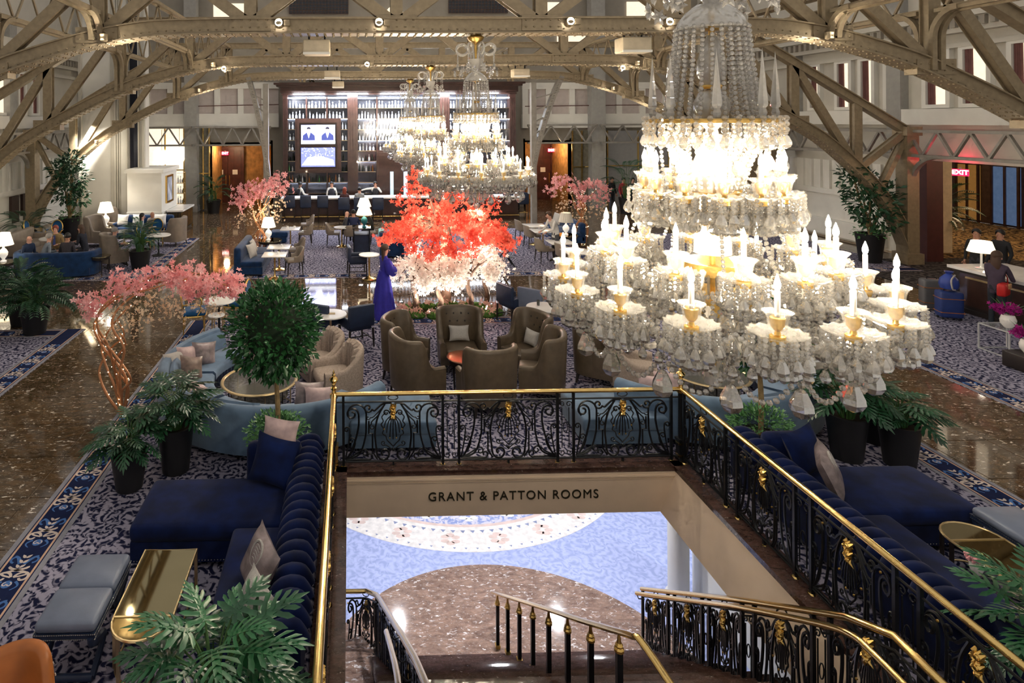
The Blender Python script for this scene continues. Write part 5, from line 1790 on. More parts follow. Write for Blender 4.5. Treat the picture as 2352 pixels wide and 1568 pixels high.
# channel back chairs round the oval table
tub_chair('beige channel back armchair beside the topiary tree, the farther of the pair', (-.55, 11.5, .012), face_to((-.55, 11.5), (-1.9, 10.9)))
tub_chair('beige channel back armchair nearest the brass newel post, left of the leather circle', (-.20, 10.82, .012), face_to((-.20, 10.82), (-1.6, 10.4)))
tub_chair('beige channel back armchair behind the topiary crown, beyond the oval table', (-1.7, 12.55, .012), face_to((-1.7, 12.55), (-1.6, 10.5)))
tub_chair('beige channel back armchair behind the big chandelier crystals', (5.0, 10.9, .012), face_to((5.0, 10.9), (6.3, 10.4)))
def oval_table(label, loc):
    t = thing('glass_coffee_table', label, 'coffee table', loc)
    R = .62
    q = MB(); q.lathe([(.001, .415), (R - .03, .415), (R - .03, .405), (.001, .405)], 48); q.build('glass_top', M_GLASST, t)
    q = MB(); q.tube(arc(0, 0, R, 0, 2 * PI, 56, .415), .03, 8, flat=.6); q.build('gold_rim', M_CHAMP, t)
    for k in range(10):
        a = 2 * PI * k / 10
        q = MB(); q.cyl((.52 * math.cos(a), .52 * math.sin(a), .40), (.52 * math.cos(a), .52 * math.sin(a), 0), .011, seg=6); q.build('leg', M_DARKW if k % 2 else M_CHAMP, t)
    q = MB()
    for k in range(6):
        a = 2 * PI * k / 6
        q.tube([(.52 * math.cos(a + u) * (1 - .35 * math.sin(u / 1.6 * PI)), .52 * math.sin(a + u) * (1 - .35 * math.sin(u / 1.6 * PI)), .05) for u in np.linspace(0, 1.6, 12)], .009, 5)
    q.build('stretcher_loops', M_CHAMP, t)
    q = MB(); q.lathe([(.001, .17), (R - .14, .17), (R - .14, .16), (.001, .16)], 40); q.build('lower_shelf', M_GLASST, t)
    return t
oval_table('round smoked glass coffee table with gold rim behind the topiary trunk', (-1.55, 10.5, .012))
oval_table('round smoked glass coffee table with gold rim under the big chandelier', (6.15, 10.5, .012))
# ------------------------------------------------------------------ curved dusty blue sofas
def curved_sofa(s, label):
    c = (mirx(-1.15, s), 10.75)
    t = thing('curved_sofa', label, 'sofa', (c[0], c[1], .012))
    R = 2.08
    A = [math.radians(a) for a in np.linspace(136, 323, 46)]
    if s > 0: A = [PI - a for a in A]
    def sec(prof, A2):
        rings = []
        for a in A2:
            rings.append([(r * math.cos(a), r * math.sin(a), z) for r, z in prof])
        if s < 0: rings = rings[::-1]
        q = MB(); q.loft(rings); return q
    sec([(R, .10), (R + .03, .66), (R + .01, .73), (R - .06, .77), (R - .14, .75), (R - .18, .66), (R - .20, .40), (R - .2, .10)], A).build('back', M_SKYV, t, 50)
    for i in range(4):
        B = A[i * 11:(i + 1) * 11 + (3 if i == 3 else 0)]
        sec([(R - .22, .28), (R - .22, .41), (R - .26, .45), (1.24, .45), (1.20, .41), (1.20, .30), (1.24, .28)], B).build('seat_cushion', M_SKYV, t, 50)
        B = A[i * 11:(i + 1) * 11 - 1]
        if i < 3: sec([(R - .20, .42), (R - .18, .70), (R - .24, .74), (R - .30, .68), (R - .36, .46)], B).build('back_cushion', M_SKYV, t, 50)
    sec([(R - .22, .09), (R - .22, .29), (1.26, .29), (1.26, .09)], A).build('base', M_SKYV, t, 40)
    q = MB()
    for a in A[::1]:
        for da in (0, .03): q.box((-.004, -.012, .1), (.004, .012, .28), o=(1.25 * math.cos(a + da), 1.25 * math.sin(a + da), 0), rz=a)
    tag(q.build('fluted_skirt', M_NAVYC, t, 0), kind='stuff')
    # armless end seat by the railing
    x0, x1 = (-.02, 1.24) if s < 0 else (2 * AX - 1.24, 2 * AX + .02)
    q = MB(); q.rbox(((x0 + x1) / 2 - c[0], 9.38 - c[1], .35), (x1 - x0, 1.02, .2), .05, 3, .01); q.build('end_seat', M_SKYV, t, 60)
    q = MB(); q.box((x0 - c[0] + .02, 8.9 - c[1], .07), (x1 - c[0] - .02, 9.87 - c[1], .27)); q.build('end_seat_base', M_SKYV, t, 0)
    q = MB()
    for a in A[2::9]:
        q.lathe([(.03, .1), (.02, 0)], 8, ((R - .1) * math.cos(a), (R - .1) * math.sin(a), 0)); q.lathe([(.03, .1), (.02, 0)], 8, (1.35 * math.cos(a), 1.35 * math.sin(a), 0))
    q.build('feet', M_DARKW, t)
    return t
curved_sofa(-1, 'long curved dusty blue sofa wrapping the round glass table on the left')
curved_sofa(1, 'long curved dusty blue sofa under the big chandelier on the right')
for i, (px, py, m, tl, lb) in enumerate(((403, 835, M_PILG, (1.1, .1, 1.0), 'large beige pillow, leftmost on the curved blue sofa'), (430, 822, M_PILP, (1.2, .2, .9), 'rose pillow second from left on the curved blue sofa'), (440, 845, M_PILB, (1.0, .3, .7), 'shiny brown pillow in front on the curved blue sofa'), (468, 812, M_PILS, (1.2, .1, .4), 'dark sequinned pillow, rightmost of the cluster on the curved blue sofa'))):
    p = at(px, py, .62); pillow(lb, p, (.44, .42, .15), m, tl)
p = at(440, 892, .55); pillow('pale pillow lying on the near part of the curved blue sofa', p, (.42, .34, .13), M_PILP, (.3, 0, 1.2))
p = at(710, 905, .62); pillow('patterned mauve pillow behind the sofa back, left of the newel', p, (.46, .36, .13), M_PILS, (1.2, .1, .2))
p = at(735, 915, .60); pillow('rose velvet pillow just left of the brass newel finial', p, (.48, .34, .13), M_PILP, (1.3, .05, .15))
for px, py, lb in ((1500, 888, 'rose pillow behind the right newel finial'), (1535, 880, 'second rose pillow beside the right newel finial')):
    p = at(px, py, .62); pillow(lb, p, (.46, .34, .13), M_PILP, (1.3, .05, -.15))
# ------------------------------------------------------------------ navy velvet sectionals along the railing
def sectional(s, label):
    t = thing('tufted_sectional', label, 'sofa', (0, 0, .012))
    f = lambda x: mirx(x, s)
    def bx(a, b): return (min(f(a[0]), f(b[0])), a[1], a[2]), (max(f(a[0]), f(b[0])), b[1], b[2])
    YN = 4.98
    q = MB(); q.box(*bx((-1.27, YN, .08), (-.62, 6.66, .28))); q.build('base', M_NAVYV, t, 0)
    a, b = bx((-1.27, YN, .28), (-.60, 6.64, .46))
    q = MB(); q.rbox(tuple((np.array(a) + np.array(b)) / 2), tuple(np.array(b) - np.array(a)), .05, 4, .01); q.build('seat_cushion', M_NAVYV, t, 60)
    a, b = bx((-2.40, 6.66, .27), (-.60, 7.58, .46))
    q = MB(); q.rbox(tuple((np.array(a) + np.array(b)) / 2), tuple(np.array(b) - np.array(a)), .07, 4, .02); q.build('chaise_cushion', M_NAVYV, t, 60)
    q = MB(); q.box(*bx((-2.38, 6.68, .06), (-.62, 7.56, .28))); q.build('chaise_base', M_NAVYV, t, 0)
    q = MB()
    for k in range(54): q.ball((f(-2.37 + 1.75 * k / 53), 6.675, .085), .008, 5, 4)
    tag(q.build('nailhead_trim', M_NAIL, t), kind='stuff')
    for (x, y) in ((-2.3, 6.75), (-2.3, 7.5), (-.7, 7.5), (-1.2, 5.1)):
        q = MB(); q.lathe([(.03, .08), (.022, -.0)], 8, (f(x), y, 0)); q.build('foot', M_DARKW, t)
    q = MB(); q.box(*bx((-.60, YN, .08), (-.42, 8.08, .56))); q.build('back_frame', M_NAVYV, t, 0)
    nr = 20
    for k in range(nr):
        y = YN + .07 + (8.05 - YN - .1) * k / (nr - 1)
        q = MB()
        path = [(-.70, .40), (-.69, .50), (-.66, .58), (-.60, .635), (-.52, .65), (-.45, .62), (-.41, .54)]
        q.tube([(f(x), y + .004 * (i % 2), z) for i, (x, z) in enumerate(crom(path, 3))], [.062] * 4 + [.088] * 11 + [.075] * 4, 10); q.build('back_channel', M_NAVYV, t)
    a, b = bx((-1.30, 7.62, .08), (-.62, 7.84, .80))
    q = MB(); q.rbox(tuple((np.array(a) + np.array(b)) / 2), tuple(np.array(b) - np.array(a)), .09, 3, .01); q.build('end_arm', M_NAVYV, t, 60)
    return t
sectional(-1, 'navy velvet channel tufted sectional with chaise, left of the stairwell')
sectional(1, 'navy velvet channel tufted sectional with chaise, right of the stairwell')
pillow('big navy velvet pillow leaning in the corner of the left sectional', (-.93, 7.42, .74), (.56, .54, .2), M_NAVYV, (1.15, .1, -.35))
pillow('mauve satin pillow peeking over the corner of the left sectional', (-.88, 7.66, .95), (.46, .34, .12), M_PILP, (1.3, .1, -.2))
pillow('shiny mauve satin pillow with round leaf emblem on the left navy seat', (-.86, 5.75, .70), (.50, .50, .18), M_PILS, (1.15, .15, -1.1), motif=True)
pillow('grey woven pillow half hidden behind the foreground leaves', (-.84, 5.28, .66), (.46, .46, .17), M_PILG, (1.15, .1, -1.0))
pillow('mauve satin pillow with leaf emblem on the right sectional beside the railing', (mirx(-.9, 1), 7.0, .74), (.50, .50, .18), M_PILS, (1.15, -.15, 1.0), motif=True)
pillow('navy velvet pillow in the corner of the right sectional', (mirx(-.93, 1), 7.42, .74), (.54, .52, .2), M_NAVYV, (1.15, -.1, .35))
# ------------------------------------------------------------------ benches and mirrored tables
def bench(label, x0, x1, y0, y1):
    cx, cy = (x0 + x1) / 2, (y0 + y1) / 2
    t = thing('curule_bench', label, 'bench', (cx, cy, .012))
    w, l = x1 - x0, y1 - y0
    for k in (-1, 1):
        q = MB(); q.rbox((0, k * l / 4, .47), (w, l / 2 - .004, .09), .04, 3, .018); q.build('seat_pad', M_SILVL, t, 60)
    q = MB(); q.box((-w / 2, -l / 2, .38), (w / 2, l / 2, .43)); q.build('seat_frame', M_NAVYC, t, 0)
    q = MB()
    for k in range(34):
        for z in (.425, .385):
            q.ball((-w / 2 + w * k / 33, -l / 2 - .002, z), .006, 5, 4)
    for k in range(56):
        for z in (.425, .385):
            for sx in (-1, 1): q.ball((sx * (w / 2 + .002), -l / 2 + l * k / 55, z), .006, 5, 4)
    tag(q.build('nailhead_trim', M_NAIL, t), kind='stuff')
    for sx in (-1, 1):
        for sy in (-1, 1):
            pth = [(sy * .42, .40), (sy * .40, .33), (sy * .28, .26), (sy * .16, .215), (sy * .2, .15), (sy * .33, .07), (sy * .40, .03)]
            q = MB(); q.tube([(sx * (w / 2 - .035), y * l / .86, z) for y, z in crom(pth, 4)], .036, 8, flat=.8); q.build('curved_leg', M_NAVYC, t)
    for sy in (-1, 1):
        q = MB(); q.cyl((-w / 2 + .03, sy * .40 * l / .86, .035), (w / 2 - .03, sy * .40 * l / .86, .035), .032, seg=10); q.build('stretcher', M_NAVYC, t)
    return t
bench('silver blue leather bench with dark curule legs, left foreground', -2.72, -2.2, 5.32, 6.2)
bench('silver blue leather bench at the right edge of the photo', mirx(-2.2, 1), mirx(-2.72, 1), 5.5, 6.65)
def mirror_table(label, x0, x1, y0, y1, roundend):
    cx = (x0 + x1) / 2; r = (x1 - x0) / 2
    t = thing('mirrored_coffee_table', label, 'coffee table', (cx, (y0 + y1) / 2, .012))
    l = (y1 - y0) / 2
    def outline(k=1.0, n=14):
        rr = r * k
        ends = []
        near = [(rr * math.cos(a), -l + r + rr * math.sin(a)) for a in np.linspace(PI, 2 * PI, n)]
        if roundend == 'near':
            return near + [(rr, l - (r - rr)), (-rr, l - (r - rr))]
        far = [(rr * math.cos(a), l - r + rr * math.sin(a)) for a in np.linspace(0, PI, n)]
        return near + far
    q = MB(); q.prism(outline(.98), .425, .44); q.build('mirror_top', M_MIRR, t, 30)
    q = MB(); P = outline(); q.tube([(x, y, .435) for x, y in P + P[:1]], .013, 6); q.build('gold_rim', M_CHAMP, t)
    ys = [-l + r] + ([l - r] if roundend != 'near' else [])
    for y in ys:
        q = MB(); q.box((-r, y - .008, .436), (r, y + .008, .447)); q.build('divider', M_CHAMP, t, 0)
    P2 = outline(.97)
    for i in (0, 4, 9, 13, 14, 15) if roundend == 'near' else (0, 5, 9, 13, 14, 18, 23, 27):
        x, y = P2[min(i, len(P2) - 1)]
        q = MB(); q.box((x - .014, y - .014, 0), (x + .014, y + .014, .425)); q.build('leg', M_DARKW if i % 2 else M_CHAMP, t, 0)
    q = MB(); P = outline(.9); q.tube([(x, y, .05) for x, y in P + P[:1]], .010, 5); q.build('foot_ring', M_CHAMP, t)
    return t
mirror_table('mirrored bronze coffee table with one rounded end, left foreground', -2.1, -1.58, 5.22, 6.33, 'near')
mirror_table('mirrored bronze coffee table carrying a small flower vase, right foreground', 6.15, 6.72, 4.9, 6.5, 'both')
p = at(2243, 1316, .455)
t = thing('flower_vase', 'small pale cup of pink and green blooms on the right mirrored table', 'vase', p)
q = MB(); q.lathe([(.035, 0), (.04, .01), (.055, .06), (.058, .10), (.05, .10), (.045, .05), (.001, .03)], 18); q.build('cup', M_MARBT, t)
q = MB()
for k in range(26): q.ball((rnd.uniform(-.075, .0), rnd.uniform(-.05, .05), .12 + rnd.uniform(0, .05)), .017, 6, 4)
q.build('pink_blooms', mat('pink_bloom', (.75, .35, .38), .8), t)
q = MB()
for k in range(26): q.ball((rnd.uniform(.0, .09), rnd.uniform(-.05, .05), .11 + rnd.uniform(0, .05)), .017, 6, 4)
q.build('green_blooms', mat('lime_bloom', (.55, .60, .25), .8), t)
# tan chair in the corner
t = thing('tan_leather_chair', 'tan leather armchair with pale nailheads in the bottom left corner', 'armchair', (-2.48, 4.32, .012), face_to((-2.48, 4.32), (-1.3, 3.3)))
def hh(s): return .58 + .30 * (1 / (1 + math.exp((abs(s) - .62) * 30)))
q = MB(); X, Y, N = shell(q, .38, -.34, .02, .34, hh, .09, .12, flare=.1); q.build('shell', M_TAN, t, 50)
q = MB()
for x, y, n, s in list(zip(X, Y, N, np.linspace(-1, 1, 64))): 
    for d in (0, .012): q.ball((x + n[0] * (.045 + d * .3), y + n[1] * (.045 + d * .3), hh(s) - .045 - d), .007, 5, 4)
tag(q.build('nailhead_trim', M_NAIL, t), kind='stuff')
q = MB(); q.rbox((0, -.06, .38), (.56, .6, .16), .05, 3, .02); q.build('seat_cushion', M_TAN, t, 60)
legs4(t, (-.28, .28), (-.26, .24), .14, .025, .018)
# ------------------------------------------------------------------ foliage
def leafmat(name, a, b, rough=.38):
    m, nt, p = ntree(name)
    g = G(nt)
    oi = g.n('ShaderNodeObjectInfo').outputs['Random']
    n = g.noise(g.pos((1, 1, 1)), 9, 2)
    f = g.math('ADD', g.math('MULTIPLY', n, .7), g.math('MULTIPLY', oi, .3))
    g.l(g.ramp(f, [(.3, a), (.7, b)]), p.inputs['Base Color'])
    p.inputs['Roughness'].default_value = rough
    p.inputs['Specular IOR Level'].default_value = .55
    return m
M_PHIL = leafmat('philodendron_leaf', (.005, .028, .012), (.018, .085, .034), .3)
M_PHILB = leafmat('bright_philodendron_leaf', (.008, .055, .022), (.03, .15, .055), .3)
M_TOPI = leafmat('topiary_leaf', (.006, .034, .010), (.032, .13, .04), .25)
M_SHRUB = leafmat('shrub_leaf', (.03, .12, .03), (.10, .27, .09), .4)
M_PALM = leafmat('palm_leaf', (.008, .035, .016), (.03, .11, .045), .4)
M_TRUNK = mat('pale_trunk_bark', (.22, .15, .07), .85, var=.3, vscale=12, bump=.4, bscale=40)
M_POT = mat('black_planter', (.010, .010, .012), .45)
M_SOIL = mat('dark_soil', (.03, .02, .015), .95)
M_STEM = mat('green_stem', (.05, .12, .03), .6)
def phil_leaf():
    """deeply cut leaf along +x, length 1, slight droop"""
    V, F = [], []
    def strip(pts, ws, zs):
        k = len(V)
        P = np.array(pts); T = np.gradient(P, axis=0); T /= np.linalg.norm(T, axis=1, keepdims=True)
        N = np.stack([-T[:, 1], T[:, 0]], 1)
        for p, n, w_, z in zip(P, N, ws, zs):
            V.extend([(p[0] + n[0] * w_, p[1] + n[1] * w_, z + w_ * .25), (p[0], p[1], z), (p[0] - n[0] * w_, p[1] - n[1] * w_, z + w_ * .25)])
        for i in range(len(pts) - 1):
            a = k + i * 3
            F.extend([(a, a + 1, a + 4, a + 3), (a + 1, a + 2, a + 5, a + 4)])
    droop = lambda x, y: -.30 * x * x - .45 * y * y
    def lobe(x0, ang, L, w):
        ts = np.linspace(0, 1, 5)
        for s in (-1, 1):
            pts = [(x0 + L * t * math.cos(ang - .25 * t), s * L * t * math.sin(ang - .25 * t)) for t in ts]
            strip(pts, [w * .55, w, w * .8, w * 1.0, .004], [droop(*p) for p in pts])
    for x0, ang, L, w in ((.02, 2.35, .30, .045), (.05, 1.8, .40, .05), (.14, 1.45, .44, .05), (.26, 1.2, .42, .05), (.40, 1.02, .36, .045), (.54, .85, .30, .042), (.68, .7, .22, .036)):
        lobe(x0, ang, L, w)
    strip([(t, 0) for t in np.linspace(0, 1, 7)], [.045, .06, .06, .06, .055, .045, .004], [droop(t, 0) - .004 for t in np.linspace(0, 1, 7)])
    q = MB(); q.add(V, F); return q
LEAF_PHIL = phil_leaf().data('leaf', M_PHIL, 60)
LEAF_PHILB = phil_leaf().data('leaf', M_PHILB, 60)
def palm_frond(nl=16, wid=.022, L=.42):
    q = MB()
    q.tube([(t, 0, .22 * math.sin(t * 2.2) - .25 * t * t) for t in np.linspace(0, 1, 8)], [.010] * 7 + [.003], 4)
    for i in range(nl):
        t = .18 + .8 * i / (nl - 1)
        z = .22 * math.sin(t * 2.2) - .25 * t * t
        for s in (-1, 1):
            l = L * (1 - .55 * abs(t - .45))
            d = np.array((.55, s * .8, -.08))
            b = np.array((t, 0, z)); m_ = b + d * l * .55 + (0, 0, .02); e = b + d * l - (0, 0, .10 * l)
            n = np.array((.8, -s * .55, 0)) * wid
            q.add([b, m_ + n, e, m_ - n], [(0, 1, 2, 3)])
    return q
FROND = palm_frond().data('frond', M_PALM, 0)
FROND_B = palm_frond(9, .05, .36).data('frond', M_PALM, 0)
def aim(d, roll=0.0):
    """rotation taking +x to d with z as up as possible"""
    x = Vector(d).normalized()
    y = Vector((0, 0, 1)).cross(x)
    if y.length < 1e-3: y = Vector((0, 1, 0))
    y.normalize(); z = x.cross(y)
    return Matrix((x, y, z)).transposed() @ Matrix.Rotation(roll, 3, 'X')
def pot(t, r, h, m=M_POT):
    q = MB(); q.lathe([(r * .72, 0), (r * .97, h * .95), (r, h), (r * .9, h), (r * .86, h * .9)], 24); q.build('pot', m, t)
    q = MB(); q.lathe([(.001, h * .93), (r * .88, h * .92)], 20); q.build('soil', M_SOIL, t)
def plant(label, loc, r, h, nl, size, hgt, spread, leaf, name='potted_philodendron', cat='plant', seed=1, part='leaf', lift=.35, potm=M_POT, up=0.0, stems=True):
    rg = random.Random(seed)
    t = thing(name, label, cat, loc)
    if r: pot(t, r, h, potm)
    st = MB()
    for k in range(nl):
        a = k * 2.399 + rg.uniform(-.3, .3)
        u = (k + .5) / nl
        rad = spread * (.25 + .75 * math.sqrt(u)) * rg.uniform(.8, 1.1)
        z = h + hgt * (1 - .75 * u) * rg.uniform(.85, 1.1) + .05
        e = Vector((rad * .62 * math.cos(a), rad * .62 * math.sin(a), z))
        b = Vector((r * .3 * math.cos(a), r * .3 * math.sin(a), h * .9))
        st.tube(crom([tuple(b), tuple((b + e) / 2 + Vector((-.05 * math.cos(a), -.05 * math.sin(a), .12))), tuple(e)], 4), [.011] * 4 + [.008] * 5, 5)
        o = link(part, leaf, t)
        d = Vector((math.cos(a), math.sin(a), lift * (1 - 1.6 * u) + up + rg.uniform(-.15, .15)))
        M = Matrix.Translation(e) @ aim(d, rg.uniform(-.35, .35)).to_4x4() @ Matrix.Diagonal((*(size * rg.uniform(.8, 1.15),) * 3, 1))
        o.matrix_local = M
    if stems: st.build('stems', M_STEM, t)
    return t
# foreground and mid-ground philodendrons
plant('large split leaf philodendron in the centre bottom foreground, by the left navy sofa', (-1.02, 4.52, 0), .2, .45, 38, .42, .62, .66, LEAF_PHILB, seed=3, lift=.6)
plant('split leaf philodendron at the bottom right corner beyond the railing', (mirx(-.86, 1), 4.62, 0), .2, .45, 34, .42, .62, .66, LEAF_PHILB, seed=4, lift=.6)
p = at(297, 1120); plant('split leaf philodendron in a tapered black pot, left of the chaise', (p.x, p.y, .012), .235, .46, 34, .36, .36, .52, LEAF_PHIL, seed=5)
p = at(404, 1080); plant('taller split leaf philodendron in a black pot behind the chaise', (p.x, p.y, .012), .25, .62, 40, .40, .50, .60, LEAF_PHIL, seed=6)
p = at(2066, 1068); plant('split leaf philodendron in a black tapered pot nearest the right carpet border', (p.x, p.y, .012), .25, .58, 28, .36, .34, .52, LEAF_PHIL, seed=7)
p = at(1945, 1052); plant('leafy philodendron in a square black planter under the chandelier', (p.x, p.y, .012), .26, .62, 40, .42, .62, .62, LEAF_PHIL, seed=8)
p = at(2010, 1015); plant('low philodendron between the two black pots on the right', (p.x, p.y, .012), .2, .4, 22, .34, .45, .5, LEAF_PHIL, seed=9)
p = at(80, 765); plant('bushy potted palm in the front black pot at the left edge', (p.x, p.y, .012), .32, .55, 64, .50, .45, .62, FROND_B, 'potted_palm', seed=10, part='frond', lift=.7)
p = at(50, 745); plant('bushy potted palm behind, at the far left edge', (p.x, p.y, .012), .32, .55, 64, .50, .62, .66, FROND_B, 'potted_palm', seed=11, part='frond', lift=.7)
p = at(322, 618); plant('fan palm in a black pot at the corner of the left lounge carpet', (p.x, p.y, .012), .36, .62, 70, .40, .70, .55, FROND, 'potted_palm', seed=12, part='frond', lift=.8)
p = aty(486, 470, 32.6); plant('small dark shrub in a pot outside the left exit door', (p.x + .1, p.y, 0), .4, .7, 24, .6, .9, .7, FROND_B, 'potted_shrub', seed=14, part='frond', lift=.8)
p = aty(1388, 482, 31.8); plant('dark palm before the grey shopfront, right of the bar', (p.x + .9, p.y - .6, 0), .4, .8, 20, .9, 1.4, .9, FROND, 'potted_palm', seed=15, part='frond', lift=.8)
plant('fan palm in a fluted wooden planter by the cream lobby panel', (21.6, 22.4, 0), .55, 1.0, 30, .8, .8, .8, FROND, 'potted_palm', seed=16, part='frond', lift=.9, potm=mat('brown_fluted_planter', (.10, .06, .03), .5))
p = at(60, 560); plant('low fern behind the left lounge sofa', (p.x, p.y, 0), .4, .5, 20, .7, .5, .6, FROND, 'potted_fern', seed=18, part='frond', lift=.6)
# topiaries
LV = np.array([(0, 0, 0), (.5, .26, .05), (.5, 0, -.03), (.5, -.26, .05), (1, 0, -.06)], float)
LF = [(0, 2, 1), (0, 3, 2), (1, 2, 4), (2, 3, 4)]
def leaf_cloud(mb, c, R, n, ls, rg, sq=(1, 1, 1), shell_=.72):
    for k in range(n):
        z = rg.uniform(-1, 1); a = rg.uniform(0, 2 * PI); s_ = math.sqrt(1 - z * z)
        u = Vector((s_ * math.cos(a), s_ * math.sin(a), z))
        bump = 1 + .10 * math.sin(5 * a + 3 * z) * math.cos(4 * z + a)
        rr = R * bump * (shell_ + (1 - shell_) * rg.random() ** .6)
        p = Vector(c) + Vector((u.x * sq[0], u.y * sq[1], u.z * sq[2])) * rr
        d = (u + Vector((rg.uniform(-.8, .8), rg.uniform(-.8, .8), rg.uniform(-.5, .6)))).normalized()
        A = np.array(aim(d, rg.uniform(-.8, .8))) * ls * rg.uniform(.75, 1.25)
        mb.add(LV @ A.T + np.array(p), LF)
def topiary(x, label, seed):
    rg = random.Random(seed)
    t = thing('topiary_tree', label, 'tree', (x, 8.34, .012))
    pot(t, .22, .5)
    q = MB(); q.tube(crom([(0, 0, .45), (.012, .0, .9), (-.01, 0, 1.4), (0, 0, 1.75)], 5), [.034] * 8 + [.03] * 8, 8); q.build('trunk', M_TRUNK, t)
    q = MB(); leaf_cloud(q, (-.03, 0, 1.98), .60, 3000, .095, rg, (1, 1, 1.05), .6); tag(q.build('crown_foliage', M_TOPI, t, 0), kind='stuff')
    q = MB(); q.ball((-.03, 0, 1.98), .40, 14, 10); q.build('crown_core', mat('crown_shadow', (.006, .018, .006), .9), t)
    q = MB(); leaf_cloud(q, (0, 0, .60), .42, 1300, .06, rg, (1, .75, .62), .5); tag(q.build('underplanting', M_SHRUB, t, 0), kind='stuff')
    return t
def leafy_tree(label, x, y, h, clouds, seed):
    rg = random.Random(seed)
    t = thing('potted_tree', label, 'tree', (x, y, 0))
    pot(t, .42, .95)
    q = MB()
    for (cx_, cy_, cz, R_, n_) in clouds: q.tube(crom([(0, 0, .9), (cx_ * .5, cy_ * .5, (cz + .9) / 2), (cx_, cy_, cz)], 4), [.04] * 4 + [.025] * 5, 6)
    q.build('trunk', M_TRUNK, t)
    q = MB()
    for (cx_, cy_, cz, R_, n_) in clouds: leaf_cloud(q, (cx_, cy_, cz), R_, n_, .21, rg, (1, 1, .85), .35)
    tag(q.build('foliage', M_PALM, t, 0), kind='stuff')
    q = MB(); leaf_cloud(q, (0, 0, 1.0), .5, 160, .12, rg, (1, 1, .5), .4); tag(q.build('ivy', M_SHRUB, t, 0), kind='stuff')
p = at(160, 552); leafy_tree('tall leafy tree in a black pot beside the white pier', p.x, p.y, 3, [(-.1, 0, 2.0, .6, 220), (.15, 0, 2.6, .65, 260), (-.35, .1, 2.9, .5, 160), (.1, 0, 3.2, .45, 150), (.35, 0, 1.7, .4, 110)], 13)
leafy_tree('tall dark indoor tree against the right truss post', 17.3, 20.2, 3, [(0, 0, 2.0, .75, 280), (.3, 0, 1.5, .6, 200), (-.3, 0, 2.6, .6, 180), (-.6, 0, 3.0, .4, 90), (.5, 0, 2.3, .5, 120)], 17)
topiary(-1.0, 'ball topiary tree on a slim trunk behind the left navy sofa', 21)
topiary(mirx(-1.0, 1), 'topiary tree behind the big chandelier with only trunk and underplanting showing', 22)
# ------------------------------------------------------------------ people
SKIN_T = {'fair': mat('skin_fair', (.62, .34, .26), .55, var=.08), 'tan': mat('skin_tan', (.42, .21, .14), .55, var=.08), 'dark': mat('skin_dark', (.16, .075, .05), .55, var=.08)}
HAIRC = {'black': mat('hair_black', (.012, .010, .010), .5), 'brown': mat('hair_brown', (.06, .03, .018), .5), 'grey': mat('hair_grey', (.30, .28, .27), .6), 'red': mat('hair_red', (.25, .05, .03), .5), 'blond': mat('hair_blond', (.35, .2, .08), .5)}
def cloth(c): return mat('cloth_%02x%02x%02x' % tuple(int(255 * x) for x in c), c, .85, var=.15, vscale=12)
M_EYE = mat('eye_dark', (.02, .015, .012), .3)
M_LIP = mat('lips', (.45, .13, .12), .5)
def joints(pose):
    J = {}
    if pose.get('sit'):
        hz = pose.get('hz', .52); lean = pose.get('lean', .08)
        J['pelvis'] = (0, 0, hz); J['spine'] = (0, -lean * .4, hz + .22); J['chest'] = (0, -lean, hz + .42)
        J['neck'] = (0, -lean - .01, hz + .57); J['head'] = (0, -lean - .035, hz + .69); J['crown'] = (0, -lean - .03, hz + .80)
        for s, k in ((-1, 'L'), (1, 'R')):
            J['hip' + k] = (s * .09, -.02, hz - .02); J['knee' + k] = (s * .12, -.44, hz + .0); J['ank' + k] = (s * .12, -.40, .09); J['toe' + k] = (s * .13, -.56, .035)
        sh = hz + .50
    else:
        J['pelvis'] = (0, 0, .95); J['spine'] = (0, 0, 1.15); J['chest'] = (0, 0, 1.34); J['neck'] = (0, 0, 1.50); J['head'] = (0, -.025, 1.62); J['crown'] = (0, -.02, 1.73)
        for s, k in ((-1, 'L'), (1, 'R')):
            J['hip' + k] = (s * .09, 0, .92); J['knee' + k] = (s * .095, -.02, .50); J['ank' + k] = (s * .10, .01, .08); J['toe' + k] = (s * .12, -.15, .035)
        sh = 1.43; lean = 0
    for s, k in ((-1, 'L'), (1, 'R')):
        J['sho' + k] = (s * .175, -lean, sh)
        J['elb' + k] = (s * .24, -lean + .02, sh - .28)
        J['wri' + k] = (s * .22, -lean - .08, sh - .52) if not pose.get('sit') else (s * .14, -lean - .26, sh - .26)
        J['han' + k] = tuple(np.array(J['wri' + k]) + (np.array(J['wri' + k]) - np.array(J['elb' + k])) * .32)
    for k, v in pose.get('J', {}).items(): J[k] = v
    for k in 'LR':
        if 'wri' + k in pose.get('J', {}) and 'han' + k not in pose.get('J', {}):
            d = np.array(J['wri' + k]) - np.array(J['elb' + k]); J['han' + k] = tuple(np.array(J['wri' + k]) + d / np.linalg.norm(d) * .08)
    return J
RAD = dict(pelvis=(.15, .115), spine=(.135, .10), chest=(.16, .115), neck=(.052, .055), head=(.078, .095), crown=(.062, .07), hip=(.09, .09), knee=(.062, .062), ank=(.042, .045), toe=(.042, .03), sho=(.062, .062), elb=(.046, .046), wri=(.032, .03), han=(.036, .02))
EDG = [('pelvis', 'spine', 'top'), ('spine', 'chest', 'top'), ('chest', 'neck', 'top'), ('neck', 'head', 'skin'), ('head', 'crown', 'skin')]
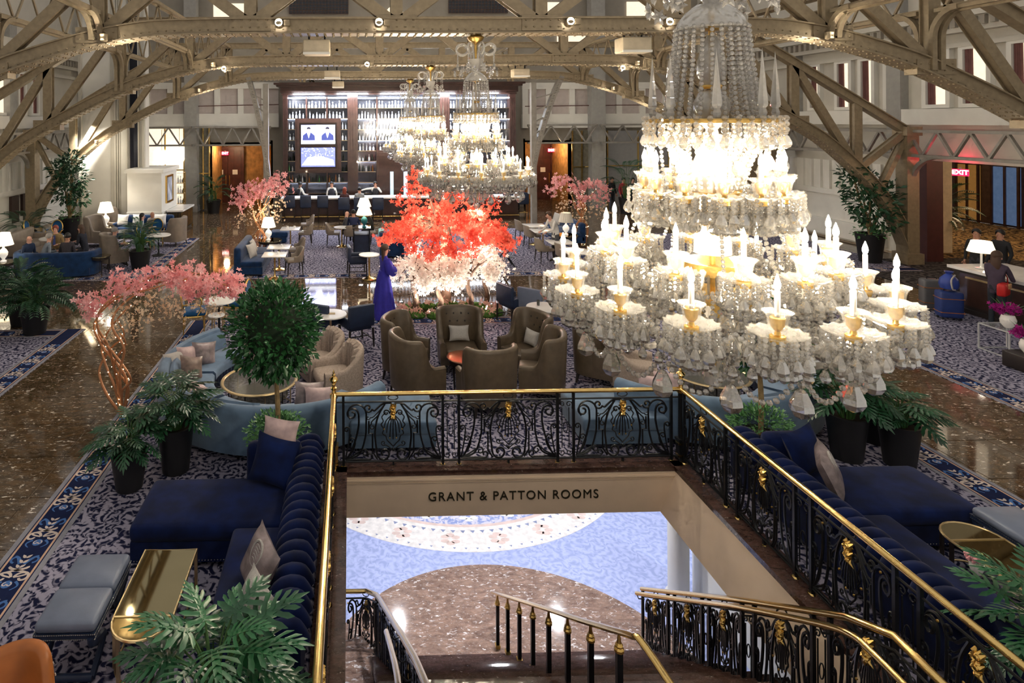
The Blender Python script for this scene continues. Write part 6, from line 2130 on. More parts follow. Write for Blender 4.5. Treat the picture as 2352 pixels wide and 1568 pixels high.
for _k in 'LR':
    EDG += [('chest', 'sho' + _k, 'top'), ('sho' + _k, 'elb' + _k, 'top'), ('elb' + _k, 'wri' + _k, 'top'), ('wri' + _k, 'han' + _k, 'skin'), ('pelvis', 'hip' + _k, 'bot'), ('hip' + _k, 'knee' + _k, 'bot'), ('knee' + _k, 'ank' + _k, 'bot'), ('ank' + _k, 'toe' + _k, 'shoe')]
def person(label, loc, rz, pose=None, skin='fair', top=(.05, .06, .1), bot=(.03, .03, .04), hair='brown', long=False, shoes=(.02, .015, .012), sc=1.0, bald=False, extra=None, legs=True):
    pose = pose or {}
    J = joints(pose)
    names = list(J)
    idx = {k: i for i, k in enumerate(names)}
    me = bpy.data.meshes.new('tmp')
    me.from_pydata([J[k] for k in names], [(idx[a], idx[b]) for a, b, c in EDG], [])
    ob = bpy.data.objects.new('tmp', me); C.objects.link(ob)
    ob.modifiers.new('s', 'SKIN').use_smooth_shade = True
    for k in names:
        r = RAD[k if k in RAD else k[:-1]]
        sv = me.skin_vertices[0].data[idx[k]]
        sv.radius = r
        sv.use_root = (k == 'pelvis')
    ss = ob.modifiers.new('d', 'SUBSURF'); ss.levels = ss.render_levels = 1
    bpy.context.view_layer.update()
    bm = bpy.data.meshes.new_from_object(ob.evaluated_get(bpy.context.evaluated_depsgraph_get()))
    bpy.data.objects.remove(ob); bpy.data.meshes.remove(me)
    V = np.zeros(len(bm.vertices) * 3); bm.vertices.foreach_get('co', V); V = V.reshape(-1, 3)
    F = [tuple(p.vertices) for p in bm.polygons]
    bpy.data.meshes.remove(bm)
    ctr = np.array([V[list(f)].mean(0) for f in F])
    kinds = ['skin', 'top', 'bot', 'shoe']
    best = np.full(len(F), 1e9); mi = np.zeros(len(F), int)
    for a, b, c in EDG:
        A, B = np.array(J[a]), np.array(J[b])
        t = np.clip(((ctr - A) @ (B - A)) / max(np.dot(B - A, B - A), 1e-9), 0, 1)
        d = np.linalg.norm(ctr - (A + t[:, None] * (B - A)), axis=1)
        ra, rb = max(RAD[a if a in RAD else a[:-1]]), max(RAD[b if b in RAD else b[:-1]])
        d = d - (ra + (rb - ra) * t) * .9
        c_ = np.where((t > .55) & (a == 'chest') & (b == 'neck'), 0, kinds.index(c))
        m_ = d < best
        best[m_] = d[m_]; mi[m_] = c_[m_] if hasattr(c_, '__len__') else c_
    q = MB()
    q.add(V, F); q.m = [int(x) for x in mi]
    # fingers
    for k, s in (('L', -1), ('R', 1)):
        h = np.array(J['han' + k]); d = h - np.array(J['wri' + k]); d /= np.linalg.norm(d)
        side = np.cross(d, (0, 0, 1.0)); side /= max(np.linalg.norm(side), 1e-6); nn = np.cross(side, d)
        for i, (o, L) in enumerate(((-.027, .055), (-.009, .068), (.009, .064), (.026, .05))):
            b = h + side * o + d * .005
            q.tube([b, b + d * L * .55 - nn * .008, b + d * L - nn * .025], [.0095, .0085, .006], 5, mi=0)
        b = h - d * .03 + side * .03 * -s
        q.tube([b, b + d * .035 + side * .025 * -s, b + d * .062 + side * .02 * -s], [.011, .0095, .007], 5, mi=0)
    # face: nose, ears
    hd = np.array(J['head']); fdir = np.array(pose.get('look', (0, -1, 0)), float); fdir /= np.linalg.norm(fdir)
    sd = np.cross(fdir, (0, 0, 1)); sd /= np.linalg.norm(sd); up = np.cross(sd, fdir)
    q.tube([hd + fdir * .088 + up * .03, hd + fdir * .112 - up * .004, hd + fdir * .09 - up * .014], [.010, .014, .012], 6, mi=0)
    for s in (-1, 1): q.ball(hd + sd * s * .083 - fdir * .005, (.014, .018, .028), 6, 5)
    t = thing('person', label, 'person', loc, rz)
    t.scale = (sc, sc, sc)
    body = q.build('body', [SKIN_T[skin], cloth(top), cloth(bot), cloth(shoes)], t, 180)
    q = MB()
    for s in (-1, 1): q.ball(hd + fdir * .089 + sd * s * .033 + up * .026, (.011, .011, .007), 6, 4, 0)
    q.build('eyes', M_EYE, t)
    q = MB(); q.tube([hd + fdir * .084 - sd * .024 - up * .045, hd + fdir * .094 - up * .043, hd + fdir * .084 + sd * .024 - up * .045], .006, 5); q.build('mouth', M_LIP, t)
    if not bald:
        q = MB()
        c = (hd + np.array(J['crown'])) / 2 - fdir * .012 + up * .012
        VV, FF = [], []
        nu, nv = 16, 9
        for i in range(nv + 1):
            th = PI * .66 * i / nv
            for j in range(nu):
                ph = 2 * PI * j / nu
                front = math.cos(ph)
                lim = th * (1 - .42 * max(0, front) ** 1.5)
                p = c + (fdir * math.cos(ph) * math.sin(lim) * .108 + sd * math.sin(ph) * math.sin(lim) * .098) + up * math.cos(lim) * .108
                VV.append(p)
        for i in range(nv):
            for j in range(nu): FF.append((i * nu + j, i * nu + (j + 1) % nu, (i + 1) * nu + (j + 1) % nu, (i + 1) * nu + j))
        q.add(VV, FF)
        if long:
            rings = []
            for zz, w_, dd in ((.04, .10, .05), (-.06, .105, .05), (-.16, .10, .045), (-.26, .085, .03), (-.30, .05, .015)):
                rings.append([hd - fdir * (.055 + .02 * math.cos(a)) + sd * w_ * math.cos(a) - fdir * dd * math.sin(a) + up * zz for a in np.linspace(0, 2 * PI, 12)[:-1]])
            q.loft(rings)
        q.build('hair', HAIRC[hair], t, 60)
    if extra: extra(t, J)
    return t
# ------------------------------------------------------------------ blossom trees
def petalmat(name, a, b, tl=.35):
    m, nt, p = ntree(name)
    g = G(nt)
    n = g.noise(g.pos((1, 1, 1)), 5, 3)
    c = g.ramp(n, [(.32, a), (.68, b)])
    g.l(c, p.inputs['Base Color'])
    p.inputs['Roughness'].default_value = .8
    p.inputs['Specular IOR Level'].default_value = .15
    t = g.n('ShaderNodeBsdfTranslucent'); g.l(c, t.inputs['Color'])
    mx = g.n('ShaderNodeMixShader'); mx.inputs[0].default_value = tl
    g.l(p.outputs[0], mx.inputs[1]); g.l(t.outputs[0], mx.inputs[2]); g.l(mx.outputs[0], nt.nodes['Material Output'].inputs['Surface'])
    return m
M_CORAL = petalmat('coral_petals', (.80, .07, .045), (.92, .26, .17))
M_WHITEP = petalmat('white_petals', (.86, .74, .66), (.92, .86, .80))
M_PINKP = petalmat('pink_petals', (.82, .30, .32), (.92, .58, .58))
M_CREAMP = petalmat('cream_petals', (.72, .46, .28), (.85, .72, .55))
M_BARK = mat('brown_bark', (.10, .055, .035), .85, var=.35, vscale=14, bump=.5, bscale=30)
M_PINKBARK = mat('pinkish_trunk', (.40, .24, .17), .8, var=.2, vscale=6)
M_COPPERT = mat('copper_branch', (.50, .22, .10), .4, metal=.4, var=.2)
M_FAIRY = mat('fairy_light', (1, .9, .7), .5, emit=(1, .8, .5), estr=12)
M_MOSS = mat('green_moss', (.06, .14, .02), .95, var=.5, vscale=20, bump=.6, bscale=60)
def blossom_geo():
    V, F = [(0, 0, 0)], []
    for i in range(5):
        a = 2 * PI * i / 5
        k = len(V)
        V += [(.55 * math.cos(a - .5), .55 * math.sin(a - .5), .22), (1.0 * math.cos(a), 1.0 * math.sin(a), .30), (.55 * math.cos(a + .5), .55 * math.sin(a + .5), .22)]
        F.append((0, k, k + 1, k + 2))
    return np.array(V, float), F
BLV, BLF = blossom_geo()
def scatter(mb, centers, per, sg, size, rg, droop=0.0):
    for c in centers:
        for k in range(per):
            p = np.array(c) + np.array([rg.gauss(0, sg), rg.gauss(0, sg), rg.gauss(0, sg * .7) - droop * rg.random()])
            d = Vector((rg.uniform(-1, 1), rg.uniform(-1, 1), rg.uniform(-.4, 1))).normalized()
            A = np.array(d.to_track_quat('Z', 'X').to_matrix()) * size * rg.uniform(.7, 1.3)
            mb.add(BLV @ A.T + p, BLF)
rg = random.Random(5)
TX, TY = 2.45, 15.9
t = thing('coral_blossom_tree', 'tall coral red blossom tree in the middle of the hall', 'tree', (TX, TY, 0))
q = MB(); q.tube(crom([(0, 0, .0), (.03, 0, .7), (-.04, 0, 1.3), (0, 0, 1.9), (.05, 0, 2.4)], 4), [.15, .14, .13, .12, .12, .11, .11, .11, .105, .10, .10, .10, .09, .09, .08, .07, .06], 10); q.build('trunk', M_PINKBARK, t)
br = MB()
cen = []
for k in range(125):
    a = rg.uniform(0, 2 * PI); rr = math.sqrt(rg.random())
    z = 1.78 + (1.02 * (1 - rr ** 2.0) + .10) * (.35 + .75 * rg.random())
    cen.append((rr * 1.62 * math.cos(a), rr * 1.45 * math.sin(a), z - .22 * rr))
for (x, y, z) in ((-.75, -.3, 3.15), (-.6, -.2, 3.3), (-.9, -.1, 2.95), (-.5, -.3, 3.05), (.9, 0, 2.95), (1.05, -.1, 2.75), (.5, -.3, 2.9), (1.2, 0, 2.6), (-1.1, 0, 2.7), (-.7, .1, 3.4), (.0, -.4, 2.75), (.2, -.2, 2.9)): cen.append((x, y, z))
for c in cen[::4]:
    br.tube(crom([(0, 0, 1.9), (c[0] * .4, c[1] * .4, 2.15), (c[0] * .95, c[1] * .95, c[2] - .05)], 4), [.05, .045, .04, .035, .03, .026, .022, .018, .012], 5)
br.build('branches', M_BARK, t)
q = MB(); scatter(q, cen, 30, .125, .068, rg); tag(q.build('blossoms', M_CORAL, t, 0), kind='stuff')
def white_tree(x, y, h, R, label, n=26, seed=1):
    rg = random.Random(seed)
    t = thing('white_blossom_tree', label, 'tree', (x, y, 0))
    q = MB(); q.tube(crom([(0, 0, 0), (.05, .02, h * .2), (-.04, 0, h * .4), (.03, 0, h * .6)], 4), [.085, .08, .075, .07, .066, .062, .058, .055, .052, .05, .048, .045, .04], 8)
    cs = []
    for k in range(n):
        a = rg.uniform(0, 2 * PI); rr = math.sqrt(rg.random())
        cs.append((rr * R * math.cos(a), rr * R * math.sin(a), h * .62 + (h * .38) * (1 - rr ** 2 * .8) * rg.uniform(.5, 1.05) - .25 * rr * rg.random()))
    for c in cs[::3]: q.tube([(.03, 0, h * .55), (c[0] * .5, c[1] * .5, h * .7), c], [.03, .02, .008], 5)
    q.build('trunk', M_BARK, t)
    q = MB(); scatter(q, cs, 28, .095, .058, rg, .30); tag(q.build('blossoms', M_WHITEP, t, 0), kind='stuff')
    return t
white_tree(1.58, 15.35, 1.78, .62, 'white blossom tree left of the trunk, beside the woman in blue', 34, 31)
white_tree(2.2, 15.25, 1.45, .45, 'small white blossom tree in front of the coral trunk', 24, 32)
white_tree(2.95, 15.3, 1.72, .60, 'white blossom tree right of the coral trunk', 34, 33)
white_tree(3.45, 15.75, 1.75, .58, 'white blossom tree at the right end of the flower bed', 30, 34)
t = thing('flower_bed', 'ring of moss and blush peonies at the foot of the blossom trees', 'flower bed', (2.45, 15.35, .0))
q = MB()
for k in range(22):
    a = 2 * PI * k / 22; q.ball((1.2 * math.cos(a) + rg.uniform(-.1, .1), .45 * math.sin(a), .05), (.2, .16, .11), 8, 6)
q.build('moss', M_MOSS, t)
q = MB(); scatter(q, [(1.15 * math.cos(a) + rg.uniform(-.1, .1), .42 * math.sin(a) - .08, .16) for a in np.linspace(0, 2 * PI, 26)], 9, .07, .07, rg); tag(q.build('peonies', petalmat('blush_petals', (.80, .42, .36), (.88, .66, .58)), t, 0), kind='stuff')
for i, (x, y, pw, tg) in enumerate(((1.9, 15.05, 90, (1.6, 15.5, 2.2)), (3.3, 15.05, 90, (3.2, 15.6, 2.2)), (2.5, 14.95, 90, (2.4, 15.7, 2.2)), (1.3, 15.9, 110, (1.7, 15.9, 3)), (3.9, 16.0, 110, (3.2, 15.9, 3)))):
    f = thing('garden_uplight', ('uplight in the flower bed under the left white tree', 'uplight in the flower bed under the right white tree', 'uplight at the front of the flower bed', 'uplight behind the flower bed, left', 'uplight behind the flower bed, right')[i], 'spotlight', (x, y, 0.0))
    q = MB(); q.lathe([(.05, 0), (.06, .1), (.05, .14), (.045, .12)], 12); q.build('housing', M_BLACK, f)
    q = MB(); q.lathe([(.001, .128), (.045, .128)], 12); q.build('lens', M_BULB, f)
    lamp('garden_uplight_lamp', 'SPOT', (x, y, .17), pw, (1, .92, .8), .05, tg, 130, .8)
for i, (x, y, z) in enumerate(((1.7, 15.6, 1.72), (3.15, 15.5, 1.75), (2.45, 15.4, 2.05), (1.9, 15.3, 2.5), (3.2, 15.4, 2.45))):
    lamp('tree_fairy_glow', 'POINT', (x, y, z), 26, (1, .9, .75), .06)
# twisted copper cherry arches
def cherry(name, label, base, stems, pinks, creams, seed, psz=.05, npk=24, ncr=16, lights=True):
    rg = random.Random(seed)
    t = thing(name, label, 'blossom tree', base)
    B = Vector(base)
    for s_ in stems:
        q = MB(); P = crom([tuple(Vector(p) - B) for p in s_], 6); q.tube(P, list(np.linspace(.024, .012, len(P))), 6); q.build('stem', M_COPPERT, t)
    q = MB(); scatter(q, [tuple(Vector(p) - B) for p in pinks], npk, psz * 1.7, psz * 1.05, rg); tag(q.build('pink_blossoms', M_PINKP, t, 0), kind='stuff')
    q = MB(); scatter(q, [tuple(Vector(p) - B) for p in creams], ncr, psz * 1.7, psz * .6, rg, psz * 5); tag(q.build('cream_blossoms', M_CREAMP, t, 0), kind='stuff')
    if lights:
        q = MB()
        for s_ in stems:
            for p in crom([tuple(Vector(p) - B) for p in s_], 4)[::2]:
                q.ball(np.array(p) + [rg.uniform(-.05, .05), rg.uniform(-.05, .05), rg.uniform(-.04, .04)], .006, 5, 4)
        tag(q.build('fairy_lights', M_FAIRY, t), kind='stuff')
    return t
Y0 = 10.25
def A_(px, py, Y): return tuple(aty(px, py, Y))
b = at(282, 955)
st = []
tops = [[(290, 870), (232, 790), (218, 740), (262, 690), (330, 668), (430, 640)], [(270, 880), (250, 800), (222, 745), (240, 700), (300, 660), (380, 625), (470, 630)], [(275, 860), (285, 800), (258, 750), (275, 705), (350, 655), (440, 632), (520, 655)], [(245, 905), (228, 850), (255, 800), (285, 770), (270, 735)], [(295, 890), (262, 840), (288, 790), (275, 765)], [(280, 900), (300, 870), (262, 812), (230, 775), (225, 745)], [(262, 885), (240, 830), (235, 790), (262, 742), (300, 700)]]
for i, tp in enumerate(tops):
    st.append([tuple(b)] + [A_(x, y, Y0 + .12 * math.sin(i * 2 + k)) for k, (x, y) in enumerate(tp)])
pk = [A_(x, y, Y0 + rg.uniform(-.2, .2)) for x, y in [(196, 688), (205, 705), (215, 715), (268, 635), (272, 655), (262, 668), (290, 668), (310, 650), (325, 655), (345, 650), (335, 628), (365, 625), (395, 618), (415, 622), (405, 640), (425, 650), (440, 620), (455, 645), (445, 665), (470, 640), (485, 660), (500, 640), (515, 650), (530, 645), (540, 672), (525, 665), (430, 670), (415, 665), (470, 672), (380, 640), (240, 690), (545, 660), (535, 640)]]
cr = [A_(x, y, Y0 + rg.uniform(-.2, .2)) for x, y in [(300, 690), (320, 690), (345, 680), (370, 670), (390, 685), (330, 710), (310, 735), (375, 700), (400, 690), (480, 680), (500, 690), (455, 690), (250, 720), (255, 745), (265, 765), (300, 715), (280, 700), (350, 665), (420, 700)]]
cherry('cherry_blossom_arch', 'arching pink cherry blossom with twisted copper stems over the left aisle', tuple(b), st, pk, cr, 41, .052, 26, 20)
def far_cherry(px, py, label, pts, cpts, stx, seed):
    b = at(px, py); Y = b.y
    rg = random.Random(seed)
    st = []
    for k in range(9):
        a = k * 2.4
        x1, y1 = stx[k % len(stx)]
        st.append([tuple(b + Vector((.14 * math.cos(a), .1 * math.sin(a), 0))), A_(px + 14 * math.cos(a), py - 40, Y), A_(px - 12 * math.cos(a), py - 80, Y), A_((px + x1) / 2, (py - 90 + y1) / 2, Y), A_(x1, y1, Y + rg.uniform(-.3, .3))])
    return cherry('cherry_blossom_tree', label, tuple(b), st, [A_(x, y, Y + rg.uniform(-.3, .3)) for x, y in pts], [A_(x, y, Y + rg.uniform(-.3, .3)) for x, y in cpts], seed, .085, 24, 22)
far_cherry(597, 585, 'pink cherry blossom on twisted copper stems behind the blue velvet sofa', [(548, 440), (545, 465), (565, 450), (575, 428), (590, 440), (600, 425), (615, 435), (625, 420), (635, 410), (650, 425), (645, 440), (585, 455), (608, 445), (560, 470)], [(560, 485), (580, 480), (600, 470), (615, 490), (630, 465), (645, 455), (612, 505), (585, 495), (550, 490), (640, 480)], [(560, 455), (590, 445), (620, 440), (640, 430), (600, 460)], 51)
far_cherry(1336, 560, 'pink cherry blossom on copper stems right of the coral tree', [(1275, 420), (1270, 435), (1290, 415), (1305, 412), (1315, 430), (1330, 435), (1345, 425), (1360, 420), (1375, 425), (1388, 440), (1340, 455), (1325, 470), (1380, 455)], [(1295, 445), (1310, 460), (1290, 470), (1330, 485), (1350, 470), (1365, 450), (1390, 465), (1385, 480), (1300, 485), (1345, 490)], [(1290, 430), (1310, 430), (1340, 440), (1370, 435), (1335, 470)], 52)
# ------------------------------------------------------------------ the bar
BY = 31.7
def bxz(px, py): 
    p = aty(px, py, BY); return p.x, p.z
x0 = bxz(650, 300)[0]; x1 = bxz(1184, 300)[0]; ztop = bxz(800, 190)[1]
M_BARBK = mat('smoky_bar_mirror', (.10, .105, .13), .12, metal=.6, var=.2, vscale=.8)
M_LED = mat('cool_led_strip', (1, 1, 1), .5, emit=(.86, .92, 1), estr=34)
bar = thing('back_bar', 'tall dark mahogany back bar with lit bottle shelves at the end of the hall', 'back bar', ((x0 + x1) / 2, BY, 0))
OXB = (x0 + x1) / 2
q = MB()
q.box((x0 - OXB, .45, 0), (x1 - OXB, .55, ztop)); q.build('back_panel', M_BARBK, bar, 0)
q = MB()
for k, (zz, d, h) in enumerate(((ztop - .62, .06, .10), (ztop - .5, .12, .3), (ztop - .2, .3, .10), (ztop - .1, .42, .1))):
    q.box((x0 - OXB - d, -d, zz), (x1 - OXB + d, .55, zz + h))
q.build('cornice', M_MAHOG, bar, 0)
for (a, b) in ((650, 661), (798, 822), (1010, 1033), (1170, 1184)):
    q = MB()
    xa, xb = bxz(a, 300)[0] - OXB, bxz(b, 300)[0] - OXB
    q.box((xa, -.06, 0), (xb, .5, ztop - .6)); n = 4
    for k in range(n): q.box((xa + (xb - xa) * (k + .2) / n, -.09, .3), (xa + (xb - xa) * (k + .8) / n, -.06, ztop - .8))
    q.build('pilaster', M_MAHOG, bar, 0)
ROWS = [248, 272, 297, 322, 346, 370, 394, 419, 444]
SHELF = []
def shelf(a, b, r):
    xa, z = bxz(a, r); xb = bxz(b, r)[0]
    q = MB(); q.box((xa - OXB, .02, z - .035), (xb - OXB, .46, z)); q.build('shelf', M_GLASSD, bar, 0)
    q = MB(); q.box((xa - OXB, .005, z - .02), (xb - OXB, .02, z - .005)); q.build('shelf_edge', M_CHAMP, bar, 0)
    SHELF.append((xa + .06, xb - .06, z, r, a))
for r in ROWS:
    if r in (248, 272, 419, 444): shelf(661, 798, r)
    else: shelf(661, 678, r); shelf(784, 798, r)
    if r <= 346: shelf(822, 1010, r)
    else: shelf(822, 864, r)
    if r <= 346: shelf(1033, 1170, r)
for (a, b) in ((661, 798), (822, 1010), (1033, 1170)):
    xa, z = bxz(a, 224); xb = bxz(b, 224)[0]
    q = MB(); q.box((xa - OXB, .05, z - .03), (xb - OXB, .12, z)); q.build('led_strip', M_LED, bar, 0)
    for r in (272, 322, 370, 419):
        if r > 346 and a == 1033: continue
        bb = b if not (r > 346 and a == 822) else 864
        if a == 661 and r in (322, 370): continue
        za = bxz(a, r)[1]; xe = bxz(bb, r)[0]
        q = MB(); q.box((xa - OXB, .40, za - .05), (xe - OXB, .44, za - .036)); q.build('led_strip', M_LED, bar, 0)
for a in (704, 751, 866):
    xa = bxz(a, 300)[0] - OXB
    q = MB(); q.box((xa - .04, -.02, .5), (xa + .04, .46, bxz(a, 222)[1])); q.build('divider', M_MAHOG, bar, 0)
# dark hood beyond the chandeliers
xa, z1 = bxz(866, 345); xb, z0 = bxz(1010, 452)
q = MB(); q.box((xa - OXB + .05, -.02, 0), (xb - OXB, .4, z1)); q.box((xa - OXB, -.12, z1 - .3), (xb - OXB, .4, z1 - .12)); q.build('hood_panel', M_MAHOG, bar, 0)
xa, z1 = bxz(896, 394); xb, z0 = bxz(936, 450)
q = MB(); q.box((xa - OXB, -.05, z0), (xa + .17 - OXB, -.02, z1)); q.box((xb - .2 - OXB, -.05, z0), (xb - OXB, -.02, z1)); q.build('lit_doorway', mat('blue_lit_glass', (.4, .5, .6), .3, emit=(.45, .7, 1), estr=.55), bar, 0)
# bottles
M_BT = [mat('frosted_bottle', (.62, .66, .74), .25, var=.1, alpha=.8), mat('amber_bottle', (.22, .09, .03), .15, var=.2), mat('dark_wine_bottle', (.012, .02, .014), .15), mat('clear_pale_bottle', (.70, .73, .78), .12, alpha=.65), mat('green_bottle', (.04, .12, .05), .15)]
PROF = [[(.05, 0), (.05, .17), (.018, .24), (.018, .30), (.028, .305), (.022, .34)], [(.035, 0), (.035, .2), (.013, .27), (.013, .34), (.001, .345)], [(.06, 0), (.062, .13), (.03, .18), (.016, .2), (.016, .25), (.035, .27), (.03, .32), (.001, .34)], [(.045, 0), (.045, .14), (.02, .17), (.02, .22), (.001, .225)]]
BME = []
for pi, pr in enumerate(PROF):
    for mi_, m in enumerate(M_BT):
        q = MB(); q.lathe(pr, 8); BME.append((pi, mi_, q.data('bottle', m, 60)))
def bme(pi, mi_): return [b[2] for b in BME if b[0] == pi and b[1] == mi_][0]
rg = random.Random(77)
nb = 0
ORD = ('top', 'second', 'third', 'fourth', 'fifth', 'sixth', 'seventh', 'eighth', 'lowest')
bayname = {661: 'left bay', 784: 'left bay beside the screens', 822: 'middle bay', 1033: 'right bay'}
for (xa, xb, z, r, a) in SHELF:
    x = xa + rg.uniform(0, .05)
    kth = 0
    while x < xb and nb < 290:
        low = r >= 370
        if low: mi_, kind = rg.choice((1, 2, 2, 3, 4, 0)), 'assorted liquor bottle on the lower shelves'
        else: mi_, kind = rg.choice((0, 0, 0, 3)), 'pale frosted bottle on the upper shelves'
        pi = rg.choice((0, 1, 2, 3)) if not low else rg.choice((1, 1, 3, 0))
        o = link('bottle', bme(pi, mi_), None, (x, BY + .16 + rg.uniform(-.05, .05), z + .004), 0, (1, 1, rg.uniform(.9, 1.15)))
        kth += 1; sfx = 'th' if 10 < kth < 14 else {1: 'st', 2: 'nd', 3: 'rd'}.get(kth % 10, 'th')
        tag(o, f'{kind.split(" on")[0]}, {kth}{sfx} from the left on the {ORD[ROWS.index(r)]} shelf, {bayname[a]}', 'bottle', f'{kind.split()[0]} bottles in the {bayname[a]} of the back bar')
        x += rg.uniform(.15, .19)
        nb += 1
# televisions
xa, z1 = bxz(678, 272); xb, z0 = bxz(784, 396)
tv = thing('television_cabinet', 'dark wood frame around two stacked televisions set into the back bar', 'cabinet', ((xa + xb) / 2, BY - .1, z0))
w2, hh_ = (xb - xa) / 2, z1 - z0
q = MB()
for d, (u, v) in ((0, (0, .16)), (.05, (.10, .22))):
    for (ax, bx_, az, bz) in ((-w2 + u, w2 - u, hh_ - v, hh_ - u), (-w2 + u, w2 - u, u, v), (-w2 + u, -w2 + v, v, hh_ - v), (w2 - v, w2 - u, v, hh_ - v)): q.box((ax, -.02 - d, az), (bx_, .1, bz))
q.box((-w2 + .1, .02, .1), (w2 - .1, .1, hh_ - .1)); q.build('frame', M_MAHOG, tv, 0)
def tv_screen(py0, py1, kind, label):
    a, zt = bxz(692, py0); b, zb = bxz(770, py1)
    t = thing('television', label, 'television', ((a + b) / 2, BY - .14, zb))
    w_, h = (b - a) / 2, zt - zb
    q = MB(); q.box((-w_ - .03, -.02, -.03), (w_ + .03, .07, h + .03)); q.build('bezel', M_BLACK, t, 0)
    E = lambda n, c, s_: mat('screen_' + n, c, .5, emit=c, estr=s_, var=.25, vscale=7)
    q = MB(); q.box((-w_, -.026, 0), (w_, -.021, h)); q.build('screen', E('lilac', (.40, .42, .85), 1.3) if kind == 0 else E('blue', (.14, .16, .62), 1.1), t, 0)
    if kind == 0:
        q = MB(); q.box((-w_, -.029, 0), (w_, -.026, h * .17)); q.box((-w_ * .1, -.029, h * .2), (w_ * .25, -.026, h)); q.build('caption_band', E('white', (.85, .9, 1), 1.5), t, 0)
        for k, x in enumerate((-.55, .55)):
            q = MB()
            q.prism([(x * w_ + u * .36 * w_, v * h) for u, v in ((-1, .2), (-.95, .45), (-.35, .6), (.35, .6), (.95, .45), (1, .2))], 0, .004, M=Matrix.Translation((0, -.028, 0)) @ Matrix.Rotation(PI / 2, 4, 'X'))
            q.build('presenter_figure', E('navy', (.03, .04, .16), 1.0), t, 0)
            RM = Matrix.Translation((0, -.0285, 0)) @ Matrix.Rotation(PI / 2, 4, 'X')
            q = MB(); q.prism([(x * w_ + .11 * w_ * math.cos(u), h * .73 + .14 * h * math.sin(u)) for u in np.linspace(0, 2 * PI, 14)[:-1]], 0, .004, M=RM); q.build('presenter_face', E('skin', (.62, .40, .36), 1.2), t, 0)
            q = MB(); q.prism([(x * w_ + .12 * w_ * math.cos(u), h * .78 + .12 * h * math.sin(u)) for u in np.linspace(0, PI, 10)], 0, .005, M=RM); q.build('presenter_hair', E('dark', (.02, .02, .03), .5), t, 0)
            q = MB(); q.prism([(x * w_ - .1 * w_, h * .6), (x * w_, h * .3), (x * w_ + .1 * w_, h * .6)], 0, .005, M=RM); q.build('presenter_shirt', E('white', (.85, .9, 1), 1.5), t, 0)
    else:
        q = MB(); q.prism([(-w_ * .95, .08 * h), (w_ * .95, .08 * h), (w_ * .9, .35 * h), (w_ * .2, .55 * h), (-w_ * .6, .5 * h)], 0, .003, M=Matrix.Translation((0, -.028, 0)) @ Matrix.Rotation(PI / 2, 4, 'X')); q.build('court', E('pale', (.75, .82, 1), 2.6), t, 0)
        q = MB()
        for k in range(70):
            x, z = rg.uniform(-w_, w_ * .96), rg.uniform(.5, .98) * h
            q.box((x, -.029, z), (x + .03, -.026, z + .03))
        tag(q.build('crowd', E('pale', (.75, .82, 1), 2.6), t, 0), kind='stuff')
    lamp('tv_glow', 'AREA', ((a + b) / 2, BY - .2, (zt + zb) / 2), 14, (.6, .65, 1), target=((a + b) / 2, 0, (zt + zb) / 2 - 6), size=w_ * 2, sizey=h)
tv_screen(287, 330, 0, 'upper television showing two suited presenters')
tv_screen(339, 382, 1, 'lower television showing a bright sports court and crowd')
# counter
CY = 29.75
cx0, cx1 = aty(648, 450, CY).x, aty(1190, 450, CY).x
t = thing('bar_counter', 'long dark bar counter with pale marble top', 'bar counter', ((cx0 + cx1) / 2, CY, 0))
w_ = (cx1 - cx0) / 2
q = MB(); q.box((-w_, 0, 0), (w_, .75, 1.06)); q.build('front', M_MAHOG, t, 0)
for k in range(10):
    a = -w_ + 2 * w_ * k / 10
    q = MB(); q.box((a + .08, -.025, .2), (a + 2 * w_ / 10 - .08, 0, .95)); q.build('panel', M_MAHOG, t, 0)
q = MB(); q.box((-w_ - .05, -.22, 1.06), (w_ + .05, .8, 1.12)); q.build('top', M_MARBT, t, 0)
q = MB(); q.cyl((-w_, -.2, .22), (w_, -.2, .22), .03); q.build('foot_rail', M_BRASS, t)
for k in range(5):
    lamp('bottle_shelf_fill', 'AREA', (cx0 + (cx1 - cx0) * (k + .5) / 5, BY - .7, 6.2), 130, (.9, .94, 1), target=(cx0 + (cx1 - cx0) * (k + .5) / 5, BY + .3, 2.5), size=1.6, sizey=.2)  # added area lights without fixtures, brightening the bottle shelves
def bar_stool(label, loc, rz):
    t = thing('bar_stool', label, 'bar stool', loc, rz, 'navy bar stools')
    q = MB(); q.rbox((0, 0, .74), (.5, .48, .12), .04, 2); q.build('seat', M_NAVYC, t, 60)
    q = MB(); q.rbox((0, .22, .99), (.52, .08, .56), .03, 2); q.build('backrest', M_NAVYC, t, 60)
    for x in (-.21, .21):
        for y in (-.2, .2):
            q = MB(); q.cyl((x, y, .7), (x * 1.08, y * 1.08, 0), .02, seg=6); q.build('leg', M_DARKW, t)
    q = MB()
    for y in (-.2, .2): q.cyl((-.21, y, .28), (.21, y, .28), .014, seg=6)
    for x in (-.21, .21): q.cyl((x, -.2, .28), (x, .2, .28), .014, seg=6)
    q.build('foot_ring', M_BRASS, t)
    return t
ST = [(666, 509, 'leftmost navy bar stool at the counter'), (703, 509, 'second navy bar stool from the left'), (742, 509, 'third navy bar stool from the left'), (790, 520, 'navy bar stool under the woman with red hair'), (826, 545, 'navy bar stool with a dark back behind the double lamp'), (868, 545, 'navy bar stool beside the coral tree, rightmost seen left of it'), (1165, 500, 'navy bar stool right of the coral tree'), (1200, 500, 'navy bar stool farthest right at the counter')]
for px, py, lb in ST:
    p = at(px, min(py, 515)); 
    bar_stool(lb, (p.x, p.y, 0), PI)
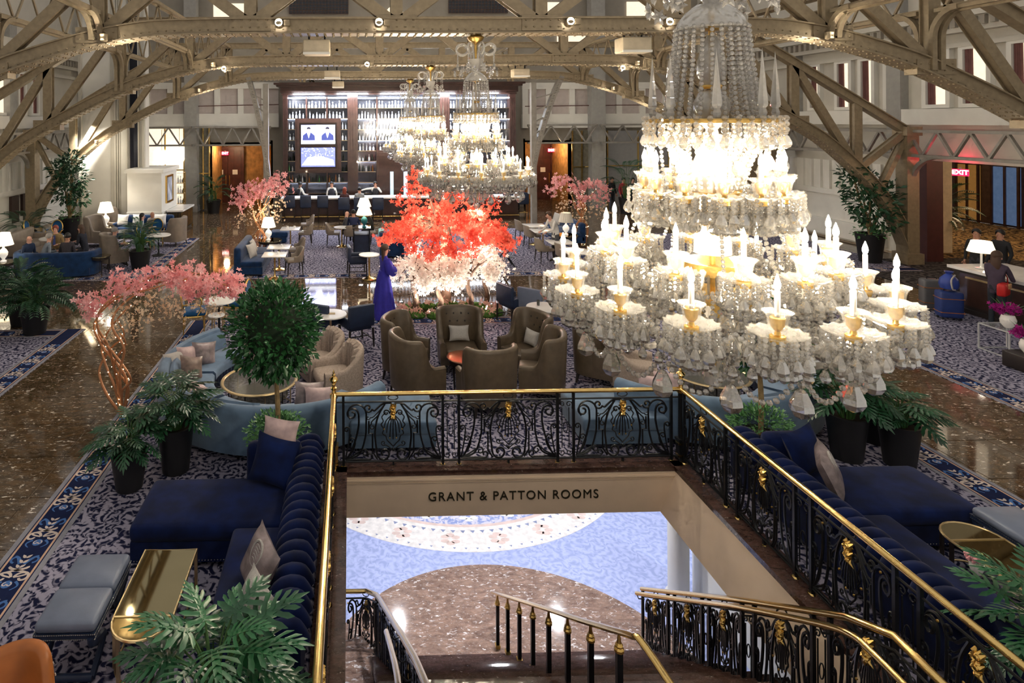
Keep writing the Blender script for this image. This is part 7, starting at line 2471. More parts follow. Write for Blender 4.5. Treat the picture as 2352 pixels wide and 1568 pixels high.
# ------------------------------------------------------------------ dining and lounge furniture further back
M_SHADE = mat('pleated_lamp_shade', (.85, .78, .65), .8, emit=(1, .86, .62), estr=.75, var=.04)
M_SHADE2 = mat('unlit_lamp_shade', (.62, .58, .52), .8, var=.04)
M_URN = mat('white_alabaster', (.85, .82, .78), .35, emit=(1, .93, .82), estr=.25)
M_TEALG = mat('teal_glass', (.03, .16, .19), .12)
M_PAPER = mat('white_linen', (.80, .80, .80), .8)
FL = .017
def bistro(label, top, w=.68, rnd_=False, base=M_BRASS, zt=.74, topm=None, name='bistro_table'):
    t = thing(name, label, 'table', (top.x, top.y, FL))
    topm = topm or M_MARBT
    q = MB()
    if rnd_: q.lathe([(.001, zt), (w / 2, zt), (w / 2 + .008, zt - .012), (w / 2, zt - .03), (.001, zt - .03)], 28)
    else: q.rbox((0, 0, zt - .015), (w, w, .03), .01, 1)
    q.build('table_top', topm, t)
    q = MB(); q.lathe([(.05, .06), (.028, .12), (.028, zt - .1), (.06, zt - .03)], 10); q.build('pedestal', base, t)
    q = MB(); q.lathe([(.001, .06), (.08, .055), (.21, .02), (.22, 0)], 20); q.build('foot', base, t)
    return t
def dining_chair(label, loc, rz, m=M_TAUPE, group=None):
    t = thing('dining_chair', label, 'chair', loc, rz, group)
    def h(s): return .60 + .24 * math.exp(-(abs(s) / .62) ** 6)
    q = MB(); shell(q, .25, -.05, .06, .25, h, .05, .44, 22, flare=.12); q.build('backrest', m, t, 50)
    q = MB(); q.rbox((0, -.03, .44), (.48, .48, .10), .035, 2, .01); q.build('seat', m, t, 60)
    legs4(t, (-.2, .2), (-.22, .2), .42, .024, .014)
    return t
def club_chair(label, loc, rz, m=M_NAVYC):
    t = thing('club_chair', label, 'armchair', loc, rz)
    q = MB(); q.rbox((0, .25, .68), (.60, .10, .46), .035, 2); q.build('backrest', m, t, 60)
    for s in (-1, 1):
        q = MB(); q.rbox((s * .28, -.02, .53), (.07, .52, .20), .03, 2); q.build('arm', m, t, 60)
    q = MB(); q.rbox((0, -.02, .44), (.52, .54, .14), .04, 2, .01); q.build('seat', m, t, 60)
    legs4(t, (-.27, .27), (-.26, .26), .40, .026, .018, splay=.015)
    q = MB(); q.cyl((-.27, .26, .16), (-.27, -.26, .16), .012); q.cyl((.27, .26, .16), (.27, -.26, .16), .012); q.cyl((-.27, 0, .16), (.27, 0, .16), .012); q.build('stretcher', M_DARKW, t)
    q = MB(); q.tube([(-.3, .29, .9), (.3, .29, .9)], .006, 4); q.tube([(-.305, .2, .63), (-.31, -.27, .63)], .005, 4); q.tube([(.305, .2, .63), (.31, -.27, .63)], .005, 4); q.build('piping', M_SILVL, t)
    return t
def oval_chair(label, loc, rz):
    t = thing('oval_back_chair', label, 'armchair', loc, rz)
    q = MB(); q.lathe([(.001, .03), (.17, .025), (.19, 0), (.17, -.025), (.001, -.03)], 24, M=Matrix.Translation((0, .27, .76)) @ Matrix.Rotation(PI / 2 - .15, 4, 'X') @ Matrix.Diagonal((1, 1.25, 1, 1))); q.build('back_pad', M_TEALB, t)
    q = MB(); q.tube([(.20 * math.cos(a), .27 + .035 * math.sin(a) , .76 + .25 * math.sin(a)) for a in np.linspace(0, 2 * PI, 28)], .022, 6); q.build('back_frame', M_GOLD, t)
    q = MB(); q.rbox((0, 0, .46), (.52, .52, .11), .05, 3, .02); q.build('seat', M_TEALB, t, 60)
    q = MB(); q.tube([(.27 * math.copysign(abs(math.cos(a)) ** .6, math.cos(a)), .26 * math.copysign(abs(math.sin(a)) ** .6, math.sin(a)), .40) for a in np.linspace(0, 2 * PI, 28)], .022, 6); q.build('seat_rail', M_GOLD, t)
    for s in (-1, 1):
        q = MB(); q.tube(crom([(s * .2, .24, .66), (s * .28, .05, .68), (s * .29, -.12, .66), (s * .26, -.15, .55), (s * .26, -.08, .43)], 4), .017, 6); a = q.build('arm', M_GOLD, t)
        q = MB(); q.tube([(s * .265, .12, .69), (s * .288, -.06, .695)], .022, 6); q.build('arm_pad', M_TEALB, a)
    legs4(t, (-.22, .22), (-.21, .22), .40, .022, .012, M_GOLD, .01)
    return t
M_TEALB = mat('peacock_blue_velvet', (.008, .07, .19), .75, var=.3, sheen=.15, spec=.2)
def table_lamp(label, loc, h=.62, lit=True, power=18, kind=0):
    t = thing('table_lamp', label, 'lamp', loc)
    k = h / .62
    q = MB(); q.lathe([(.06 * k, 0), (.065 * k, .015 * k), (.03 * k, .04 * k), (.03 * k, .06 * k), (.085 * k, .14 * k), (.095 * k, .2 * k), (.06 * k, .26 * k), (.025 * k, .29 * k), (.02 * k, .36 * k)], 16); q.build('urn_base', M_URN if kind == 0 else M_TEALG, t)
    n = 40
    def shade(z0, z1, r0, r1, nm):
        q = MB()
        rings = [[(r * (1 + (.03 if i % 2 else -.02)) * math.cos(2 * PI * i / n), r * (1 + (.03 if i % 2 else -.02)) * math.sin(2 * PI * i / n), z) for i in range(n)] for r, z in ((r0, z0), (r1, z1))]
        q.loft(rings, caps=False); q.build(nm, M_SHADE if lit else M_SHADE2, t, 30)
    if kind == 1:
        shade(.34 * k, .56 * k, .22 * k, .13 * k, 'lower_shade'); shade(.56 * k, .78 * k, .19 * k, .11 * k, 'upper_shade')
    else:
        shade(.36 * k, .62 * k, .20 * k, .13 * k, 'lamp_shade')
    q = MB(); q.ball((0, 0, .45 * k), .03, 8, 6); q.build('bulb', mat('lamp_bulb', (1, .95, .85), .5, emit=(1, .85, .6), estr=60 if lit else 0), t)
    if lit:
        lamp('table_lamp_light', 'POINT', (loc[0], loc[1], loc[2] + .66 * k + (.16 * k if kind else 0)), power, (1, .85, .62), .05)
    return t
def side_table(label, top, r=.3, zt=.6):
    t = thing('round_side_table', label, 'table', (top.x, top.y, FL))
    q = MB(); q.lathe([(.001, zt), (r, zt), (r + .01, zt - .012), (r, zt - .025), (.001, zt - .025)], 24); q.build('table_top', M_MIRR, t)
    q = MB(); q.lathe([(r - .02, zt - .025), (r - .02, zt - .10), (r - .03, zt - .10)], 24); q.build('apron', M_DARKW, t)
    for k in range(4):
        a = k * PI / 2 + .5
        q = MB(); q.cyl(((r - .05) * math.cos(a), (r - .05) * math.sin(a), zt - .05), ((r - .05) * math.cos(a), (r - .05) * math.sin(a), .06), .02, .016, 7); l = q.build('leg', M_DARKW, t)
        q = MB(); q.cyl(((r - .05) * math.cos(a), (r - .05) * math.sin(a), .06), ((r - .05) * math.cos(a), (r - .05) * math.sin(a), 0), .017, .012, 7); q.build('brass_tip', M_BRASS, l)
    return t
def sofa(label, loc, rz, L, m, d=.9, hb=.78, arms=True, light=None):
    t = thing('velvet_sofa', label, 'sofa', loc, rz)
    q = MB(); q.rbox((0, d / 2 - .13, hb / 2 + .04), (L, .24, hb - .04), .09, 3); q.build('backrest', m, t, 60)
    n = max(1, int(L / .8))
    for k in range(n):
        q = MB(); q.rbox((-L / 2 + L * (k + .5) / n, -.08, .36), (L / n - .01, d - .26, .18), .05, 2, .015); q.build('seat_cushion', light or m, t, 60)
    q = MB(); q.box((-L / 2, -d / 2 + .04, .06), (L / 2, d / 2 - .04, .28)); q.build('base', m, t, 0)
    if arms:
        for s in (-1, 1):
            q = MB(); q.rbox((s * (L / 2 - .06), -.04, .36), (.14, d - .12, .56), .06, 2); q.build('arm', m, t, 60)
    legs4(t, (-L / 2 + .1, L / 2 - .1), (-d / 2 + .1, d / 2 - .1), .07, .03, .02)
    return t
def cup(label, p, name='coffee_cup'):
    t = thing(name, label, 'cup', p)
    q = MB(); q.lathe([(.025, 0), (.04, .05), (.042, .07), (.036, .07), (.02, .02)], 12); q.build('bowl', M_PAPER, t)
    q = MB(); q.lathe([(.001, .0), (.07, .004), (.075, .008)], 14); q.build('saucer', M_PAPER, t)
    return t
# --- tables near the blue velvet sofa
T1, T2, T3 = at(667, 525, .74), at(641, 567, .74), at(631, 585, .74)
bistro('square marble table farthest back, set with dishes before the bar stools', T1, .72)
bistro('square marble table, middle one beside the blue velvet sofa', T2, .72)
bistro('square marble table nearest, beside the blue velvet sofa', T3, .72)
for k, (px, py, lb) in enumerate(((702, 562, 'taupe dining chair pulled away from the farthest square table'), (706, 540, 'taupe dining chair behind it nearer the bar'), (681, 604, 'taupe dining chair at the middle square table'), (676, 630, 'taupe dining chair at the nearest square table'))):
    p = at(px, py); dining_chair(lb, (p.x, p.y, FL), -PI / 2 + .1 * k)
for i, (dx, dy, lb) in enumerate(((-.1, 0, 'white cup on the farthest square table'), (.15, .1, 'second white cup on the farthest square table'))): cup(lb, (T1.x + dx, T1.y + dy, .753))
cup('white cup on the middle square table', (T2.x + .1, T2.y, .753)); cup('white cup on the nearest square table', (T3.x + .1, T3.y + .05, .753))
t = thing('folded_napkins', 'two folded white napkins on the seat of the pulled out dining chair', 'napkins', (at(700, 562).x, at(700, 562).y, .502))
q = MB(); q.rbox((0, 0, .012), (.3, .22, .024), .01, 1); q.rbox((.02, .02, .04), (.28, .2, .024), .01, 1); q.build('stack', M_PAPER, t)
sofa('deep blue velvet sofa with rolled back and two beige pillows, left of the dining tables', (-3.15, 20.3, FL), -PI / 2 + PI, 2.3, M_NAVYV2 if 'M_NAVYV2' in globals() else M_TEALD, .95, .86, False)
pillow('beige pillow, nearer one on the blue velvet sofa', (-3.15, 19.8, .68), (.46, .46, .15), M_PILG, (1.2, 0, 1.2))
pillow('beige pillow, farther one on the blue velvet sofa', (-3.2, 20.5, .68), (.46, .46, .15), M_PILG, (1.2, 0, 1.5))
LT = at(620, 552, .6); side_table('round side table carrying the lit lamp beside the far cherry tree', LT, .42, .6)
table_lamp('lit white urn lamp with pleated shade beside the far cherry tree', (LT.x - .05, LT.y, .62), .78, True, 22)
p = at(640, 560); t = thing('velvet_ottoman', 'small blue velvet ottoman beside the round lamp table', 'ottoman', (p.x, p.y + .4, FL))
q = MB(); q.rbox((0, 0, .32), (.7, .7, .22), .06, 3, .02); q.build('cushion', M_TEALD, t, 60); q = MB(); q.box((-.3, -.3, .02), (.3, .3, .22)); q.build('base', M_TEALD, t, 0)
# --- double lamp console and couple's table
cb = at(831, 588)
t = thing('console_cabinet', 'dark blue console cabinet with glass top under the double shade lamp', 'cabinet', (cb.x, cb.y + .2, FL))
q = MB(); q.box((-.28, -.2, 0), (.28, .5, .72)); q.build('body', M_NAVYC, t, 0)
for s in (-1, 1):
    q = MB(); q.box((s * .28 - .02, -.24, 0), (s * .28 + .02, -.2, .95)); q.build('post', M_BLACK, t, 0)
q = MB(); q.box((-.33, -.28, .95), (.33, .54, .97)); q.build('glass_top', M_MIRR, t, 0)
q = MB(); q.box((-.3, -.22, .72), (.3, .52, .74)); q.build('shelf', M_BLACK, t, 0)
table_lamp('lit lamp with two stacked pleated shades and teal glass base', (cb.x + .1, cb.y + .25, .984), .82, True, 40, 1)
sofa('deep blue sofa with a pale throw behind the woman in blue', (cb.x + 1.05, cb.y + .3, FL), PI / 2 + PI, 1.5, M_TEALD, .9, .85)
t = thing('throw_blanket', 'pale aqua throw draped over the blue sofa behind the woman in blue', 'blanket', (cb.x + .75, cb.y + .3, .86))
q = MB()
rings = [[(u, -.35 + .06 * j + .01 * math.sin(j * 2), z + .012 * math.sin(j * 1.7)) for j in range(12)] for u, z in ((-.14, -.4), (-.13, 0), (-.06, .03), (.06, .03), (.13, 0), (.14, -.3))]
q.loft(rings, closed=False); q.build('drape', mat('aqua_throw', (.22, .42, .50), .9), t, 60)
RT = at(848, 585, .74); bistro('round white table with brass pedestal left of the woman in blue', RT, .62, True)
p = at(820, 632); club_chair('navy club chair in profile beside the round white table', (p.x, p.y, FL), PI / 2 + .1)
CT = at(785, 522, .74); bistro('small round table where the couple sit near the bar', CT, .6, True)
for px, py, rz, lb in ((765, 562, PI / 2, 'taupe dining chair under the man in the grey jacket'), (806, 566, PI + .2, 'taupe dining chair seen from behind at the couple\'s table'), (866, 560, -PI / 2, 'taupe dining chair right of the double shade lamp')):
    p = at(px, py); dining_chair(lb, (p.x, p.y, FL), rz)
# --- near navy chairs and table
NT = at(759, 722, .74); bistro('round white marble table between two navy club chairs, right of the topiary', NT, .68, True, M_CHAMP)
t = thing('menu_card', 'small tan menu card on the round white marble table', 'card', (NT.x, NT.y, .754)); q = MB(); q.rbox((0, 0, .006), (.2, .11, .012), .004, 1); q.build('card', mat('tan_card', (.45, .33, .18), .6), t)
p = at(818, 793); club_chair('navy club chair with pale piping, back to the camera, right of the topiary', (p.x, p.y, FL), PI + .45)
p = at(742, 790); club_chair('navy club chair half hidden behind the topiary crown', (p.x, p.y, FL), PI - .5)
# --- blue and gold chairs
BT = at(503, 690, .74); bistro('round white table on a black pedestal behind the pink blossom arch', BT, .72, True, M_BLACK)
ST_ = at(497, 724, .55); t = thing('drinks_table', 'small round gilt drinks table in front of the blue chair', 'table', (ST_.x, ST_.y, FL))
q = MB(); q.lathe([(.001, .55), (.18, .55), (.185, .54), (.18, .525), (.001, .525)], 22); q.build('table_top', M_MARBT, t)
for k in range(3): q = MB(); q.cyl((.13 * math.cos(k * 2.1), .13 * math.sin(k * 2.1), .53), (.15 * math.cos(k * 2.1), .15 * math.sin(k * 2.1), 0), .018, .014, 7); q.build('leg', M_CHAMP, t)
p = at(447, 762); oval_chair('peacock blue armchair with gilt oval back, under the pink blossom arch', (p.x, p.y, FL), PI / 2 + .2)
p = at(540, 745); oval_chair('peacock blue gilt armchair mostly hidden by the topiary crown', (p.x, p.y + .2, FL), -PI / 2 - .2)
# --- right hand dining group
for i, (px, py, lb) in enumerate(((1229, 518, 'square white table farthest back, right of the coral tree'), (1247, 530, 'square white table second from the back, right of the coral tree'), (1287, 556, 'square white table beside the unlit lamp group'), (1325, 578, 'square white table nearest, beside the candle flames'))):
    bistro(lb, at(px, py, .74), .8)
for i, (px, py, lb) in enumerate(((1201, 553, 'taupe dining chair at the back right tables'), (1222, 568, 'taupe dining chair second of the back right tables'), (1250, 603, 'taupe dining chair third of the back right tables'), (1298, 618, 'tan dining chair nearest at the right tables'))):
    p = at(px, py); dining_chair(lb, (p.x, p.y, FL), PI / 2 + .15, M_TAUPE)
sp = at(1285, 560); sofa('navy sofa at the right hand dining tables behind the unlit lamp', (sp.x + .5, sp.y + 1.0, FL), -PI / 2, 2.6, M_TEALD, .9, .8, False)
pillow('silver pillow on the navy sofa at the right dining tables', (sp.x + .45, sp.y + 1.6, .72), (.5, .5, .16), M_PILG, (1.2, 0, -1.2))
LR = at(1300, 540, .6); side_table('round side table with unlit lamp, right of the coral tree', LR, .42, .6); table_lamp('white lamp with plain pale shade, right of the coral tree', (LR.x, LR.y, .62), .8, False)
p = at(1160, 612); t = thing('folding_tray_stand', 'black folding tray stand at the right edge of the coral tree', 'tray stand', (p.x, p.y, FL))
for y in (-.2, .2):
    for s in (-1, 1): q = MB(); q.bar((s * .28, y, 0), (-s * .28, y, .85), .035, .02, up=(0, 1, 0)); q.build('leg', M_BLACK, t, 0)
q = MB(); q.box((.26, -.22, .83), (.3, .22, .86)); q.box((-.3, -.22, .83), (-.26, .22, .86)); q.build('rails', M_BLACK, t, 0)
q = MB(); q.box((.0, -.18, .3), (.26, .18, .31)); q.build('tray', M_BLACK, t, 0)
WT = at(1250, 706, .74); bistro('round white table right of the flower bed, half behind the chandelier', WT, .75, True)
t = thing('water_glass', 'water glass on the round white table right of the flower bed', 'glass', (WT.x - .1, WT.y + .1, .753)); q = MB(); q.lathe([(.03, 0), (.035, .12), (.032, .12), (.027, .01)], 12); q.build('tumbler', M_GLASST, t)
p = at(1180, 740); club_chair('dark club chair left of the half hidden round table', (p.x, p.y, FL), PI / 2 + .4)
p = at(1228, 748); club_chair('grey club chair in front of the half hidden round table', (p.x, p.y, FL), PI - .7, M_SILVL)
# --- left lounge
NS_ = at(115, 640)
t = thing('curved_lounge_sofa', 'deep blue curved sofa seen from behind in the left lounge', 'sofa', (NS_.x, NS_.y + .15, FL), PI)
q = MB(); shell(q, 1.28, -.62, -.25, .22, lambda s: .78, .18, .05, 40); q.build('backrest', M_TEALD, t, 50)
for k in (-1, 0, 1): q = MB(); q.rbox((k * .72, -.28, .36), (.70, .62, .18), .05, 3, .02); q.build('seat_cushion', M_SKYV, t, 60)
q = MB(); q.box((-1.15, -.56, .04), (1.15, .05, .27)); q.build('base', M_TEALD, t, 0)
side_table('round dark side table at the right end of the deep blue lounge sofa', at(231, 588, .6), .30, .6)
LL = at(8, 602, .6); side_table('side table with lit lamp at the far left edge', LL, .34, .6); table_lamp('lit white urn lamp at the far left edge', (LL.x, LL.y, .62), .86, True, 26)
p = at(256, 615); wing_chair('grey barrel wing chair seen from behind in the left lounge', (p.x, p.y + .2, FL), PI - .9, M_TAUPE, tuft=False)
cp_ = at(150, 598, .45); t = thing('lounge_coffee_table', 'low glass coffee table with glasses among the seated guests', 'coffee table', (cp_.x, cp_.y + .5, FL))
q = MB(); q.rbox((0, 0, .42), (1.2, .6, .03), .01, 1); q.build('top', M_MIRR, t); legs4(t, (-.5, .5), (-.24, .24), .41, .02, .02, M_CHAMP, 0)
for k in range(6):
    g_ = thing('drinking_glass', ('clear tumbler on the lounge coffee table, ' + ('leftmost', 'second from left', 'third from left', 'fourth from left', 'fifth from left', 'rightmost')[k]), 'glass', (cp_.x - .5 + k * .2, cp_.y + .5 + .1 * (k % 2), .45)); q = MB(); q.lathe([(.03, 0), (.036, .1), (.033, .1), (.027, .01)], 10); q.build('tumbler', mat('clear_tumbler', (.75, .78, .8), .05, alpha=.45), g_)
p = at(40, 600); sofa('taupe lounge sofa behind the man in the dark shirt', (p.x - .2, p.y + 1.2, FL), PI / 2, 1.6, M_TAUPE, .9, .85)
RT2 = at(124, 547, .74); bistro('round marble table among the gilt chairs at the left', RT2, .95, True, M_BLACK)
p = at(108, 578); oval_chair('peacock blue chair with gilt oval back behind the round marble table', (p.x, p.y + .6, FL), .1)
p = at(62, 572); oval_chair('peacock blue gilt chair turned sideways beside the fern', (p.x, p.y + .5, FL), PI / 2)
p = at(222, 566); wing_chair('grey wing chair in profile beside the white pier', (p.x, p.y + .1, FL), PI / 2 - .2, M_TAUPE, tuft=False, sc=1.06)
p = at(246, 548); wing_chair('second grey wing chair beside the white pier, partly hidden', (p.x, p.y + .6, FL), PI / 2 - .2, M_TAUPE, tuft=False, sc=1.06)
lt = at(243, 520, .6); side_table('side table under the lit lamp by the white pier', lt, .32, .6); table_lamp('lit white urn lamp before the white pier', (lt.x, lt.y, .62), .95, True, 30)
sp = at(312, 552); sofa('deep blue velvet sofa with white pillows before the white block', (sp.x + .1, sp.y + .7, FL), 0.0, 2.3, M_TEALD, .9, .85)
for k, (px, py, lb) in enumerate(((282, 515, 'white pillow on the left of the far blue sofa'), (318, 517, 'white pillow in the middle of the far blue sofa'), (368, 510, 'white pillow on the right of the far blue sofa'))):
    pillow(lb, (aty(px, py, sp.y + .55).x, sp.y + .55, .75), (.5, .48, .16), M_WALLP if 'M_WALLP' in globals() else M_PAPER, (1.25, 0, .15 * (k - 1)))
gt = at(285, 531, .5); bistro('low glass table in front of the far blue sofa', gt, .8, True, M_CHAMP, .5, M_GLASST)
p = at(398, 565); wing_chair('grey wing chair at the right of the far blue sofa, before the console', (p.x, p.y + .2, FL), -PI / 2 - .35, M_TAUPE, tuft=False)
MT = at(364, 540, .74); bistro('round white table in front of the man in the pale sweater', MT, .85, True, M_BLACK)
p = at(345, 575); oval_chair('peacock blue gilt chair under the man in the pale sweater', (p.x, p.y + .8, FL), .2)
p = at(330, 585); oval_chair('gilt chair left of the round white table in the lounge', (p.x - .1, p.y + .6, FL), PI / 2)
# console and etagere
c0 = aty(405, 500, 28.6)
t = thing('console_table', 'white topped console table with gilt and black striped doors, by the white block', 'console', (BX1 + .45, 27.9, 0))
q = MB(); q.box((-.32, -1.0, .9), (.36, 1.0, .97)); q.build('top', M_MARBT, t, 0)
q = MB(); q.box((-.28, -.95, .1), (.3, .95, .9)); q.build('body', M_DARKW, t, 0)
for k in range(9):
    q = MB(); q.box((.3, -.9 + k * .21, .14), (.315, -.86 + k * .21, .86)); q.build('gilt_stripe', M_GOLD, t, 0)
    q = MB(); q.box((-.25 + k * .065, -.965, .14), (-.23 + k * .065, -.95, .86)); q.build('gilt_stripe', M_GOLD, t, 0)
for x in (-.26, .28):
    for y in (-.92, .92): q = MB(); q.box((x - .03, y - .03, 0), (x + .03, y + .03, .1)); q.build('foot', M_GOLD, t, 0)
ex = aty(412, 430, 30.4); t = thing('etagere', 'gilt etagere with bottles behind the console', 'shelf unit', (ex.x, 30.4, 0))
for x in (-.25, .25):
    for y in (-.15, .15): q = MB(); q.box((x - .015, y - .015, 0), (x + .015, y + .015, 2.35)); q.build('upright', M_GOLD, t, 0)
for z in (.3, .8, 1.3, 1.8, 2.3): q = MB(); q.box((-.26, -.16, z), (.26, .16, z + .025)); q.build('shelf', M_CHAMP, t, 0)
n_ = 0
for z in (.825, 1.325, 1.825):
    for k in range(4):
        o = link('bottle', bme(k % 4, (1, 0, 3, 2)[k]), None, (ex.x - .18 + k * .12, 30.4, z + .004))
        tag(o, 'bottle on the gilt etagere, ' + ('lower', 'middle', 'upper')[n_ // 4] + ' shelf, ' + ('leftmost', 'second', 'third', 'rightmost')[k], 'bottle'); n_ += 1
# --- concierge desk
t = thing('concierge_desk', 'black concierge desk with pale top at the right edge', 'desk', (15.7, 13.9, 0))
q = MB(); q.box((-.62, -1.3, .12), (.7, 1.2, 1.04)); q.build('body', M_DARKW, t, 0)
q = MB(); q.box((-.66, -1.34, 0), (.74, 1.24, .12)); q.build('plinth', M_DARKW, t, 0)
q = MB(); q.box((-.72, -1.4, 1.04), (.78, 1.3, 1.11)); q.build('top', M_MARBT, t, 0)
for k in range(2): q = MB(); q.box((-.635, -1.2 + k * 1.2, .2), (-.62, -.15 + k * 1.2, .96)); q.build('side_panel', M_MAHOG, t, 0)
q = MB(); q.box((-.66, -.9, .86), (-.635, .9, .9)); q.build('brass_line', M_CHAMP, t, 0)
lp_ = at(2241, 626, 1.12)
t = thing('desk_lamp', 'lit desk lamp with pale drum shade on the concierge desk', 'lamp', (15.35, 14.7, 1.12))
q = MB(); q.lathe([(.12, 0), (.12, .015), (.03, .03), (.022, .06), (.022, .42)], 16); q.build('base', M_MARBT, t)
q = MB(); q.lathe([(.27, .40), (.19, .66)], 28); q.build('lamp_shade', M_SHADE, t)
q = MB(); q.ball((0, 0, .5), .035, 8, 6); q.build('bulb', mat('lamp_bulb', (1, .95, .85), .5, emit=(1, .85, .6), estr=60), t)
lamp('desk_lamp_light', 'POINT', (15.35, 14.7, 1.84), 24, (1, .88, .68), .06)
# luggage
def suitcase(label, loc, sz, m, rz):
    t = thing('suitcase', label, 'suitcase', loc, rz)
    q = MB(); q.rbox((0, 0, sz[2] / 2 + .05), sz, .06, 2); q.build('shell', m, t, 60)
    for z in (.2, .72): q = MB(); q.box((-sz[0] / 2 - .004, -sz[1] / 2 - .004, .05 + sz[2] * z), (sz[0] / 2 + .004, sz[1] / 2 + .004, .065 + sz[2] * z)); q.build('trim_band', M_TAN, t, 0)
    q = MB(); q.tube([(-.1, 0, sz[2] + .05), (-.1, 0, sz[2] + .09), (.1, 0, sz[2] + .09), (.1, 0, sz[2] + .05)], .012, 6); q.build('handle', M_BLACK, t)
    for x in (-1, 1):
        for y in (-1, 1): q = MB(); q.ball((x * sz[0] * .38, y * sz[1] * .3, .03), .03, 8, 6); q.build('wheel', M_BLACK, t)
    return t
p = at(2180, 733); suitcase('royal blue suitcase with tan bands by the concierge desk', (p.x, p.y, .01), (.46, .32, .62), mat('blue_luggage', (.015, .035, .16), .5), -.3); PB = p
p = at(2140, 712); suitcase('grey hard suitcase behind the blue one', (p.x, p.y, .01), (.44, .3, .72), mat('grey_luggage', (.10, .10, .11), .35), -.3)
t = thing('duffel_bag', 'blue drawstring bag lying on the blue suitcase', 'bag', (PB.x, PB.y, .72))
q = MB(); q.lathe([(.001, 0), (.16, .02), (.19, .12), (.17, .24), (.09, .33), (.05, .36), (.09, .42), (.001, .40)], 18); q.build('sack', mat('blue_bag_cloth', (.03, .06, .30), .4), t)
q = MB(); q.tube(crom([(.05, -.1, .35), (-.12, -.18, .25), (-.1, -.19, .05), (-.02, -.17, .02)], 4), .018, 6); q.build('rope', M_PILG, t)
# acrylic display with vases
for i, (px, py, lb, dz) in enumerate(((2316, 812, 'acrylic display cube carrying a vase of magenta orchids near the right edge', 0), )):
    p = at(px, py); t = thing('acrylic_plinth', lb, 'display stand', (p.x, p.y, .01))
    q = MB()
    for x in (-.3, .3):
        for y in (-.3, .3): q.box((x - .012, y - .012, 0), (x + .012, y + .012, .52))
    for z in (0, .51):
        for s in (-1, 1): q.box((-.31, s * .3 - .012, z), (.31, s * .3 + .012, z + .02)); q.box((s * .3 - .012, -.3, z), (s * .3 + .012, .3, z + .02))
    q.build('edges', mat('acrylic_edge', (.45, .46, .48), .1), t, 0)
    q = MB(); q.box((-.3, -.3, .50), (.3, .3, .515)); q.build('top_sheet', mat('acrylic_sheet', (.5, .5, .52), .05, alpha=.25), t, 0)
M_MAG = petalmat('magenta_petals', (.28, .01, .16), (.5, .03, .30))
def orchid_vase(label, loc, k):
    t = thing('orchid_vase', label, 'vase', loc)
    q = MB(); q.lathe([(.06, 0), (.12, .08), (.13, .16), (.10, .25), (.085, .26), (.09, .2)], 16); q.build('vase', M_MARBT, t)
    q = MB(); r_ = random.Random(k); scatter(q, [(r_.uniform(-.16, .1), r_.uniform(-.1, .1), .34 + r_.uniform(0, .12)) for _ in range(9)], 12, .05, .05, r_); tag(q.build('orchids', M_MAG, t, 0), kind='stuff')
    for j in range(9):
        o = link('blade_leaf', BLADE, t); o.matrix_local = Matrix.Translation((0, 0, .25)) @ aim((math.cos(j * 2.4) + .5, math.sin(j * 2.4), .9)).to_4x4() @ Matrix.Scale(.42, 4)
    return t
q = MB(); q.add([(0, 0, 0), (.5, .05, .03), (1, 0, -.05), (.5, -.05, .03)], [(0, 1, 2, 3)]); BLADE = q.data('blade_leaf', M_SHRUB, 0)
p = at(2316, 812); orchid_vase('white vase of magenta orchids on the acrylic cube', (p.x, p.y, .53), 1)
p = at(2350, 850); t = thing('low_plinth', 'low dark plinth at the right edge under a second vase', 'display stand', (p.x + .1, p.y, .01)); q = MB(); q.rbox((0, 0, .15), (.5, .5, .3), .02, 1); q.build('block', M_DARKW, t)
orchid_vase('white vase of magenta orchids at the extreme right edge', (p.x + .1, p.y, .32), 2)
# ------------------------------------------------------------------ people in the hall
def vest(c, up=True):
    def f(t, J):
        q = MB(); rings = []
        for k, (a, b) in {'pelvis': (.172, .135), 'spine': (.158, .122), 'chest': (.182, .14)}.items():
            p = J[k]; rings.append([(p[0] + a * math.cos(u), p[1] + b * math.sin(u), p[2]) for u in np.linspace(0, 2 * PI, 18)[:-1]])
        p = J['chest']; rings.append([(p[0] + .12 * math.cos(u), p[1] + .11 * math.sin(u) + .01, p[2] + .10) for u in np.linspace(0, 2 * PI, 18)[:-1]])
        q.loft(rings, caps=False); q.build('waistcoat', cloth(c), t, 60)
    return f
def gown(c):
    def f(t, J):
        q = MB(); rings = []
        n = 40
        for z, r, k in ((1.14, .13, .0), (1.05, .155, .0), (.95, .19, .02), (.7, .235, .06), (.4, .28, .10), (.15, .32, .13), (.02, .345, .15)):
            rings.append([((r * (1 + k * math.sin(9 * u))) * math.cos(u), (r * .85 * (1 + k * math.sin(9 * u + .6))) * math.sin(u) + .03, z) for u in np.linspace(0, 2 * PI, n + 1)[:-1]])
        q.loft(rings); q.build('gown_skirt', cloth(c), t, 60)
        q = MB()
        for k, s in (('L', -1), ('R', 1)):
            S, E_, W = (np.array(J[x + k]) for x in ('sho', 'elb', 'wri'))
            q.tube([S + (0, 0, .02), (S + E_) / 2, E_, E_ + (W - E_) * .6], [.085, .095, .11, .13], 10)
        q.build('loose_sleeves', cloth(c), t, 60)
    return f
SIT = dict(sit=True, hz=.46, lean=.14)
p = at(884, 728)
person('woman in a long royal blue gown standing beside the blossom trees', (p.x, p.y, 0), face_to((0, 0), (1, .25)), dict(J={'elbR': (.20, -.12, 1.18), 'wriR': (.08, -.28, 1.22), 'elbL': (-.22, -.06, 1.18), 'wriL': (-.12, -.24, 1.12)}), 'fair', (.035, .03, .36), (.035, .03, .36), 'brown', True, (.25, .1, .05), 1.0, extra=gown((.035, .03, .36)))
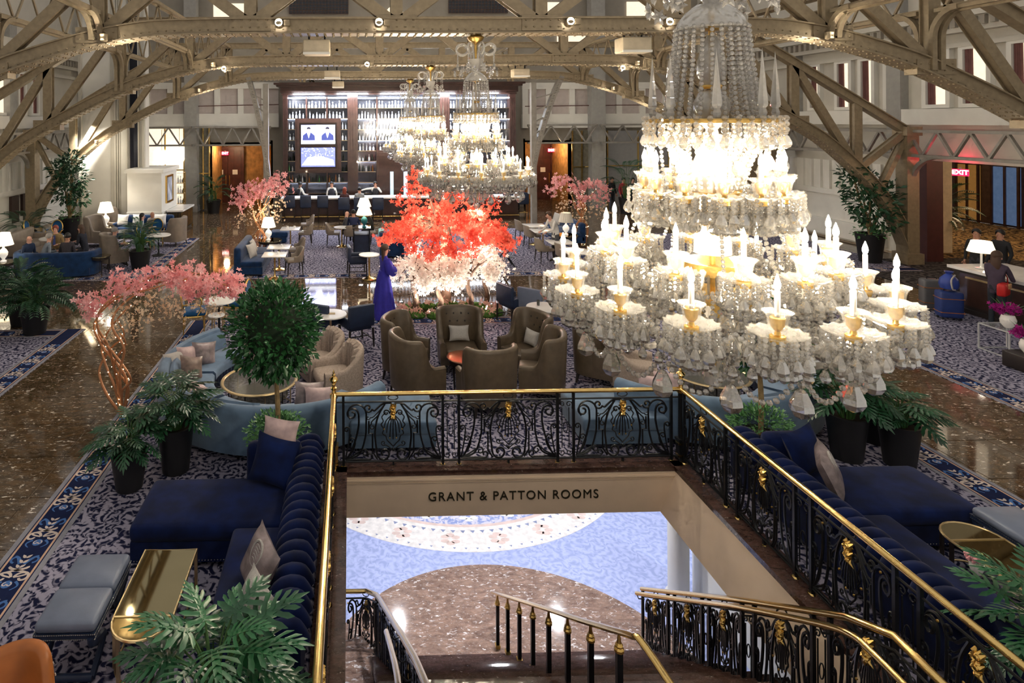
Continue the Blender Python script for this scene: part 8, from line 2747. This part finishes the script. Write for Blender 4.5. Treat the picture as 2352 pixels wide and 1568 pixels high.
def seat(label, px, py, Y, rz, z=0.0, **kw):
    """seated figure whose head is seen about (px, py); placed at depth Y"""
    x = aty(px, py, Y).x
    pose = kw.pop('pose', SIT)
    return person(label, (x, Y, z), rz, pose, **kw)
F = FL
seat('man in a dark blue shirt, leftmost on the lounge sofa', 58, 556, 19.55, -PI * .62 + PI, F, skin='fair', top=(.015, .03, .075), hair='grey', bald=True)
seat('man in a light grey shirt leaning forward on the lounge sofa', 90, 558, 19.45, PI * .45 + PI * .25, F, skin='fair', top=(.20, .23, .28), hair='grey', pose=dict(sit=True, hz=.46, lean=.26))
seat('man in a tan jacket and blue tie facing the camera in the lounge', 132, 548, 21.3, .1, F, skin='fair', top=(.28, .19, .09), hair='red', extra=lambda t, J: (MB().prism([(-.03, 0), (.03, 0), (.045, -.3), (0, -.34), (-.045, -.3)], 0, .01, M=Matrix.Translation((0, J['chest'][1] - .125, J['neck'][2] - .04)) @ Matrix.Rotation(PI / 2 - .12, 4, 'X')).build('necktie', cloth((.04, .06, .2)), t, 0)))
seat('man in a dark jacket with his back to the camera on the lounge sofa', 150, 562, 19.5, PI, F, skin='tan', top=(.035, .03, .04), hair='black')
seat('woman with long brown hair in black looking down at a tablet', 196, 545, 21.2, -PI / 2 - .2 + PI * 1.0 - PI, F, skin='fair', top=(.010, .012, .022), hair='brown', long=True)
p = aty(180, 575, 21.1); t = thing('tablet', 'dark tablet held by the woman in black', 'tablet', (p.x, 21.15, .80)); t.rotation_euler = (0, -.35, 0)
q = MB(); q.rbox((0, 0, 0), (.28, .2, .012), .005, 1); q.build('slab', M_BLACK, t)
seat('grey haired guest seated in the grey barrel wing chair', 252, 548, 20.55, PI - .9, F, skin='fair', top=(.06, .07, .10), hair='grey')
dining_chair('taupe dining chair under the man in the tan jacket', (aty(132, 548, 21.3).x, 21.4, F), .1)
seat('man in a pale patterned sweater and jeans at the round white table', 355, 507, 24.6, -.2, F, skin='tan', top=(.55, .48, .44), bot=(.06, .09, .16), hair='grey', bald=True)
seat('dark haired woman seated with her back to the fan palm', 316, 522, 23.7, PI / 2 + .3, F, skin='fair', top=(.10, .14, .18), hair='black', long=True)
# bar staff and guests
person('bartender in white shirt and black waistcoat at the left of the bar', (aty(689, 430, 30.75).x, 30.75, 0), PI / 2 + .6, dict(J={'elbR': (.22, -.12, 1.16), 'wriR': (.16, -.34, 1.14), 'elbL': (-.22, -.12, 1.16), 'wriL': (-.16, -.34, 1.14)}), 'dark', (.5, .49, .47), hair='black', extra=vest((.015, .015, .025)))
person('bartender in black waistcoat facing the camera behind the bar', (aty(762, 430, 30.75).x, 30.75, 0), 0, None, 'tan', (.5, .49, .47), hair='black', extra=vest((.015, .015, .025)))
person('bartender stretching one arm out with a hand at his face', (aty(862, 440, 30.75).x, 30.75, 0), .1, dict(J={'elbL': (-.46, -.10, 1.42), 'wriL': (-.70, -.12, 1.36), 'elbR': (.30, -.12, 1.22), 'wriR': (.07, -.17, 1.48)}), 'tan', (.5, .48, .44), hair='black', extra=vest((.015, .015, .02)))
hs = dict(sit=True, hz=.86, lean=.12)
def barguest(lb, px, py, rz, **kw):
    p = at(px, min(py, 515)); return person(lb, (p.x, p.y - .02, 0), rz, dict(sit=True, hz=.86, lean=.12, J={'ankL': (-.12, -.34, .40), 'ankR': (.12, -.34, .40), 'toeL': (-.13, -.48, .33), 'toeR': (.13, -.48, .33)}), **kw)
barguest('woman with red hair leaning at the bar', 790, 520, PI - .3, skin='fair', top=(.05, .02, .025), hair='red', long=True)
barguest('dark haired guest seated at the bar, back to the camera', 826, 545, PI, skin='fair', top=(.30, .31, .33), hair='black')
seat('balding man in a grey jacket at the small round table', 787, 495, 24.1, PI / 2, F, skin='fair', top=(.045, .045, .055), hair='grey', bald=True)
seat('man in a navy shirt with his back to the camera at the small round table', 812, 503, 24.0, PI, F, skin='tan', top=(.012, .02, .07), hair='black')
seat('blond woman in black beside the double shade lamp', 857, 500, 24.3, -PI / 2, F, skin='fair', top=(.02, .02, .015), hair='blond', long=True)
person('waiter in a white jacket passing the right hand tables', (aty(1283, 590, 20.3).x, 20.6, F), -PI / 2 + .3, dict(J={'chest': (0, -.12, 1.30), 'neck': (0, -.2, 1.44), 'head': (0, -.26, 1.55), 'crown': (0, -.28, 1.66), 'shoL': (-.175, -.16, 1.38), 'shoR': (.175, -.16, 1.38), 'elbL': (-.22, -.25, 1.12), 'wriL': (-.15, -.45, 1.05), 'elbR': (.22, -.25, 1.12), 'wriR': (.15, -.45, 1.05)}), 'fair', (.55, .54, .53), (.05, .05, .06), 'brown')
person('guest in a red top by the grey shopfront', (aty(1432, 440, 31.6).x, 31.6, 0), .2, None, 'tan', (.35, .02, .04), hair='black')
person('guest in black by the grey shopfront, left of the one in red', (aty(1418, 440, 31.9).x - .25, 32.0, 0), .4, None, 'tan', (.02, .02, .025), hair='black')
person('guest in a dark coat by the grey shopfront, right of the one in red', (aty(1456, 440, 31.4).x, 31.5, 0), -.3, None, 'fair', (.04, .04, .05), hair='black')
barguest('guest in pale clothes at the bar right of the coral tree', 1200, 500, PI + .5, skin='fair', top=(.45, .28, .28), hair='brown')
# concierge group
person('concierge in a black suit behind the desk lamp', (16.95, 16.35, 0), .75 - PI / 2 - .4, None, 'tan', (.012, .012, .014), hair='black')
person('man in a black sweater beside the concierge, seen in profile', (17.45, 16.2, 0), -PI / 2 + .1, None, 'tan', (.014, .014, .018), hair='black')
def redbag(t, J):
    q = MB(); q.tube([(-.12, -.16, .95), (-.14, -.1, 1.2), (-.1, 0, 1.42)], .012, 5); q.build('bag_strap', mat('red_leather', (.45, .012, .012), .4), t)
person('woman in a purple quilted jacket standing at the concierge desk', (14.55, 13.6, 0), PI / 2 + .3, dict(J={'elbR': (.22, -.14, 1.14), 'wriR': (.12, -.36, 1.10), 'elbL': (-.22, -.14, 1.14), 'wriL': (-.12, -.36, 1.10)}), 'fair', (.05, .035, .06), (.015, .02, .03), 'brown', True, extra=redbag)
t = thing('handbag', 'bright red leather handbag with tan flap carried by the woman in purple', 'handbag', (14.36, 13.28, .86)); t.rotation_euler = (0, 0, .5)
q = MB(); q.rbox((0, 0, .14), (.34, .16, .28), .05, 2); q.build('body', mat('red_leather', (.45, .012, .012), .4), t, 60)
q = MB(); q.rbox((.06, -.085, .22), (.17, .03, .11), .012, 1); q.build('flap', mat('tan_flap', (.50, .26, .12), .5), t)
